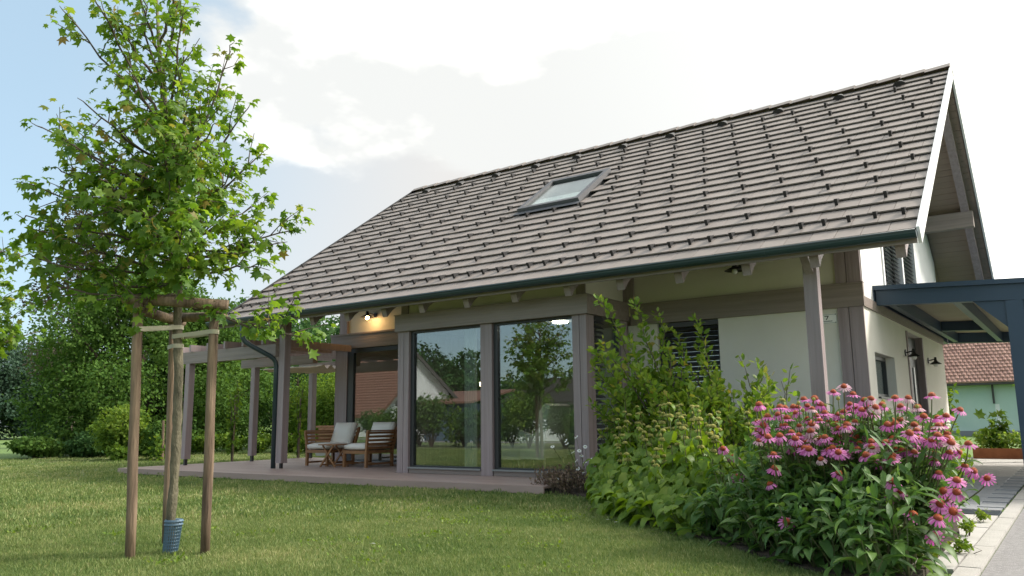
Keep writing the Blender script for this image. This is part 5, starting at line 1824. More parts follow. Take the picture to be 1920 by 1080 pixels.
FLOWERS = [
    ((-2.536, 6.706, 0.596), (-2.265, 6.942), 0.0628, 0.796, -1.192, 'leftmost upper pink coneflower among the yellow-green sage heads', "pink coneflowers in the bed"),
    ((-2.475, 6.783, 0.524), (-2.292, 7.003), 0.0666, 0.272, -1.703, 'pink coneflower just below the leftmost one among the sage', "pink coneflowers in the bed"),
    ((-2.4, 6.635, 0.369), (-2.214, 6.893), 0.0685, 0.763, -1.643, 'pink coneflower low on the left over dark leaves', "pink coneflowers in the bed"),
    ((-2.103, 6.331, 0.755), (-1.947, 6.506), 0.0615, 0.543, -1.638, 'middle pink coneflower left of the porch post, leftmost of that cluster', "pink coneflowers in the bed"),
    ((-2.055, 6.195, 0.82), (-1.893, 6.446), 0.0506, 0.384, -0.602, 'middle pink coneflower left of the porch post, second from the left of that cluster', "pink coneflowers in the bed"),
    ((-1.998, 6.02, 0.681), (-1.898, 6.209), 0.0514, 0.316, -0.711, 'low pink coneflower left of the porch post, leftmost of that cluster', "pink coneflowers in the bed"),
    ((-2.081, 6.337, 0.935), (-1.958, 6.524), 0.0502, 0.258, -2.323, 'upper pink coneflower left of the porch post, leftmost of that cluster', "pink coneflowers in the bed"),
    ((-1.962, 5.973, 0.946), (-1.879, 6.184), 0.0683, 0.173, -1.804, 'upper pink coneflower left of the porch post, second from the left of that cluster', "pink coneflowers in the bed"),
    ((-2.003, 6.11, 0.733), (-1.881, 6.284), 0.0646, 0.62, -0.34, 'middle pink coneflower left of the porch post, third from the left of that cluster', "pink coneflowers in the bed"),
    ((-1.969, 6.053, 0.794), (-1.831, 6.182), 0.0672, 0.941, -0.793, 'middle pink coneflower left of the porch post, fourth from the left of that cluster', "pink coneflowers in the bed"),
    ((-2.035, 6.242, 0.727), (-1.942, 6.372), 0.0661, 0.035, -2.172, 'middle pink coneflower left of the porch post, fifth from the left of that cluster', "pink coneflowers in the bed"),
    ((-2.04, 6.317, 0.737), (-1.948, 6.556), 0.0516, 0.171, -1.849, 'middle pink coneflower left of the porch post, sixth from the left of that cluster', "pink coneflowers in the bed"),
    ((-1.945, 6.101, 0.858), (-1.82, 6.258), 0.0668, 0.0, -1.396, 'upper pink coneflower left of the porch post, third from the left of that cluster', "pink coneflowers in the bed"),
    ((-1.88, 5.878, 0.711), (-1.789, 6.08), 0.0668, 0.311, -1.088, 'middle pink coneflower left of the porch post, seventh from the left of that cluster', "pink coneflowers in the bed"),
    ((-1.845, 5.75, 0.391), (-1.701, 6.03), 0.0543, 0.398, -2.361, 'lowest pink coneflower left of the porch post, leftmost of that cluster', "pink coneflowers in the bed"),
    ((-1.937, 6.149, 0.577), (-1.873, 6.304), 0.0675, 0.731, -1.578, 'low pink coneflower left of the porch post, second from the left of that cluster', "pink coneflowers in the bed"),
    ((-1.796, 5.715, 0.596), (-1.81, 5.883), 0.0549, 0.043, -1.321, 'low pink coneflower left of the porch post, third from the left of that cluster', "pink coneflowers in the bed"),
    ((-1.818, 5.792, 0.495), (-1.832, 5.983), 0.0684, 0.341, -0.525, 'low pink coneflower left of the porch post, fourth from the left of that cluster', "pink coneflowers in the bed"),
    ((-1.936, 6.326, 0.875), (-1.901, 6.495), 0.0586, 0.462, -1.847, 'upper pink coneflower left of the porch post, fourth from the left of that cluster', "pink coneflowers in the bed"),
    ((-1.919, 6.267, 0.678), (-1.867, 6.436), 0.0552, 0.505, -0.107, 'low pink coneflower left of the porch post, fifth from the left of that cluster', "pink coneflowers in the bed"),
    ((-1.861, 6.143, 0.927), (-1.727, 6.365), 0.0668, 0.0, -1.204, 'upper pink coneflower left of the porch post, fifth from the left of that cluster', "pink coneflowers in the bed"),
    ((-1.819, 5.957, 0.72), (-1.742, 6.193), 0.0644, 0.358, -1.315, 'middle pink coneflower left of the porch post, eighth from the left of that cluster', "pink coneflowers in the bed"),
    ((-1.897, 6.305, 0.782), (-1.805, 6.466), 0.0679, 0.047, -0.959, 'middle pink coneflower left of the porch post, ninth from the left of that cluster', "pink coneflowers in the bed"),
    ((-1.937, 6.521, 0.925), (-1.796, 6.74), 0.0654, 0.24, -1.023, 'upper pink coneflower left of the porch post, sixth from the left of that cluster', "pink coneflowers in the bed"),
    ((-1.826, 6.141, 0.792), (-1.773, 6.364), 0.0509, 0.0, -1.523, 'middle pink coneflower left of the porch post, tenth from the left of that cluster', "pink coneflowers in the bed"),
    ((-1.68, 5.526, 0.169), (-1.62, 5.9), 0.0638, 0.819, -1.178, 'lone pink coneflower low in the dark leaves at the lawn edge', "pink coneflowers in the bed"),
    ((-1.828, 6.196, 0.845), (-1.793, 6.373), 0.0681, 0.143, -1.065, 'upper pink coneflower left of the porch post, seventh from the left of that cluster', "pink coneflowers in the bed"),
    ((-1.762, 6.055, 0.741), (-1.667, 6.254), 0.0583, 0.0, -0.939, 'middle pink coneflower left of the porch post, 11th from the left of that cluster', "pink coneflowers in the bed"),
    ((-1.836, 6.309, 0.618), (-1.818, 6.602), 0.0665, 0.657, -0.573, 'low pink coneflower left of the porch post, sixth from the left of that cluster', "pink coneflowers in the bed"),
    ((-1.82, 6.347, 0.93), (-1.781, 6.607), 0.0633, 0.346, -1.797, 'upper pink coneflower left of the porch post, eighth from the left of that cluster', "pink coneflowers in the bed"),
    ((-1.787, 6.28, 0.885), (-1.732, 6.411), 0.0512, 0.569, -2.212, 'upper pink coneflower left of the porch post, ninth from the left of that cluster', "pink coneflowers in the bed"),
    ((-1.712, 5.963, 0.698), (-1.635, 6.115), 0.0657, 0.42, -1.225, 'middle pink coneflower left of the porch post, 12th from the left of that cluster', "pink coneflowers in the bed"),
    ((-1.785, 6.348, 0.927), (-1.611, 6.482), 0.0528, 0.328, -1.04, 'upper pink coneflower left of the porch post, tenth from the left of that cluster', "pink coneflowers in the bed"),
    ((-1.705, 6.035, 0.721), (-1.671, 6.359), 0.0557, 0.136, -0.527, 'middle pink coneflower left of the porch post, 13th from the left of that cluster', "pink coneflowers in the bed"),
    ((-1.75, 6.177, 0.635), (-1.734, 6.444), 0.0615, 0.645, -1.677, 'low pink coneflower left of the porch post, seventh from the left of that cluster', "pink coneflowers in the bed"),
    ((-1.749, 6.218, 0.787), (-1.655, 6.36), 0.0505, 0.42, -1.518, 'middle pink coneflower left of the porch post, 14th from the left of that cluster', "pink coneflowers in the bed"),
    ((-1.769, 6.465, 0.988), (-1.72, 6.588), 0.0652, 0.094, -1.669, 'high pink coneflower left of the porch post, leftmost of that cluster', "pink coneflowers in the bed"),
    ((-1.632, 5.899, 0.631), (-1.586, 6.134), 0.067, 0.5, -1.207, 'low pink coneflower left of the porch post, eighth from the left of that cluster', "pink coneflowers in the bed"),
    ((-1.688, 6.128, 0.67), (-1.698, 6.282), 0.0572, 0.438, -0.7, 'low pink coneflower left of the porch post, ninth from the left of that cluster', "pink coneflowers in the bed"),
    ((-1.688, 6.183, 0.701), (-1.616, 6.354), 0.0627, 0.735, -1.099, 'middle pink coneflower left of the porch post, 15th from the left of that cluster', "pink coneflowers in the bed"),
    ((-1.729, 6.406, 0.938), (-1.57, 6.569), 0.0538, 0.464, -1.227, 'upper pink coneflower left of the porch post, 11th from the left of that cluster', "pink coneflowers in the bed"),
    ((-1.758, 6.487, 0.836), (-1.747, 6.726), 0.0621, 0.418, -1.581, 'middle pink coneflower left of the porch post, 16th from the left of that cluster', "pink coneflowers in the bed"),
    ((-1.589, 5.84, 0.631), (-1.614, 5.963), 0.065, 0.549, -1.328, 'low pink coneflower left of the porch post, tenth from the left of that cluster', "pink coneflowers in the bed"),
    ((-1.641, 6.039, 0.619), (-1.711, 6.399), 0.0622, 0.268, -2.123, 'low pink coneflower left of the porch post, 11th from the left of that cluster', "pink coneflowers in the bed"),
    ((-1.629, 6.055, 0.715), (-1.606, 6.285), 0.0601, 0.592, -1.115, 'middle pink coneflower left of the porch post, 17th from the left of that cluster', "pink coneflowers in the bed"),
    ((-1.625, 6.056, 0.749), (-1.667, 6.222), 0.068, 0.34, -1.902, 'middle pink coneflower left of the porch post, 18th from the left of that cluster', "pink coneflowers in the bed"),
    ((-1.641, 6.152, 0.802), (-1.572, 6.394), 0.0629, 0.307, -1.875, 'middle pink coneflower left of the porch post, 19th from the left of that cluster', "pink coneflowers in the bed"),
    ((-1.607, 6.071, 0.91), (-1.621, 6.337), 0.0502, 0.103, -0.39, 'upper pink coneflower left of the porch post, 12th from the left of that cluster', "pink coneflowers in the bed"),
    ((-1.623, 6.1, 0.798), (-1.597, 6.339), 0.0599, 0.483, -1.686, 'middle pink coneflower left of the porch post, 20th from the left of that cluster', "pink coneflowers in the bed"),
    ((-1.648, 6.313, 0.989), (-1.563, 6.49), 0.0673, 0.306, -0.897, 'high pink coneflower left of the porch post, second from the left of that cluster', "pink coneflowers in the bed"),
    ((-1.682, 6.474, 0.859), (-1.647, 6.773), 0.0563, 0.174, -1.222, 'upper pink coneflower below the porch post, leftmost of that cluster', "pink coneflowers in the bed"),
    ((-1.546, 6.018, 0.825), (-1.529, 6.19), 0.0509, 0.0, -1.661, 'middle pink coneflower below the porch post, leftmost of that cluster', "pink coneflowers in the bed"),
    ((-1.607, 6.309, 0.941), (-1.528, 6.448), 0.0682, 0.222, -0.962, 'upper pink coneflower below the porch post, second from the left of that cluster', "pink coneflowers in the bed"),
    ((-1.505, 5.812, 0.565), (-1.555, 6.036), 0.0501, 0.598, -1.787, 'low pink coneflower below the porch post, leftmost of that cluster', "pink coneflowers in the bed"),
    ((-1.558, 6.079, 0.694), (-1.562, 6.248), 0.0677, 0.338, -1.162, 'middle pink coneflower below the porch post, second from the left of that cluster', "pink coneflowers in the bed"),
    ((-1.487, 5.89, 0.711), (-1.573, 6.058), 0.0574, 0.336, -1.929, 'middle pink coneflower below the porch post, third from the left of that cluster', "pink coneflowers in the bed"),
    ((-1.486, 5.931, 0.878), (-1.502, 6.074), 0.0562, 0.093, -1.26, 'upper pink coneflower below the porch post, third from the left of that cluster', "pink coneflowers in the bed"),
    ((-1.574, 6.321, 0.867), (-1.562, 6.515), 0.0614, 0.469, -2.09, 'upper pink coneflower below the porch post, fourth from the left of that cluster', "pink coneflowers in the bed"),
    ((-1.548, 6.151, 0.591), (-1.535, 6.306), 0.0608, 0.488, -0.741, 'low pink coneflower below the porch post, second from the left of that cluster', "pink coneflowers in the bed"),
    ((-1.594, 6.436, 0.81), (-1.567, 6.631), 0.0505, 0.0, -1.48, 'middle pink coneflower below the porch post, fourth from the left of that cluster', "pink coneflowers in the bed"),
    ((-1.458, 5.871, 0.62), (-1.497, 6.012), 0.066, 0.506, -1.343, 'low pink coneflower below the porch post, third from the left of that cluster', "pink coneflowers in the bed"),
    ((-1.591, 6.419, 0.639), (-1.503, 6.673), 0.0629, 0.626, -1.868, 'low pink coneflower below the porch post, fourth from the left of that cluster', "pink coneflowers in the bed"),
    ((-1.506, 6.097, 0.684), (-1.524, 6.283), 0.0562, 0.456, -0.444, 'low pink coneflower below the porch post, fifth from the left of that cluster', "pink coneflowers in the bed"),
    ((-1.569, 6.3, 0.473), (-1.559, 6.615), 0.058, 0.928, -1.39, 'low pink coneflower below the porch post, sixth from the left of that cluster', "pink coneflowers in the bed"),
    ((-1.432, 5.855, 0.638), (-1.501, 5.987), 0.0595, 0.326, -0.965, 'low pink coneflower below the porch post, seventh from the left of that cluster', "pink coneflowers in the bed"),
    ((-1.512, 6.322, 1.036), (-1.525, 6.595), 0.055, 0.366, -0.942, 'pink coneflower just left of the tallest one, against the porch post', "pink coneflowers in the bed"),
    ((-1.507, 6.312, 0.796), (-1.493, 6.467), 0.0631, 0.169, -1.568, 'middle pink coneflower below the porch post, fifth from the left of that cluster', "pink coneflowers in the bed"),
    ((-1.5, 6.348, 0.869), (-1.411, 6.631), 0.0509, 0.455, -0.848, 'upper pink coneflower below the porch post, fifth from the left of that cluster', "pink coneflowers in the bed"),
    ((-1.485, 6.197, 0.598), (-1.466, 6.339), 0.0579, 0.784, -1.695, 'low pink coneflower below the porch post, eighth from the left of that cluster', "pink coneflowers in the bed"),
    ((-1.375, 5.763, 0.615), (-1.338, 5.92), 0.0582, 0.724, -1.296, 'low pink coneflower below the porch post, ninth from the left of that cluster', "pink coneflowers in the bed"),
    ((-1.362, 5.671, 0.482), (-1.356, 6.003), 0.0569, 0.64, -0.513, 'low pink coneflower below the porch post, tenth from the left of that cluster', "pink coneflowers in the bed"),
    ((-1.507, 6.368, 0.666), (-1.462, 6.608), 0.0548, 0.241, -1.606, 'low pink coneflower below the porch post, 11th from the left of that cluster', "pink coneflowers in the bed"),
    ((-1.459, 6.202, 0.763), (-1.596, 6.339), 0.0686, 0.298, -1.876, 'middle pink coneflower below the porch post, sixth from the left of that cluster', "pink coneflowers in the bed"),
    ((-1.475, 6.261, 0.702), (-1.44, 6.487), 0.0513, 0.507, -1.952, 'middle pink coneflower below the porch post, seventh from the left of that cluster', "pink coneflowers in the bed"),
    ((-1.495, 6.382, 0.848), (-1.406, 6.563), 0.0674, 0.034, -0.832, 'upper pink coneflower below the porch post, sixth from the left of that cluster', "pink coneflowers in the bed"),
    ((-1.469, 6.255, 0.618), (-1.405, 6.396), 0.0685, 0.531, -1.207, 'low pink coneflower below the porch post, 12th from the left of that cluster', "pink coneflowers in the bed"),
    ((-1.386, 5.897, 0.603), (-1.35, 6.052), 0.0659, 0.58, -1.584, 'low pink coneflower below the porch post, 13th from the left of that cluster', "pink coneflowers in the bed"),
    ((-1.469, 6.405, 0.886), (-1.452, 6.571), 0.0641, 0.181, -1.416, 'upper pink coneflower below the corner boards, leftmost of that cluster', "pink coneflowers in the bed"),
    ((-1.39, 6.129, 1.067), (-1.449, 6.324), 0.0565, 0.6, -1.269, 'tallest pink coneflower in front of the house corner boards', "pink coneflowers in the bed"),
    ((-1.354, 5.924, 0.772), (-1.414, 6.055), 0.0511, 0.025, -0.918, 'middle pink coneflower below the corner boards, leftmost of that cluster', "pink coneflowers in the bed"),
    ((-1.349, 5.952, 0.794), (-1.359, 6.11), 0.0673, 0.002, -0.811, 'middle pink coneflower below the corner boards, second from the left of that cluster', "pink coneflowers in the bed"),
    ((-1.37, 5.985, 0.589), (-1.33, 6.209), 0.0538, 0.384, -1.168, 'low pink coneflower below the corner boards, leftmost of that cluster', "pink coneflowers in the bed"),
    ((-1.371, 6.094, 0.784), (-1.42, 6.224), 0.055, 0.681, -0.056, 'middle pink coneflower below the corner boards, third from the left of that cluster', "pink coneflowers in the bed"),
    ((-1.463, 6.574, 0.907), (-1.48, 6.7), 0.0613, 0.344, -0.833, 'upper pink coneflower below the corner boards, second from the left of that cluster', "pink coneflowers in the bed"),
    ((-1.401, 6.318, 0.942), (-1.38, 6.481), 0.0522, 0.471, -1.743, 'upper pink coneflower below the corner boards, third from the left of that cluster', "pink coneflowers in the bed"),
    ((-1.403, 6.33, 0.679), (-1.431, 6.521), 0.0564, 0.27, -2.035, 'low pink coneflower below the corner boards, second from the left of that cluster', "pink coneflowers in the bed"),
    ((-1.342, 6.177, 1.01), (-1.322, 6.334), 0.0566, 0.141, -0.642, 'high pink coneflower below the corner boards, leftmost of that cluster', "pink coneflowers in the bed"),
    ((-1.358, 6.138, 0.692), (-1.325, 6.265), 0.0664, 0.479, -1.188, 'middle pink coneflower below the corner boards, fourth from the left of that cluster', "pink coneflowers in the bed"),
    ((-1.356, 6.197, 0.727), (-1.358, 6.373), 0.0612, 0.12, -1.377, 'middle pink coneflower below the corner boards, fifth from the left of that cluster', "pink coneflowers in the bed"),
    ((-1.38, 6.377, 0.924), (-1.395, 6.655), 0.0579, 1.002, -1.759, 'upper pink coneflower below the corner boards, fourth from the left of that cluster', "pink coneflowers in the bed"),
    ((-1.331, 6.118, 0.813), (-1.495, 6.259), 0.0551, 0.104, -0.913, 'middle pink coneflower below the corner boards, sixth from the left of that cluster', "pink coneflowers in the bed"),
    ((-1.333, 6.171, 0.705), (-1.401, 6.316), 0.0548, 0.252, -1.277, 'middle pink coneflower below the corner boards, seventh from the left of that cluster', "pink coneflowers in the bed"),
    ((-1.293, 5.96, 0.628), (-1.345, 6.119), 0.0558, 0.098, -1.907, 'low pink coneflower below the corner boards, third from the left of that cluster', "pink coneflowers in the bed"),
    ((-1.314, 6.142, 0.661), (-1.277, 6.294), 0.0513, 0.405, -1.46, 'low pink coneflower below the corner boards, fourth from the left of that cluster', "pink coneflowers in the bed"),
    ((-1.309, 6.109, 0.661), (-1.335, 6.34), 0.0564, 0.436, -1.672, 'low pink coneflower below the corner boards, fifth from the left of that cluster', "pink coneflowers in the bed"),
    ((-1.307, 6.256, 0.892), (-1.361, 6.452), 0.0664, 0.43, -0.455, 'upper pink coneflower below the corner boards, fifth from the left of that cluster', "pink coneflowers in the bed"),
    ((-1.27, 6.093, 0.89), (-1.334, 6.302), 0.0508, 0.171, -1.322, 'upper pink coneflower below the corner boards, sixth from the left of that cluster', "pink coneflowers in the bed"),
    ((-1.261, 6.139, 0.965), (-1.373, 6.295), 0.0595, 0.402, -1.395, 'high pink coneflower below the corner boards, second from the left of that cluster', "pink coneflowers in the bed"),
    ((-1.3, 6.224, 0.553), (-1.342, 6.535), 0.0585, 0.22, -1.345, 'low pink coneflower below the corner boards, sixth from the left of that cluster', "pink coneflowers in the bed"),
    ((-1.207, 5.794, 0.596), (-1.281, 5.958), 0.065, 0.491, -2.114, 'low pink coneflower below the corner boards, seventh from the left of that cluster', "pink coneflowers in the bed"),
    ((-1.249, 6.163, 0.912), (-1.284, 6.425), 0.0558, 0.42, -2.16, 'upper pink coneflower below the corner boards, seventh from the left of that cluster', "pink coneflowers in the bed"),
    ((-1.27, 6.149, 0.563), (-1.294, 6.313), 0.0655, 0.0, -1.882, 'low pink coneflower below the corner boards, eighth from the left of that cluster', "pink coneflowers in the bed"),
    ((-1.263, 6.177, 0.716), (-1.299, 6.412), 0.0506, 0.851, -1.365, 'middle pink coneflower below the corner boards, eighth from the left of that cluster', "pink coneflowers in the bed"),
    ((-1.267, 6.335, 0.976), (-1.381, 6.485), 0.052, 0.194, -2.231, 'high pink coneflower below the corner boards, third from the left of that cluster', "pink coneflowers in the bed"),
    ((-1.206, 6.093, 0.974), (-1.316, 6.255), 0.0537, 0.557, -0.88, 'high pink coneflower below the corner boards, fourth from the left of that cluster', "pink coneflowers in the bed"),
    ((-1.194, 5.913, 0.647), (-1.333, 6.217), 0.0581, 0.69, -1.093, 'low pink coneflower below the corner boards, ninth from the left of that cluster', "pink coneflowers in the bed"),
    ((-1.202, 5.953, 0.679), (-1.237, 6.195), 0.0637, 0.214, -1.367, 'low pink coneflower below the corner boards, tenth from the left of that cluster', "pink coneflowers in the bed"),
    ((-1.221, 6.021, 0.551), (-1.25, 6.203), 0.0579, 0.68, -1.507, 'low pink coneflower below the corner boards, 11th from the left of that cluster', "pink coneflowers in the bed"),
    ((-1.249, 6.306, 0.871), (-1.332, 6.494), 0.0673, 0.213, -0.96, 'upper pink coneflower below the corner boards, eighth from the left of that cluster', "pink coneflowers in the bed"),
    ((-1.189, 5.969, 0.65), (-1.31, 6.136), 0.0541, 0.686, -1.36, 'low pink coneflower below the corner boards, 12th from the left of that cluster', "pink coneflowers in the bed"),
    ((-1.177, 6.061, 0.913), (-1.354, 6.215), 0.0613, 0.596, -0.779, 'upper pink coneflower below the small side window, leftmost of that cluster', "pink coneflowers in the bed"),
    ((-1.19, 6.039, 0.528), (-1.32, 6.237), 0.0524, 0.312, -0.556, 'low pink coneflower below the small side window, leftmost of that cluster', "pink coneflowers in the bed"),
    ((-1.157, 6.197, 0.93), (-1.197, 6.394), 0.063, 0.284, -0.524, 'upper pink coneflower below the small side window, second from the left of that cluster', "pink coneflowers in the bed"),
    ((-1.103, 5.916, 0.675), (-1.267, 6.153), 0.0608, 0.0, -1.812, 'low pink coneflower below the small side window, second from the left of that cluster', "pink coneflowers in the bed"),
    ((-1.108, 6.064, 0.791), (-1.189, 6.199), 0.0675, 0.337, -0.994, 'middle pink coneflower below the small side window, leftmost of that cluster', "pink coneflowers in the bed"),
    ((-1.086, 5.793, 0.347), (-1.207, 6.12), 0.0706, 0.927, -1.905, 'large open pink coneflower facing forward in the lower cluster', "pink coneflowers in the bed"),
    ((-1.142, 6.308, 0.689), (-1.269, 6.464), 0.0535, 0.095, -1.81, 'middle pink coneflower below the small side window, second from the left of that cluster', "pink coneflowers in the bed"),
    ((-1.051, 5.782, 0.574), (-1.165, 5.99), 0.0615, 0.331, -1.11, 'low pink coneflower below the small side window, third from the left of that cluster', "pink coneflowers in the bed"),
    ((-1.058, 5.866, 0.594), (-1.114, 6.069), 0.0568, 0.615, -1.415, 'low pink coneflower below the small side window, fourth from the left of that cluster', "pink coneflowers in the bed"),
    ((-1.134, 6.389, 0.817), (-1.23, 6.7), 0.0623, 0.551, -1.557, 'middle pink coneflower below the small side window, third from the left of that cluster', "pink coneflowers in the bed"),
    ((-1.015, 5.56, 0.447), (-1.183, 5.766), 0.0667, 0.538, -1.156, 'pink coneflower just above the large forward-facing one', "pink coneflowers in the bed"),
    ((-1.079, 6.046, 0.698), (-1.212, 6.223), 0.0595, 0.224, -0.566, 'middle pink coneflower below the small side window, fourth from the left of that cluster', "pink coneflowers in the bed"),
    ((-0.983, 5.7, 0.967), (-1.177, 5.905), 0.0544, 0.196, -1.509, 'high pink coneflower below the small side window, leftmost of that cluster', "pink coneflowers in the bed"),
    ((-1.062, 6.076, 0.799), (-1.185, 6.209), 0.0627, 0.267, -2.58, 'middle pink coneflower below the small side window, fifth from the left of that cluster', "pink coneflowers in the bed"),
    ((-1.109, 6.26, 0.617), (-1.227, 6.443), 0.0619, 0.611, -0.902, 'low pink coneflower below the small side window, fifth from the left of that cluster', "pink coneflowers in the bed"),
    ((-1.003, 5.693, 0.38), (-1.167, 5.975), 0.0593, 0.62, -0.992, 'lowest pink coneflower below the small side window, leftmost of that cluster', "pink coneflowers in the bed"),
    ((-1.06, 6.255, 0.824), (-1.168, 6.399), 0.0609, 0.421, -1.554, 'middle pink coneflower below the small side window, sixth from the left of that cluster', "pink coneflowers in the bed"),
    ((-1.108, 6.607, 0.923), (-1.201, 6.799), 0.0647, 0.374, -1.873, 'upper pink coneflower below the small side window, third from the left of that cluster', "pink coneflowers in the bed"),
    ((-1.075, 6.383, 0.729), (-1.111, 6.53), 0.063, 0.431, -0.197, 'middle pink coneflower below the small side window, seventh from the left of that cluster', "pink coneflowers in the bed"),
    ((-1.032, 6.073, 0.616), (-1.16, 6.228), 0.064, 0.543, -2.101, 'low pink coneflower below the small side window, sixth from the left of that cluster', "pink coneflowers in the bed"),
    ((-0.991, 6.232, 0.976), (-1.091, 6.389), 0.0563, 0.387, -0.806, 'pink coneflower before the small side window', "pink coneflowers in the bed"),
    ((-1.041, 6.363, 0.63), (-1.157, 6.607), 0.0592, 0.192, -1.506, 'low pink coneflower below the side door, leftmost of that cluster', "pink coneflowers in the bed"),
    ((-0.992, 6.048, 0.616), (-1.153, 6.202), 0.0506, 0.312, -0.546, 'low pink coneflower below the side door, second from the left of that cluster', "pink coneflowers in the bed"),
    ((-0.948, 5.883, 0.738), (-1.0, 6.019), 0.0675, 0.602, -0.853, 'middle pink coneflower below the side door, leftmost of that cluster', "pink coneflowers in the bed"),
    ((-0.907, 5.496, 0.259), (-1.099, 5.901), 0.0661, 0.62, -0.213, 'half-closed dark pink coneflower on the lower right', "pink coneflowers in the bed"),
    ((-0.965, 6.099, 0.667), (-1.082, 6.283), 0.068, 0.217, -1.052, 'low pink coneflower below the side door, third from the left of that cluster', "pink coneflowers in the bed"),
    ((-0.949, 6.002, 0.612), (-1.141, 6.178), 0.0563, 0.434, -1.101, 'low pink coneflower below the side door, fourth from the left of that cluster', "pink coneflowers in the bed"),
    ((-0.989, 6.365, 0.786), (-1.142, 6.501), 0.0685, 0.283, -1.497, 'middle pink coneflower below the side door, second from the left of that cluster', "pink coneflowers in the bed"),
    ((-0.929, 6.02, 0.705), (-1.076, 6.151), 0.0561, 0.54, -1.33, 'middle pink coneflower below the side door, third from the left of that cluster', "pink coneflowers in the bed"),
    ((-0.947, 6.17, 0.751), (-1.048, 6.445), 0.0548, 0.104, -0.99, 'middle pink coneflower below the side door, fourth from the left of that cluster', "pink coneflowers in the bed"),
    ((-0.991, 6.593, 0.913), (-1.002, 6.772), 0.0657, 0.0, -0.861, 'upper pink coneflower below the side door, leftmost of that cluster', "pink coneflowers in the bed"),
    ((-0.946, 6.512, 0.844), (-1.111, 6.689), 0.0558, 0.14, -0.711, 'upper pink coneflower below the side door, second from the left of that cluster', "pink coneflowers in the bed"),
    ((-0.917, 6.317, 0.846), (-1.042, 6.524), 0.0653, 0.445, -1.044, 'upper pink coneflower below the side door, third from the left of that cluster', "pink coneflowers in the bed"),
    ((-0.931, 6.361, 0.672), (-1.102, 6.591), 0.0663, 0.442, -0.402, 'low pink coneflower below the side door, fifth from the left of that cluster', "pink coneflowers in the bed"),
    ((-0.833, 5.956, 0.69), (-1.046, 6.191), 0.05, 0.607, -1.208, 'low pink coneflower below the side door, sixth from the left of that cluster', "pink coneflowers in the bed"),
    ((-0.821, 6.082, 0.985), (-1.043, 6.303), 0.0611, 0.06, -1.103, 'high pink coneflower with drooping petals before the side wall door', "pink coneflowers in the bed"),
    ((-0.878, 6.403, 0.753), (-1.031, 6.541), 0.0593, 0.007, -0.736, 'middle pink coneflower below the side door, fifth from the left of that cluster', "pink coneflowers in the bed"),
    ((-0.813, 5.526, 0.138), (-1.062, 6.036), 0.0647, 1.233, -1.628, 'lowest pink coneflower with hanging petals near the kerb', "pink coneflowers in the bed"),
    ((-0.834, 6.036, 0.559), (-1.0, 6.224), 0.0522, 0.174, -1.058, 'low pink coneflower below the side door, seventh from the left of that cluster', "pink coneflowers in the bed"),
    ((-0.849, 6.195, 0.59), (-1.0, 6.323), 0.0686, 0.362, -1.151, 'low pink coneflower below the side door, eighth from the left of that cluster', "pink coneflowers in the bed"),
    ((-0.818, 5.995, 0.672), (-1.106, 6.152), 0.0538, 0.388, -1.411, 'low pink coneflower below the side door, ninth from the left of that cluster', "pink coneflowers in the bed"),
    ((-0.841, 6.408, 0.835), (-1.0, 6.594), 0.058, 0.082, -1.007, 'upper pink coneflower below the side door, fourth from the left of that cluster', "pink coneflowers in the bed"),
    ((-0.755, 5.362, 0.261), (-1.0, 5.686), 0.0641, 0.453, -0.732, 'lowest pink coneflower below the side door, leftmost of that cluster', "pink coneflowers in the bed"),
    ((-0.793, 5.966, 0.721), (-1.0, 6.102), 0.0635, 0.127, -0.789, 'middle pink coneflower below the side door, sixth from the left of that cluster', "pink coneflowers in the bed"),
    ((-0.795, 6.055, 0.785), (-1.0, 6.223), 0.0587, 0.071, -0.693, 'middle pink coneflower below the side door, seventh from the left of that cluster', "pink coneflowers in the bed"),
    ((-0.801, 5.912, 0.483), (-1.0, 6.199), 0.0541, 0.223, -0.875, 'low pink coneflower towards the path, leftmost of that cluster', "pink coneflowers in the bed"),
    ((-0.762, 5.554, 0.324), (-1.0, 5.953), 0.0663, 0.824, -1.032, 'lowest pink coneflower towards the path, leftmost of that cluster', "pink coneflowers in the bed"),
    ((-0.799, 6.232, 0.786), (-1.031, 6.52), 0.0537, 0.27, -1.263, 'middle pink coneflower towards the path, leftmost of that cluster', "pink coneflowers in the bed"),
    ((-0.783, 5.911, 0.372), (-1.0, 6.198), 0.067, 0.848, -2.207, 'lowest pink coneflower towards the path, second from the left of that cluster', "pink coneflowers in the bed"),
    ((-0.787, 5.953, 0.317), (-1.032, 6.233), 0.0691, 0.42, -1.61, 'lowest pink coneflower towards the path, third from the left of that cluster', "pink coneflowers in the bed"),
    ((-0.775, 6.306, 0.848), (-1.0, 6.508), 0.0606, 0.393, -1.156, 'upper pink coneflower towards the path, leftmost of that cluster', "pink coneflowers in the bed"),
    ((-0.749, 6.04, 0.704), (-1.0, 6.172), 0.0591, 0.385, -0.465, 'middle pink coneflower towards the path, second from the left of that cluster', "pink coneflowers in the bed"),
    ((-0.768, 6.218, 0.726), (-1.0, 6.35), 0.06, 0.047, -0.802, 'middle pink coneflower towards the path, third from the left of that cluster', "pink coneflowers in the bed"),
    ((-0.741, 6.009, 0.609), (-1.0, 6.215), 0.0559, 0.4, -0.779, 'low pink coneflower towards the path, second from the left of that cluster', "pink coneflowers in the bed"),
    ((-0.725, 5.995, 0.675), (-1.0, 6.245), 0.0683, 0.594, -0.815, 'low pink coneflower towards the path, third from the left of that cluster', "pink coneflowers in the bed"),
    ((-0.683, 5.449, 0.296), (-1.0, 5.742), 0.065, 1.15, -1.226, 'lowest pink coneflower towards the path, fourth from the left of that cluster', "pink coneflowers in the bed"),
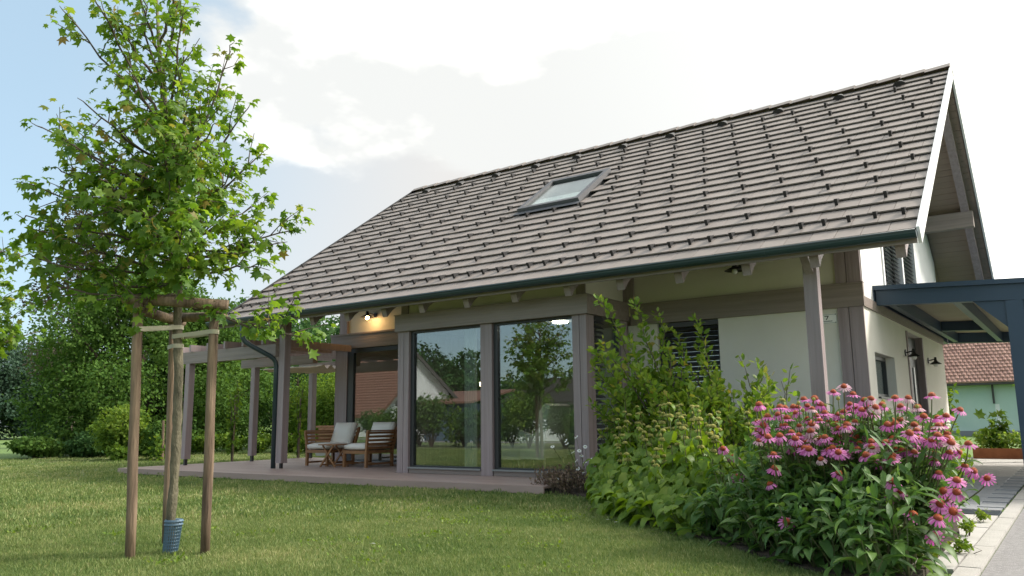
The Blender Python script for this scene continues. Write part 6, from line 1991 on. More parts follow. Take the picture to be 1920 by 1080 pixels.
    ((-0.656, 5.513, 0.469), (-1.0, 5.937), 0.0613, 0.524, -1.075, 'lowest pink coneflower towards the path, fifth from the left of that cluster', "pink coneflowers in the bed"),
    ((-0.664, 5.525, 0.399), (-1.0, 5.859), 0.0604, 0.736, -1.432, 'lowest pink coneflower towards the path, sixth from the left of that cluster', "pink coneflowers in the bed"),
    ((-0.704, 6.179, 0.608), (-1.0, 6.368), 0.0526, 1.02, -0.079, 'low pink coneflower towards the path, fourth from the left of that cluster', "pink coneflowers in the bed"),
    ((-0.674, 6.187, 0.888), (-1.0, 6.387), 0.0534, 0.574, -0.642, 'upper pink coneflower towards the path, second from the left of that cluster', "pink coneflowers in the bed"),
    ((-0.668, 6.087, 0.521), (-1.0, 6.296), 0.0579, 0.238, -0.693, 'low pink coneflower towards the path, fifth from the left of that cluster', "pink coneflowers in the bed"),
    ((-0.629, 6.032, 0.667), (-1.0, 6.29), 0.0621, 0.268, -1.586, 'low pink coneflower towards the path, sixth from the left of that cluster', "pink coneflowers in the bed"),
    ((-0.676, 6.6, 0.462), (-1.0, 6.937), 0.0677, 0.6, -0.719, 'low pink coneflower towards the path, seventh from the left of that cluster', "pink coneflowers in the bed"),
    ((-0.594, 6.6, 0.416), (-1.0, 6.851), 0.0591, 0.958, -1.745, 'pink coneflower leaning far right over the paved path', "pink coneflowers in the bed"),
]
for h, b, r_, t_, a_, l_, g_l in FLOWERS:
    coneflower(h, (b[0], b[1], BX), r_, t_, a_, l_, g_l, 8 if h[2] < 0.7 else 7)
CLUMPS_CONE = []
CLUMPS_CONE_FULL = [(-2.625, 6.8, 0.5, 17), (-2.646, 6.533, 0.38, 17), (-2.509, 6.691, 0.5, 17), (-2.569, 6.378, 0.38, 17), (-2.395, 6.578, 0.5, 17), (-2.408, 6.32, 0.38, 17), (-2.227, 6.529, 0.5, 17), (-2.299, 6.202, 0.38, 17), (-2.122, 6.406, 0.5, 17), (-2.177, 6.1, 0.38, 17), (-1.997, 6.307, 0.5, 17), (-2.046, 6.007, 0.38, 17), (-1.878, 6.201, 0.5, 17), (-1.96, 5.861, 0.38, 17), (-1.729, 6.115, 0.5, 17), (-1.818, 5.78, 0.38, 17), (-1.614, 6.004, 0.5, 17), (-1.741, 5.627, 0.38, 17), (-1.497, 5.896, 0.5, 17), (-1.613, 5.531, 0.38, 17), (-1.373, 5.794, 0.5, 17), (-1.493, 5.447, 0.38, 17), (-1.354, 5.678, 0.5, 17), (-1.346, 5.382, 0.38, 17), (-1.188, 5.646, 0.5, 17), (-1.211, 5.296, 0.38, 17), (-1.049, 5.567, 0.5, 17), (-1.099, 5.173, 0.38, 17), (-0.947, 5.427, 0.5, 17), (-1.488, 7.453, 0.45, 15), (-1.61, 7.164, 0.45, 15), (-1.866, 7.155, 0.57, 15), (-1.987, 6.085, 0.46, 15), (-1.799, 7.187, 0.59, 15), (-1.458, 6.438, 0.49, 15), (-1.874, 7.1, 0.51, 15), (-1.233, 6.581, 0.58, 15), (-1.007, 5.542, 0.52, 15), (-1.65, 7.408, 0.52, 15), (-1.501, 5.603, 0.58, 15), (-1.361, 6.647, 0.61, 15), (-1.719, 6.669, 0.45, 15), (-1.285, 6.092, 0.57, 15), (-1.834, 7.444, 0.56, 15), (-2.42, 6.542, 0.6, 15), (-1.289, 6.664, 0.58, 15), (-2.083, 6.596, 0.48, 15), (-2.413, 6.572, 0.59, 15), (-2.595, 7.05, 0.51, 15), (-1.124, 6.403, 0.47, 15), (-1.085, 6.35, 0.53, 15), (-1.302, 7.241, 0.53, 15), (-2.152, 7.503, 0.5, 15), (-1.814, 7.234, 0.54, 15), (-1.285, 6.045, 0.57, 15), (-2.318, 6.353, 0.5, 15), (-2.12, 7.046, 0.49, 15), (-1.793, 6.135, 0.6, 15), (-1.465, 5.979, 0.57, 15), (-1.032, 6.133, 0.54, 15), (-2.566, 7.142, 0.51, 15), (-1.625, 5.772, 0.56, 15), (-1.803, 7.584, 0.61, 15), (-2.139, 6.548, 0.59, 15), (-1.174, 7.322, 0.58, 15), (-1.871, 6.616, 0.49, 15), (-1.709, 6.162, 0.54, 15), (-1.55, 6.285, 0.49, 15), (-1.051, 5.342, 0.61, 15), (-1.201, 6.949, 0.49, 15), (-1.503, 7.455, 0.46, 15), (-1.208, 5.59, 0.47, 15), (-2.449, 7.225, 0.48, 15)]
CLUMPS_SAGE = [(-4.826, 8.784, 0.22, 12), (-4.638, 8.931, 0.38, 12), (-4.774, 8.623, 0.22, 12), (-4.584, 8.771, 0.38, 12), (-4.628, 8.534, 0.22, 12), (-4.492, 8.64, 0.38, 12), (-4.577, 8.372, 0.22, 12), (-4.38, 8.525, 0.38, 12), (-4.495, 8.234, 0.22, 12), (-4.242, 8.43, 0.38, 12), (-4.395, 8.109, 0.22, 12), (-4.145, 8.304, 0.38, 12), (-4.278, 7.998, 0.22, 12), (-4.03, 8.191, 0.38, 12), (-4.193, 7.869, 0.22, 12), (-3.999, 8.039, 0.38, 12), (-4.07, 7.764, 0.22, 12), (-3.903, 7.911, 0.38, 12), (-4.041, 7.578, 0.22, 12), (-3.783, 7.804, 0.38, 12), (-3.906, 7.484, 0.22, 12), (-3.649, 7.709, 0.38, 12), (-3.809, 7.357, 0.22, 12), (-3.562, 7.573, 0.38, 12), (-3.649, 7.286, 0.22, 12), (-3.461, 7.45, 0.38, 12), (-3.551, 7.159, 0.22, 12), (-3.353, 7.333, 0.38, 12), (-3.465, 7.055, 0.22, 12), (-3.27, 7.347, 0.38, 12), (-3.29, 7.03, 0.22, 12), (-3.19, 7.18, 0.38, 12), (-3.21, 6.863, 0.22, 12), (-3.009, 7.163, 0.38, 12), (-3.057, 6.803, 0.22, 12), (-2.895, 7.047, 0.38, 12), (-2.905, 6.744, 0.22, 12), (-2.769, 6.948, 0.38, 12), (-2.843, 6.549, 0.22, 12)]
SAGES = [(-4.403, 8.615, 0.853), (-4.134, 8.646, 0.909), (-2.841, 7.335, 0.791), (-5.141, 9.761, 0.979), (-2.698, 6.802, 0.743), (-2.222, 6.929, 1.047), (-4.808, 9.846, 0.94), (-4.5, 9.125, 1.016), (-4.138, 8.491, 0.818), (-3.436, 7.249, 0.653), (-2.737, 7.14, 0.934), (-4.412, 9.065, 0.868), (-4.017, 8.48, 0.846), (-3.557, 7.594, 0.823), (-2.307, 7.389, 1.093), (-5.093, 9.61, 0.77), (-3.703, 8.469, 0.829), (-3.789, 8.664, 1.076), (-4.004, 8.597, 1.003), (-4.889, 9.349, 1.039), (-2.988, 7.198, 1.004), (-5.136, 9.615, 0.864), (-4.611, 9.106, 0.993), (-3.378, 7.894, 0.969), (-4.373, 8.358, 0.613), (-2.987, 7.336, 0.97), (-3.72, 8.69, 0.751), (-5.022, 9.294, 0.923), (-3.655, 7.629, 0.57), (-2.362, 7.215, 1.023), (-3.172, 8.12, 0.998), (-4.687, 9.035, 0.837), (-4.84, 9.564, 1.089), (-3.177, 8.131, 0.784), (-4.835, 9.151, 1.041), (-3.8, 8.443, 0.834), (-4.339, 8.617, 1.024), (-4.815, 9.531, 0.847), (-3.472, 8.15, 0.846), (-3.854, 8.491, 0.754), (-3.907, 8.129, 0.798), (-4.469, 8.488, 0.722), (-3.5, 8.124, 0.988), (-4.068, 8.001, 0.571), (-4.991, 9.639, 1.051), (-2.869, 7.135, 1.044), (-4.1, 9.075, 1.097), (-5.177, 9.612, 1.062), (-4.452, 9.139, 1.091), (-2.833, 7.561, 0.959), (-3.603, 8.427, 1.086), (-5.096, 9.602, 0.847), (-3.694, 8.061, 0.856), (-4.068, 8.484, 0.852), (-4.216, 8.321, 0.759), (-5.052, 9.5, 0.743), (-3.539, 7.99, 0.882), (-4.429, 8.971, 1.001), (-3.907, 8.933, 1.037), (-2.776, 6.997, 0.769), (-3.842, 8.662, 0.996), (-4.454, 9.051, 0.871), (-2.562, 6.766, 0.87), (-3.346, 7.484, 1.085), (-3.777, 8.513, 1.095), (-4.084, 8.949, 1.02), (-3.23, 7.513, 1.035), (-2.317, 7.318, 0.816), (-2.636, 7.706, 0.985), (-3.428, 7.946, 0.996), (-4.163, 8.651, 0.833), (-4.68, 9.266, 1.015), (-4.737, 9.052, 0.74), (-3.841, 8.806, 0.808), (-5.084, 9.453, 1.044), (-2.442, 6.933, 0.852), (-4.128, 8.634, 0.792), (-5.03, 9.226, 0.808), (-3.49, 7.569, 0.571), (-4.803, 9.674, 0.99), (-3.167, 7.855, 1.057), (-4.52, 9.045, 1.003), (-3.23, 8.108, 0.887), (-3.16, 7.418, 0.948), (-4.629, 9.279, 0.785), (-4.948, 9.692, 1.087), (-4.091, 8.802, 0.825), (-4.51, 8.619, 0.939)]


random.seed(55)
bud_mesh = MB().lathe([(0.002, -0.014), (0.011, -0.010), (0.015, 0.0), (0.012, 0.010), (0.004, 0.016)], (0, 0, 0), 9).mesh('bud', whorl_m, smooth=True)
buds_ = sorted(((random.uniform(-2.1, -0.95), random.uniform(5.9, 6.9), random.uniform(0.80, 1.02)) for _ in range(18)), key=lambda t: math.atan2(t[0], t[1]))
for k_, (x, y, z) in enumerate(buds_):
    t = thing('coneflower_bud', 'small green unopened coneflower bud between the pink blooms, ' + ORD[k_], 'flower bud', (x, y + .08, BX), 'green coneflower buds')
    part('stem', MB().tube([(x, y + .08, BX), (x, y + .05, BX + (z - BX) * .6), (x, y, z)], [0.005, 0.004, 0.0035], 5), stem_m, t)
    put('bud', bud_mesh, t, Vector((x, y, z)) - Vector((x, y + .08, BX)))
    for i in range(4):
        u = 0.45 + 0.12 * i
        put_leaf(cone_leaf, t, Vector((0, -.05 * u, (z - BX) * u)), i * 2.4, random.uniform(-.5, .4), random.uniform(.08, .13))

# basal leaf clumps: one plant each, several leaves
NARROW_V = [(x * 0.62, y, z) for x, y, z in OVAL_V]


def clump(name, label, cat, x, y, h, n, meshes, smin, smax, group, spread=0.16, stems=True, pit=(-0.35, 0.45)):
    t = thing(name, label, cat, (x, y, BX), group)
    sm_ = MB()
    for i in range(n):
        a = random.uniform(0, 6.28)
        u = random.random()
        r_ = spread * math.sqrt(random.random())
        p = Vector((math.cos(a) * r_, math.sin(a) * r_, h * u))
        if stems and i % 3 == 0:
            sm_.tube([(x, y, BX - 0.02), (x + p.x * .6, y + p.y * .6, BX + p.z * .6), (x + p.x, y + p.y, BX + p.z)], [0.006, 0.005, 0.003], 4, cap=False)
        put_leaf(meshes, t, p, a - math.pi / 2 + random.uniform(-.5, .5), random.uniform(*pit), random.uniform(smin, smax) * (1.15 - 0.4 * u))
    if stems:
        part('stem', sm_, stem_m, t)
    return t


random.seed(31)

for k_, (x, y, h, n) in enumerate(CLUMPS_CONE_FULL):
    clump('coneflower_plant', 'leafy dark green flowerless plant ' + ('at the lawn edge of the bed, ' if y < 6.6 - (x + 2.85) * 0.84 + 0.5 else 'deep among the coneflowers, ') + ORD[k_], 'plant', x, y, h, n, cone_leaf, 0.12, 0.20, 'coneflower leaf clumps in the bed', pit=(-0.8, 0.35))
for k_, (x, y, h, n) in enumerate(CLUMPS_SAGE):
    clump('sage_plant', 'broad-leaved light green plant at the lawn edge of the bed, ' + ORD[k_], 'plant', x, y, h, n, sage_leaf, 0.15, 0.24, 'sage leaf clumps in the bed', pit=(-0.95, 0.1))


def whorl_mesh():
    g = np.random.default_rng(4)
    v, f, tn = [], [], []
    n = 70
    for q in range(n):
        th = math.acos(1 - 1.5 * (q + .5) / n)
        ph = q * 2.39996
        d = Vector((math.sin(th) * math.cos(ph), math.sin(th) * math.sin(ph), math.cos(th) * 0.62))
        c = d * 0.30
        e = d.cross(Vector((0.1, 0, 1))).normalized() * 0.075
        h = d.cross(e).normalized() * 0.075
        tip = d * (1.0 + g.uniform(-.1, .1)) * 0.5
        b = len(v)
        v += [tuple(c + e), tuple(c + h), tuple(c - e), tuple(c - h), tuple(tip + e * .6), tuple(tip + h * .6), tuple(tip - e * .6), tuple(tip - h * .6)]
        t = float(g.uniform(0.2, 0.8))
        tn += [t * .7] * 4 + [min(1, t + .2)] * 4
        for i in range(4):
            f += [(b + i, b + (i + 1) % 4, b + 4 + (i + 1) % 4), (b + i, b + 4 + (i + 1) % 4, b + 4 + i)]
        f += [(b + 4, b + 5, b + 6), (b + 4, b + 6, b + 7)]
    return np_mesh('whorl', np.array(v), np.array(f), whorl_m, np.array(tn))


whm = whorl_mesh()


def sage(x, y, h, label, group):
    t = thing('sage_stalk', label, 'sage plant', (x, y, BX), group)
    dx, dy = random.uniform(-.10, .10), random.uniform(-.14, .06)
    pts = [Vector((x + dx * u * u, y + dy * u * u, BX + h * u)) for u in np.linspace(0, 1, 6)]
    part('stem', MB().tube(pts, [0.007, 0.0065, 0.006, 0.0055, 0.005, 0.004], 5), stem_m, t)
    L_ = lambda u: Vector((dx * u * u, dy * u * u, h * u))
    for u, s in ((1.0, 0.055), (0.89, 0.070), (0.76, 0.072))[:random.choice((2, 2, 3))]:
        o = put('whorl', whm, t)
        o.matrix_local = Matrix.Translation(L_(u)) @ Matrix.Rotation(random.uniform(0, 6), 4, 'Z') @ Matrix.Scale(s * random.uniform(.85, 1.1), 4)
        for a in (0, math.pi):
            put_leaf(sage_leaf, t, L_(u) - Vector((0, 0, .01)), a + random.uniform(0, 3), -0.5, random.uniform(0.07, 0.10))
    for i in range(7):
        u = 0.14 + 0.70 * i / 7 + random.uniform(-.04, .04)
        a = i * 1.6 + random.uniform(-.3, .3)
        for aa in (a, a + math.pi):
            put_leaf(sage_leaf, t, L_(u), aa, random.uniform(-0.95, -0.15), random.uniform(0.13, 0.20) * (1.1 - .3 * u))
    return t


SAGES.sort(key=lambda t: math.atan2(t[0], t[1]))
seen_ = {}
for i, (x, y, h) in enumerate(SAGES):
    zone_ = 0 if x < -4.3 else 1 if x < -3.5 else 2 if x < -2.9 else 3
    row_ = 0 if y - (9.2 - (x + 5.5) * 0.98) < 0.7 else 1
    where_ = ('next to the bay corner', 'below the window blind', 'before the cream wall', 'beside the coneflowers')[zone_]
    rw_ = ('front', 'back')[row_]
    k_ = seen_.get((zone_, row_), 0)
    seen_[(zone_, row_)] = k_ + 1
    sage(x, y, h, rw_ + ' sage stalk with yellow-green whorls ' + where_ + ', ' + ORD[k_], 'sage stalks in the bed')

# the loose shrub behind the sage
shr = thing('loose_shrub', 'tall loose shrub with arching twigs before the blinds', 'shrub', (-3.9, 9.6, GZ))
g = np.random.default_rng(17)
random.seed(17)
sb_ = MB()
LP, LD, LN, LT = [], [], [], []
SHOOTS = [((-4.15, 9.7, -0.1), (-5.125, 9.3, 2.433), 70), ((-4.15, 9.7, -0.1), (-4.741, 9.6, 2.388), 70), ((-4.15, 9.7, -0.1), (-4.915, 9.0, 1.84), 70), ((-4.15, 9.7, -0.1), (-5.091, 9.1, 1.755), 70), ((-4.15, 9.7, -0.1), (-4.562, 9.9, 2.259), 70), ((-4.15, 9.7, -0.1), (-5.179, 9.2, 1.523), 70), ((-4.15, 9.7, -0.1), (-4.974, 9.0, 1.267), 70), ((-4.15, 9.7, -0.1), (-4.992, 9.6, 2.106), 70), ((-4.15, 9.7, -0.1), (-4.74, 9.4, 1.858), 70), ((-4.15, 9.7, -0.1), (-4.704, 9.8, 1.885), 70), ((-4.15, 9.7, -0.1), (-4.264, 9.5, 1.766), 70), ((-4.15, 9.7, -0.1), (-4.985, 9.4, 1.593), 70), ((-4.15, 9.7, -0.1), (-4.504, 9.2, 1.491), 70), ((-4.15, 9.7, -0.1), (-4.399, 9.6, 1.436), 70), ((-4.15, 9.7, -0.1), (-4.057, 9.5, 1.551), 70), ((-4.15, 9.7, -0.1), (-5.154, 9.1, 1.038), 70), ((-4.15, 9.7, -0.1), (-4.741, 9.2, 1.164), 70), ((-3.55, 9.9, -0.1), (-4.012, 9.9, 2.162), 60), ((-3.55, 9.9, -0.1), (-4.076, 10.1, 1.795), 60), ((-3.55, 9.9, -0.1), (-4.313, 9.8, 2.0), 60), ((-3.55, 9.9, -0.1), (-3.795, 9.9, 1.49), 60), ((-3.55, 9.9, -0.1), (-4.041, 9.6, 1.286), 60), ((-3.55, 9.9, -0.1), (-3.698, 9.8, 1.28), 60), ((-3.55, 9.9, -0.1), (-3.728, 9.5, 1.141), 60), ((-3.55, 9.9, -0.1), (-4.44, 9.5, 1.161), 60), ((-3.55, 9.9, -0.1), (-3.502, 9.6, 1.008), 60), ((-3.0, 9.9, -0.1), (-3.508, 10.0, 1.63), 20), ((-3.0, 9.9, -0.1), (-3.337, 10.2, 1.584), 20), ((-3.0, 9.9, -0.1), (-3.391, 9.8, 1.269), 20), ((-3.0, 9.9, -0.1), (-2.841, 9.9, 1.458), 20), ((-3.0, 9.9, -0.1), (-2.931, 9.8, 1.284), 20), ((-3.0, 9.9, -0.1), (-3.07, 9.7, 1.127), 20), ((-3.0, 9.9, -0.1), (-3.105, 9.4, 1.06), 20), ((-3.0, 9.9, -0.1), (-3.3, 9.4, 1.002), 20), ((-3.0, 9.9, -0.1), (-2.75, 9.9, 1.121), 20), ((-4.31, 9.2, -0.1), (-4.796, 9.102, 1.249), 85), ((-3.46, 9.86, -0.1), (-3.49, 9.76, 0.799), 85), ((-4.54, 9.95, -0.1), (-4.986, 9.853, 1.249), 85), ((-4.16, 9.45, -0.1), (-4.262, 9.353, 0.891), 85), ((-3.96, 9.39, -0.1), (-3.722, 9.29, 1.076), 85), ((-3.82, 9.24, -0.1), (-4.904, 9.137, 1.062), 85), ((-4.26, 9.86, -0.1), (-4.269, 9.756, 1.031), 85), ((-3.8, 9.81, -0.1), (-4.208, 9.712, 1.218), 85), ((-3.82, 9.31, -0.1), (-4.364, 9.211, 0.958), 85), ((-3.71, 9.84, -0.1), (-3.583, 9.74, 0.839), 85), ((-3.79, 9.49, -0.1), (-4.164, 9.392, 0.896), 85), ((-3.36, 9.97, -0.1), (-3.842, 9.866, 0.863), 85), ((-3.75, 9.56, -0.1), (-3.054, 9.462, 0.866), 85), ((-3.95, 9.99, -0.1), (-4.667, 9.885, 1.431), 85), ((-3.8, 9.58, -0.1), (-4.286, 9.479, 1.351), 85), ((-3.62, 9.88, -0.1), (-3.131, 9.783, 1.354), 85), ((-3.58, 9.45, -0.1), (-3.711, 9.349, 1.234), 85), ((-3.27, 9.53, -0.1), (-3.701, 9.427, 1.085), 85), ((-3.93, 9.81, -0.1), (-4.597, 9.711, 1.438), 85), ((-3.95, 9.44, -0.1), (-3.416, 9.344, 0.994), 85), ((-4.0, 9.24, -0.1), (-4.348, 9.14, 1.016), 85), ((-3.88, 9.86, -0.1), (-4.517, 9.765, 0.88), 85), ((-4.08, 9.6, -0.1), (-3.71, 9.501, 0.773), 85), ((-3.24, 9.84, -0.1), (-3.683, 9.742, 1.073), 85), ((-3.37, 9.49, -0.1), (-3.078, 9.391, 1.112), 85), ((-4.13, 9.93, -0.1), (-4.207, 9.834, 1.093), 85), ((-3.87, 9.26, -0.1), (-4.906, 9.16, 1.008), 85), ((-3.79, 10.0, -0.1), (-3.154, 9.899, 1.182), 85), ((-3.44, 9.61, -0.1), (-3.949, 9.514, 1.088), 85), ((-2.98, 9.49, -0.1), (-3.073, 9.39, 1.129), 85), ((-4.7, 10.1, -0.1), (-5.349, 9.996, 1.374), 85), ((-3.42, 10.05, -0.1), (-3.423, 9.947, 0.866), 85), ((-3.88, 9.26, -0.1), (-3.284, 9.158, 0.809), 85), ((-3.32, 9.52, -0.1), (-3.902, 9.423, 1.199), 85), ((-4.01, 9.82, -0.1), (-3.679, 9.723, 1.36), 85), ((-3.53, 9.97, -0.1), (-3.586, 9.865, 1.177), 85), ((-4.67, 9.41, -0.1), (-4.859, 9.313, 1.147), 85), ((-4.3, 9.62, -0.1), (-4.948, 9.524, 1.186), 85), ((-3.82, 9.97, -0.1), (-3.538, 9.866, 0.696), 85), ((-4.39, 9.92, -0.1), (-4.986, 9.825, 1.179), 85), ((-4.28, 9.47, -0.1), (-4.747, 9.367, 0.725), 85), ((-4.3, 9.84, -0.1), (-4.9, 9.741, 0.897), 85), ((-4.05, 10.01, -0.1), (-4.847, 9.913, 0.692), 85), ((-3.57, 9.34, -0.1), (-4.173, 9.239, 1.126), 85), ((-3.88, 9.81, -0.1), (-5.063, 9.711, 1.068), 85), ((-3.26, 9.25, -0.1), (-3.397, 9.152, 0.893), 85), ((-3.06, 9.34, -0.1), (-2.968, 9.238, 1.086), 85), ((-4.22, 9.42, -0.1), (-5.128, 9.32, 1.41), 85), ((-3.63, 10.01, -0.1), (-3.794, 9.911, 1.383), 85), ((-4.47, 10.08, -0.1), (-4.48, 9.985, 0.737), 85), ((-3.26, 9.86, -0.1), (-3.383, 9.759, 1.116), 85), ((-3.4, 9.25, -0.1), (-2.861, 9.148, 1.288), 85), ((-3.32, 9.27, -0.1), (-3.697, 9.169, 0.751), 85), ((-3.76, 9.73, -0.1), (-4.045, 9.627, 1.349), 85), ((-2.96, 9.82, -0.1), (-3.161, 9.723, 0.757), 85), ((-4.08, 9.89, -0.1), (-4.075, 9.791, 1.264), 85), ((-4.49, 10.08, -0.1), (-5.519, 9.977, 0.931), 85), ((-3.7, 9.65, -0.1), (-3.64, 9.547, 1.252), 85), ((-4.31, 9.33, -0.1), (-4.212, 9.235, 0.923), 85), ((-4.2, 9.91, -0.1), (-4.772, 9.814, 1.367), 85), ((-3.82, 9.84, -0.1), (-4.193, 9.742, 1.388), 85), ((-4.11, 9.83, -0.1), (-4.519, 9.727, 0.779), 85), ((-4.23, 9.81, -0.1), (-4.387, 9.705, 1.354), 85), ((-3.94, 9.32, -0.1), (-3.849, 9.222, 0.774), 85), ((-4.23, 9.77, -0.1), (-5.315, 9.67, 0.972), 85), ((-3.6, 9.49, -0.1), (-4.091, 9.385, 1.076), 85), ((-3.75, 9.28, -0.1), (-3.886, 9.182, 1.198), 85), ((-3.94, 9.27, -0.1), (-4.368, 9.165, 1.336), 85), ((-3.43, 10.04, -0.1), (-3.727, 9.943, 1.116), 85), ((-4.28, 9.74, -0.1), (-4.841, 9.644, 1.439), 85), ((-3.27, 9.63, -0.1), (-3.571, 9.532, 1.057), 85), ((-3.85, 9.23, -0.1), (-3.677, 9.13, 1.001), 85), ((-3.74, 9.33, -0.1), (-3.002, 9.226, 0.86), 85), ((-3.89, 9.54, -0.1), (-3.674, 9.436, 0.777), 85), ((-4.13, 9.79, -0.1), (-3.984, 9.691, 0.877), 85), ((-4.0, 9.54, -0.1), (-3.685, 9.438, 1.192), 85)]
for (b0, tip, dens) in SHOOTS:
    pts = limb_pts(b0, tip, 0.06, g, 9, 0.03)
    L_ = (pts[-1] - pts[0]).length
    sb_.tube(pts, [0.012 * (1 - 0.85 * j / 8) + 0.0015 for j in range(9)], 5, cap=False)
    for k in range(int(L_ * dens)):
        u = 0.12 + 0.90 * (k + g.random()) / (L_ * dens)
        u = min(1, u)
        i = min(7, int(u * 8))
        p = pts[i].lerp(pts[i + 1], u * 8 - i)
        off = unit(g.normal(size=3))
        side = 0.03 if u > 0.72 else g.uniform(0.02, 0.16)
        LP.append(np.array(p) + off * side)
        LD.append(off + np.array([0, 0, 0.25]) + 0.5 * np.array((pts[-1] - pts[0]).normalized()))
        LN.append(g.normal(size=3) * 0.5 + np.array([0, 0, 0.8]))
        LT.append(np.clip(g.normal(0.30 + 0.2 * u, 0.16), 0, 1) if g.random() > 0.012 else 1.0)
part('branches', sb_, twigm, shr)
V, F, T = scatter(OVAL_V, OVAL_F, np.array(LP), np.array(LD), np.array(LN), g.uniform(0.06, 0.115, len(LP)), np.array(LT))
put('foliage', np_mesh('foliage', V - np.array(wloc(shr)), F, lf_shrub, T), shr)

# feathery filler at the right end of the bed and a carpet of leaves under everything
bush('fine_shrub', 'fine-leaved green shrub at the right end of the bed by the path', -1.35, 8.7, (0.50, 0.8, 0.70), lf_sage, 4600, 0.055, 301, tv=OVAL_V, tf=OVAL_F)
bush('fine_shrub', 'fine-leaved low mound beside the paving, right of the coneflowers', -1.22, 7.35, (0.36, 0.60, 0.62), lf_cone, 3600, 0.05, 302, tv=OVAL_V, tf=OVAL_F)
g_ = np.random.default_rng(19)
px_, py_ = g_.uniform(-6, -0.8, 30000), g_.uniform(5, 11.7, 30000)
ok = inside(BED, px_, py_)
px_, py_ = px_[ok], py_[ok]
n = len(px_)
edge_d = (py_ - (6.55 - (px_ + 2.85) * 0.84)) * 0.75
dome = np.clip(0.32 + 0.85 * edge_d, 0.28, 0.92) * np.clip((-0.85 - px_) * 2.2 + 0.60, 0.45, 1)
hh = np.where((px_ > -2.45) & (py_ < 8.3), dome, 0.30) * g_.random(n) ** 0.55
P = np.stack([px_, py_, BX + hh], 1)
zone = px_ > -2.75 + 0.15 * np.sin(py_ * 9)
V, F, T = leaves(P[zone], np.tile([0, -.4, .8], (zone.sum(), 1)), 0.115, NARROW_V, OVAL_F, 20)
put('bed_undergrowth', np_mesh('bed_undergrowth', V, F, lf_cone, T), None, kind='stuff')
zone = ~zone & (px_ > -5.05) & (edge_d < 1.6) & (g_.random(n) < 0.75)
Pz = P[zone]
Pz[:, 2] = BX + np.clip(0.25 + 0.7 * edge_d[zone], 0.2, 0.62) * g_.random(len(Pz)) ** 0.6
nz = len(Pz)
dz_ = np.stack([g_.normal(0, .6, nz), g_.normal(-.35, .5, nz), g_.normal(-.75, .35, nz)], 1)
V, F, T = scatter(*blade_leaf(width=0.30, droop=0.6, fold=0.08, n=4, heart=0.8), Pz, dz_, np.stack([g_.normal(0, .4, nz), g_.normal(-.8, .3, nz), np.full(nz, .6)], 1), g_.uniform(.10, .17, nz), np.clip(g_.normal(.45, .22, nz), 0, 1))
put('bed_undergrowth', np_mesh('bed_undergrowth', V, F, lf_sage, T), None, kind='stuff')

# heather and daisies at the bay corner
ht = thing('heather', 'brown faded heather clump at the deck corner', 'heather', (-5.72, 9.35, GZ))
g_ = np.random.default_rng(23)
hb = MB()
P, D_ = [], []
for k in range(230):
    bx, by = -5.72 + g_.normal(0, .20), 9.35 + g_.normal(0, .11)
    top = Vector((bx + g_.normal(0, .10), by + g_.normal(0, .08), GZ + g_.uniform(.16, .40)))
    b0 = Vector((bx, by, GZ))
    hb.tube([b0, b0.lerp(top, .5), top], [0.004, 0.003, 0.002], 3, cap=False)
    for j in range(9):
        P.append(np.array(b0.lerp(top, g_.uniform(.3, 1))))
        D_.append(np.array([g_.normal(), g_.normal(), 1.0]))
part('stem', hb, twigm, ht)
P, D_ = np.array(P), np.array(D_)
leaf_part('foliage', [scatter(QUADL_V, QUADL_F, P, D_, g_.normal(size=P.shape), g_.uniform(.025, .05, len(P)), g_.random(len(P)))], lf_heath, ht)
DAISIES = ((-.42, .62, 0), (-.22, .70, .02), (-.18, .66, -.02), (-.06, .75, .03), (-.10, .55, .0), (.02, .57, -.04), (.06, .62, .05), (.0, .50, .05), (-.02, .44, -.06), (.08, .42, 0), (.15, .46, .02), (.24, .47, .04), (.31, .50, 0), (.33, .42, -.03), (.0, .34, -.06), (.08, .30, -.08), (-.28, .20, -.15), (.335, .38, .04))
DX_ = []
DAISIES = [(a + 0.0007 * i, b_, c) for i, (a, b_, c) in enumerate(DAISIES)]
DX_ = [d[0] for d in DAISIES]
for i, (dx_, dz_, dy_) in enumerate(DAISIES):
    hx, hy, hz = -5.55 + dx_, 9.42 + dy_, GZ + dz_
    t = thing('daisy', 'small white daisy over the brown heather, ' + ORD[sorted(DX_).index(dx_)] + ' of the group', 'daisy', (-5.5 + dx_ * .5, 9.45, GZ), 'white daisies at the deck corner')
    part('stem', MB().tube([(-5.5 + dx_ * .5, 9.45, GZ), (-5.5 + dx_ * .7, 9.44, GZ + dz_ * .6), (hx, hy, hz)], 0.003, 4, cap=False), stem_m, t)
    v, f = [], []
    tilt = Vector((random.uniform(-.7, .5), random.uniform(-.9, -.2), 0.7)).normalized()
    a_ = tilt.cross(Vector((0, 1, 0.2))).normalized()
    b_ = tilt.cross(a_)
    pm = MB()
    for j in range(11):
        th = 2 * math.pi * j / 11
        e = a_ * math.cos(th) + b_ * math.sin(th)
        s = a_ * -math.sin(th) + b_ * math.cos(th)
        c = Vector((hx, hy, hz))
        pm.quad(c + e * .006, c + e * .020 + s * .007, c + e * .034 - tilt * .003, c + e * .020 - s * .007)
    part('petals', pm, daisy_m, t)
    part('centre', MB().tube([Vector((hx, hy, hz)), Vector((hx, hy, hz)) + tilt * .006], 0.008, 6), whorl_m, t)

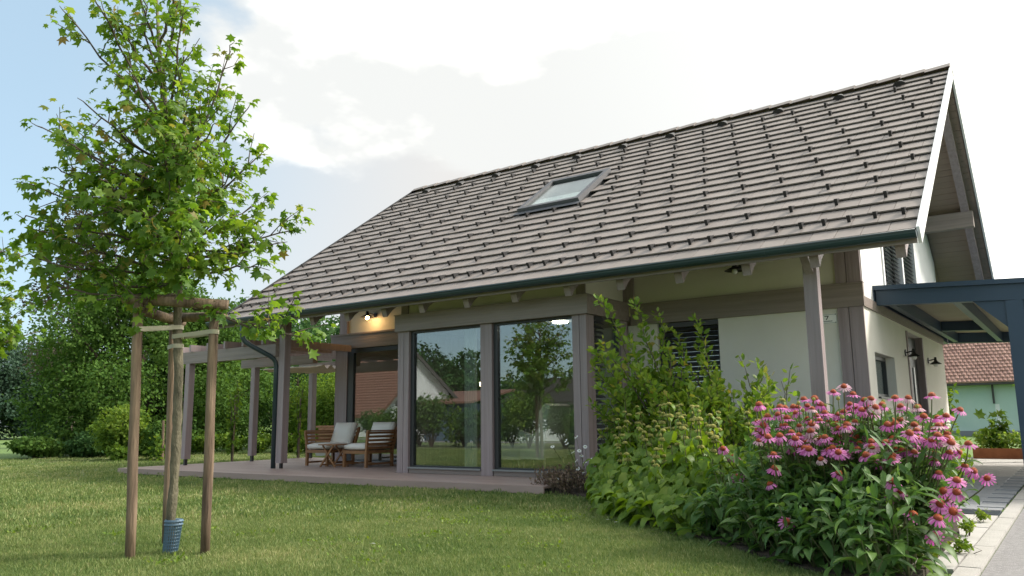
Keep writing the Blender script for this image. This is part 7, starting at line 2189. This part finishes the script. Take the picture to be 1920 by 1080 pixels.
# fallen petals on the lawn
for i, (x, y) in enumerate(((-3.75, 6.82), (-3.60, 6.70), (-7.6, 5.6), (-4.6, 4.6))):
    tag_ = MB().quad((x, y, GZ + .05), (x + .03, y + .005, GZ + .056), (x + .04, y + .03, GZ + .05), (x + .01, y + .03, GZ + .053))
    o = part('fallen_petal', tag_, daisy_m)
    o['label'] = ('pale fallen petal on the grass in front of the sage leaves', 'pale pinkish petal beside another on the grass by the bed', 'pale fallen leaf on the lawn left of the bay', 'pale fallen leaf on the open lawn in the middle')[i]
    o['category'] = 'petal'
# small weeds on the kerb
for i, (x, y) in enumerate(((-0.86, 7.6), (-0.80, 6.6), (-0.95, 6.15), (-0.84, 8.6))):
    bush('weed', ('small weed growing out of the paving joint', 'small weed beside the kerb stones', 'ragged weed tuft at the bottom of the bed by the kerb', 'dry little weed on the pale paving')[i], x, y, (0.09, 0.09, 0.10), lf_sage, 120, 0.035, 320 + i, tv=OVAL_V, tf=OVAL_F, lobes=3, cat='weed', z0=GZ + .012)

# ------------------------------------------------------------------ grass blades on the lawn
g_ = np.random.default_rng(99)


def tuft_mesh(nb, spread, hmin, hmax, width, seed):
    g = np.random.default_rng(seed)
    v, f, tn = [], [], []
    for i in range(nb):
        a = g.uniform(0, 6.28)
        r_ = spread * math.sqrt(g.random())
        x, y = r_ * math.cos(a), r_ * math.sin(a)
        h = g.uniform(hmin, hmax)
        la = g.uniform(0, 6.28)
        ln = g.uniform(0.1, 0.75) * h
        wa = g.uniform(0, 6.28)
        wx, wy = math.cos(wa) * width / 2, math.sin(wa) * width / 2
        b = len(v)
        mx, my = x + math.cos(la) * ln * .35, y + math.sin(la) * ln * .35
        v += [(x - wx, y - wy, 0), (x + wx, y + wy, 0), (mx - wx * .8, my - wy * .8, h * .6), (mx + wx * .8, my + wy * .8, h * .6), (x + math.cos(la) * ln, y + math.sin(la) * ln, h)]
        t = float(np.clip(g.normal(0.42, 0.26), 0, 1))
        tn += [t] * 5
        f += [(b, b + 1, b + 3), (b, b + 3, b + 2), (b + 2, b + 3, b + 4)]
    return np_mesh('grass_tuft', np.array(v), np.array(f), lf_grass, np.array(tn))


def grass(name, N, d0, d1, tmesh, smin, smax, anchor):
    src = put('grass_tuft', tmesh, None, anchor, kind='stuff')
    th = g_.uniform(-1.75, 0.10, N)               # azimuth seen from the lawn's near corner
    d = d0 * (d1 / d0) ** g_.random(N)
    x, y = np.sin(th) * d, np.cos(th) * d
    ok = inside([(-27.0, 11.6), (-26.2, 6.0), (-25, -1), (-0.95, -1), (-0.95, 5.1), (-5.9, 9.4), (-5.9, 12.9), (-14, 19.9), (-21.6, 19.3), (-24.4, 17.1)], x, y)
    ok &= ~((x > -16.24) & (x < -5.86) & (y > 8.99) & (y < 14.1))
    ok &= ~((x > -14.0) & (y > 12))
    ok &= ~inside(BED, x, y)
    x, y = x[ok], y[ok]
    n = len(x)
    me_ = bpy.data.meshes.new(name)
    me_.vertices.add(n)
    me_.vertices.foreach_set('co', np.stack([x, y, np.full(n, LAWN)], 1).astype(np.float32).ravel())
    a = me_.attributes.new('rot', 'FLOAT_VECTOR', 'POINT')
    rv = np.stack([g_.normal(0, .12, n), g_.normal(0, .12, n), g_.uniform(0, 6.28, n)], 1).astype(np.float32)
    a.data.foreach_set('vector', rv.ravel())
    a = me_.attributes.new('siz', 'FLOAT', 'POINT')
    a.data.foreach_set('value', g_.uniform(smin, smax, n).astype(np.float32))
    ob = put(name, me_, None, kind='stuff')
    ng_ = bpy.data.node_groups.new(name + '_nodes', 'GeometryNodeTree')
    ng_.interface.new_socket('Geometry', in_out='INPUT', socket_type='NodeSocketGeometry')
    ng_.interface.new_socket('Geometry', in_out='OUTPUT', socket_type='NodeSocketGeometry')
    gi = ng_.nodes.new('NodeGroupInput')
    go = ng_.nodes.new('NodeGroupOutput')
    ip = ng_.nodes.new('GeometryNodeInstanceOnPoints')
    oi = ng_.nodes.new('GeometryNodeObjectInfo')
    oi.inputs['Object'].default_value = src
    oi.inputs['As Instance'].default_value = True
    na = ng_.nodes.new('GeometryNodeInputNamedAttribute')
    na.data_type = 'FLOAT_VECTOR'
    na.inputs['Name'].default_value = 'rot'
    ns = ng_.nodes.new('GeometryNodeInputNamedAttribute')
    ns.data_type = 'FLOAT'
    ns.inputs['Name'].default_value = 'siz'
    lk = ng_.links.new
    lk(gi.outputs[0], ip.inputs['Points'])
    lk(oi.outputs['Geometry'], ip.inputs['Instance'])
    lk(na.outputs[0], ip.inputs['Rotation'])
    lk(ns.outputs[0], ip.inputs['Scale'])
    lk(ip.outputs[0], go.inputs[0])
    md = ob.modifiers.new('grass', 'NODES')
    md.node_group = ng_
    return n


cl_c = np.stack([g_.uniform(-9, -1.2, 46), g_.uniform(3.2, 8.6, 46)], 1)
CP = []
for c in cl_c:
    k = g_.integers(20, 90)
    CP.append(np.concatenate([c + g_.normal(0, g_.uniform(.06, .22), (k, 2)), LAWN + g_.uniform(.012, .035, (k, 1))], 1))
CP = np.concatenate(CP)
okc = ~inside(BED, CP[:, 0], CP[:, 1]) & ~((CP[:, 1] > 8.95) & (CP[:, 0] < -5.8)) & (CP[:, 0] < -0.98)
CP = CP[okc]
V, F, T = leaves(CP, np.tile([0, 0, 1.0], (len(CP), 1)), 0.030, OVAL_V, OVAL_F, 77, up=1.5)
put('lawn_clover', np_mesh('lawn_clover', V, F, lf_sage, T), None, kind='stuff')
for i in range(3):
    grass('lawn_grass', 20000, 3.2, 10.0, tuft_mesh(26, 0.055, 0.018, 0.040, 0.0045, 400 + i), 0.75, 1.2, (-4.0 + i * .3, 4.2, LAWN))
for i in range(2):
    grass('lawn_grass', 16000, 9.0, 30.0, tuft_mesh(30, 0.13, 0.020, 0.042, 0.009, 410 + i), 0.8, 1.4, (-8.0 + i * .3, 6.0, LAWN))
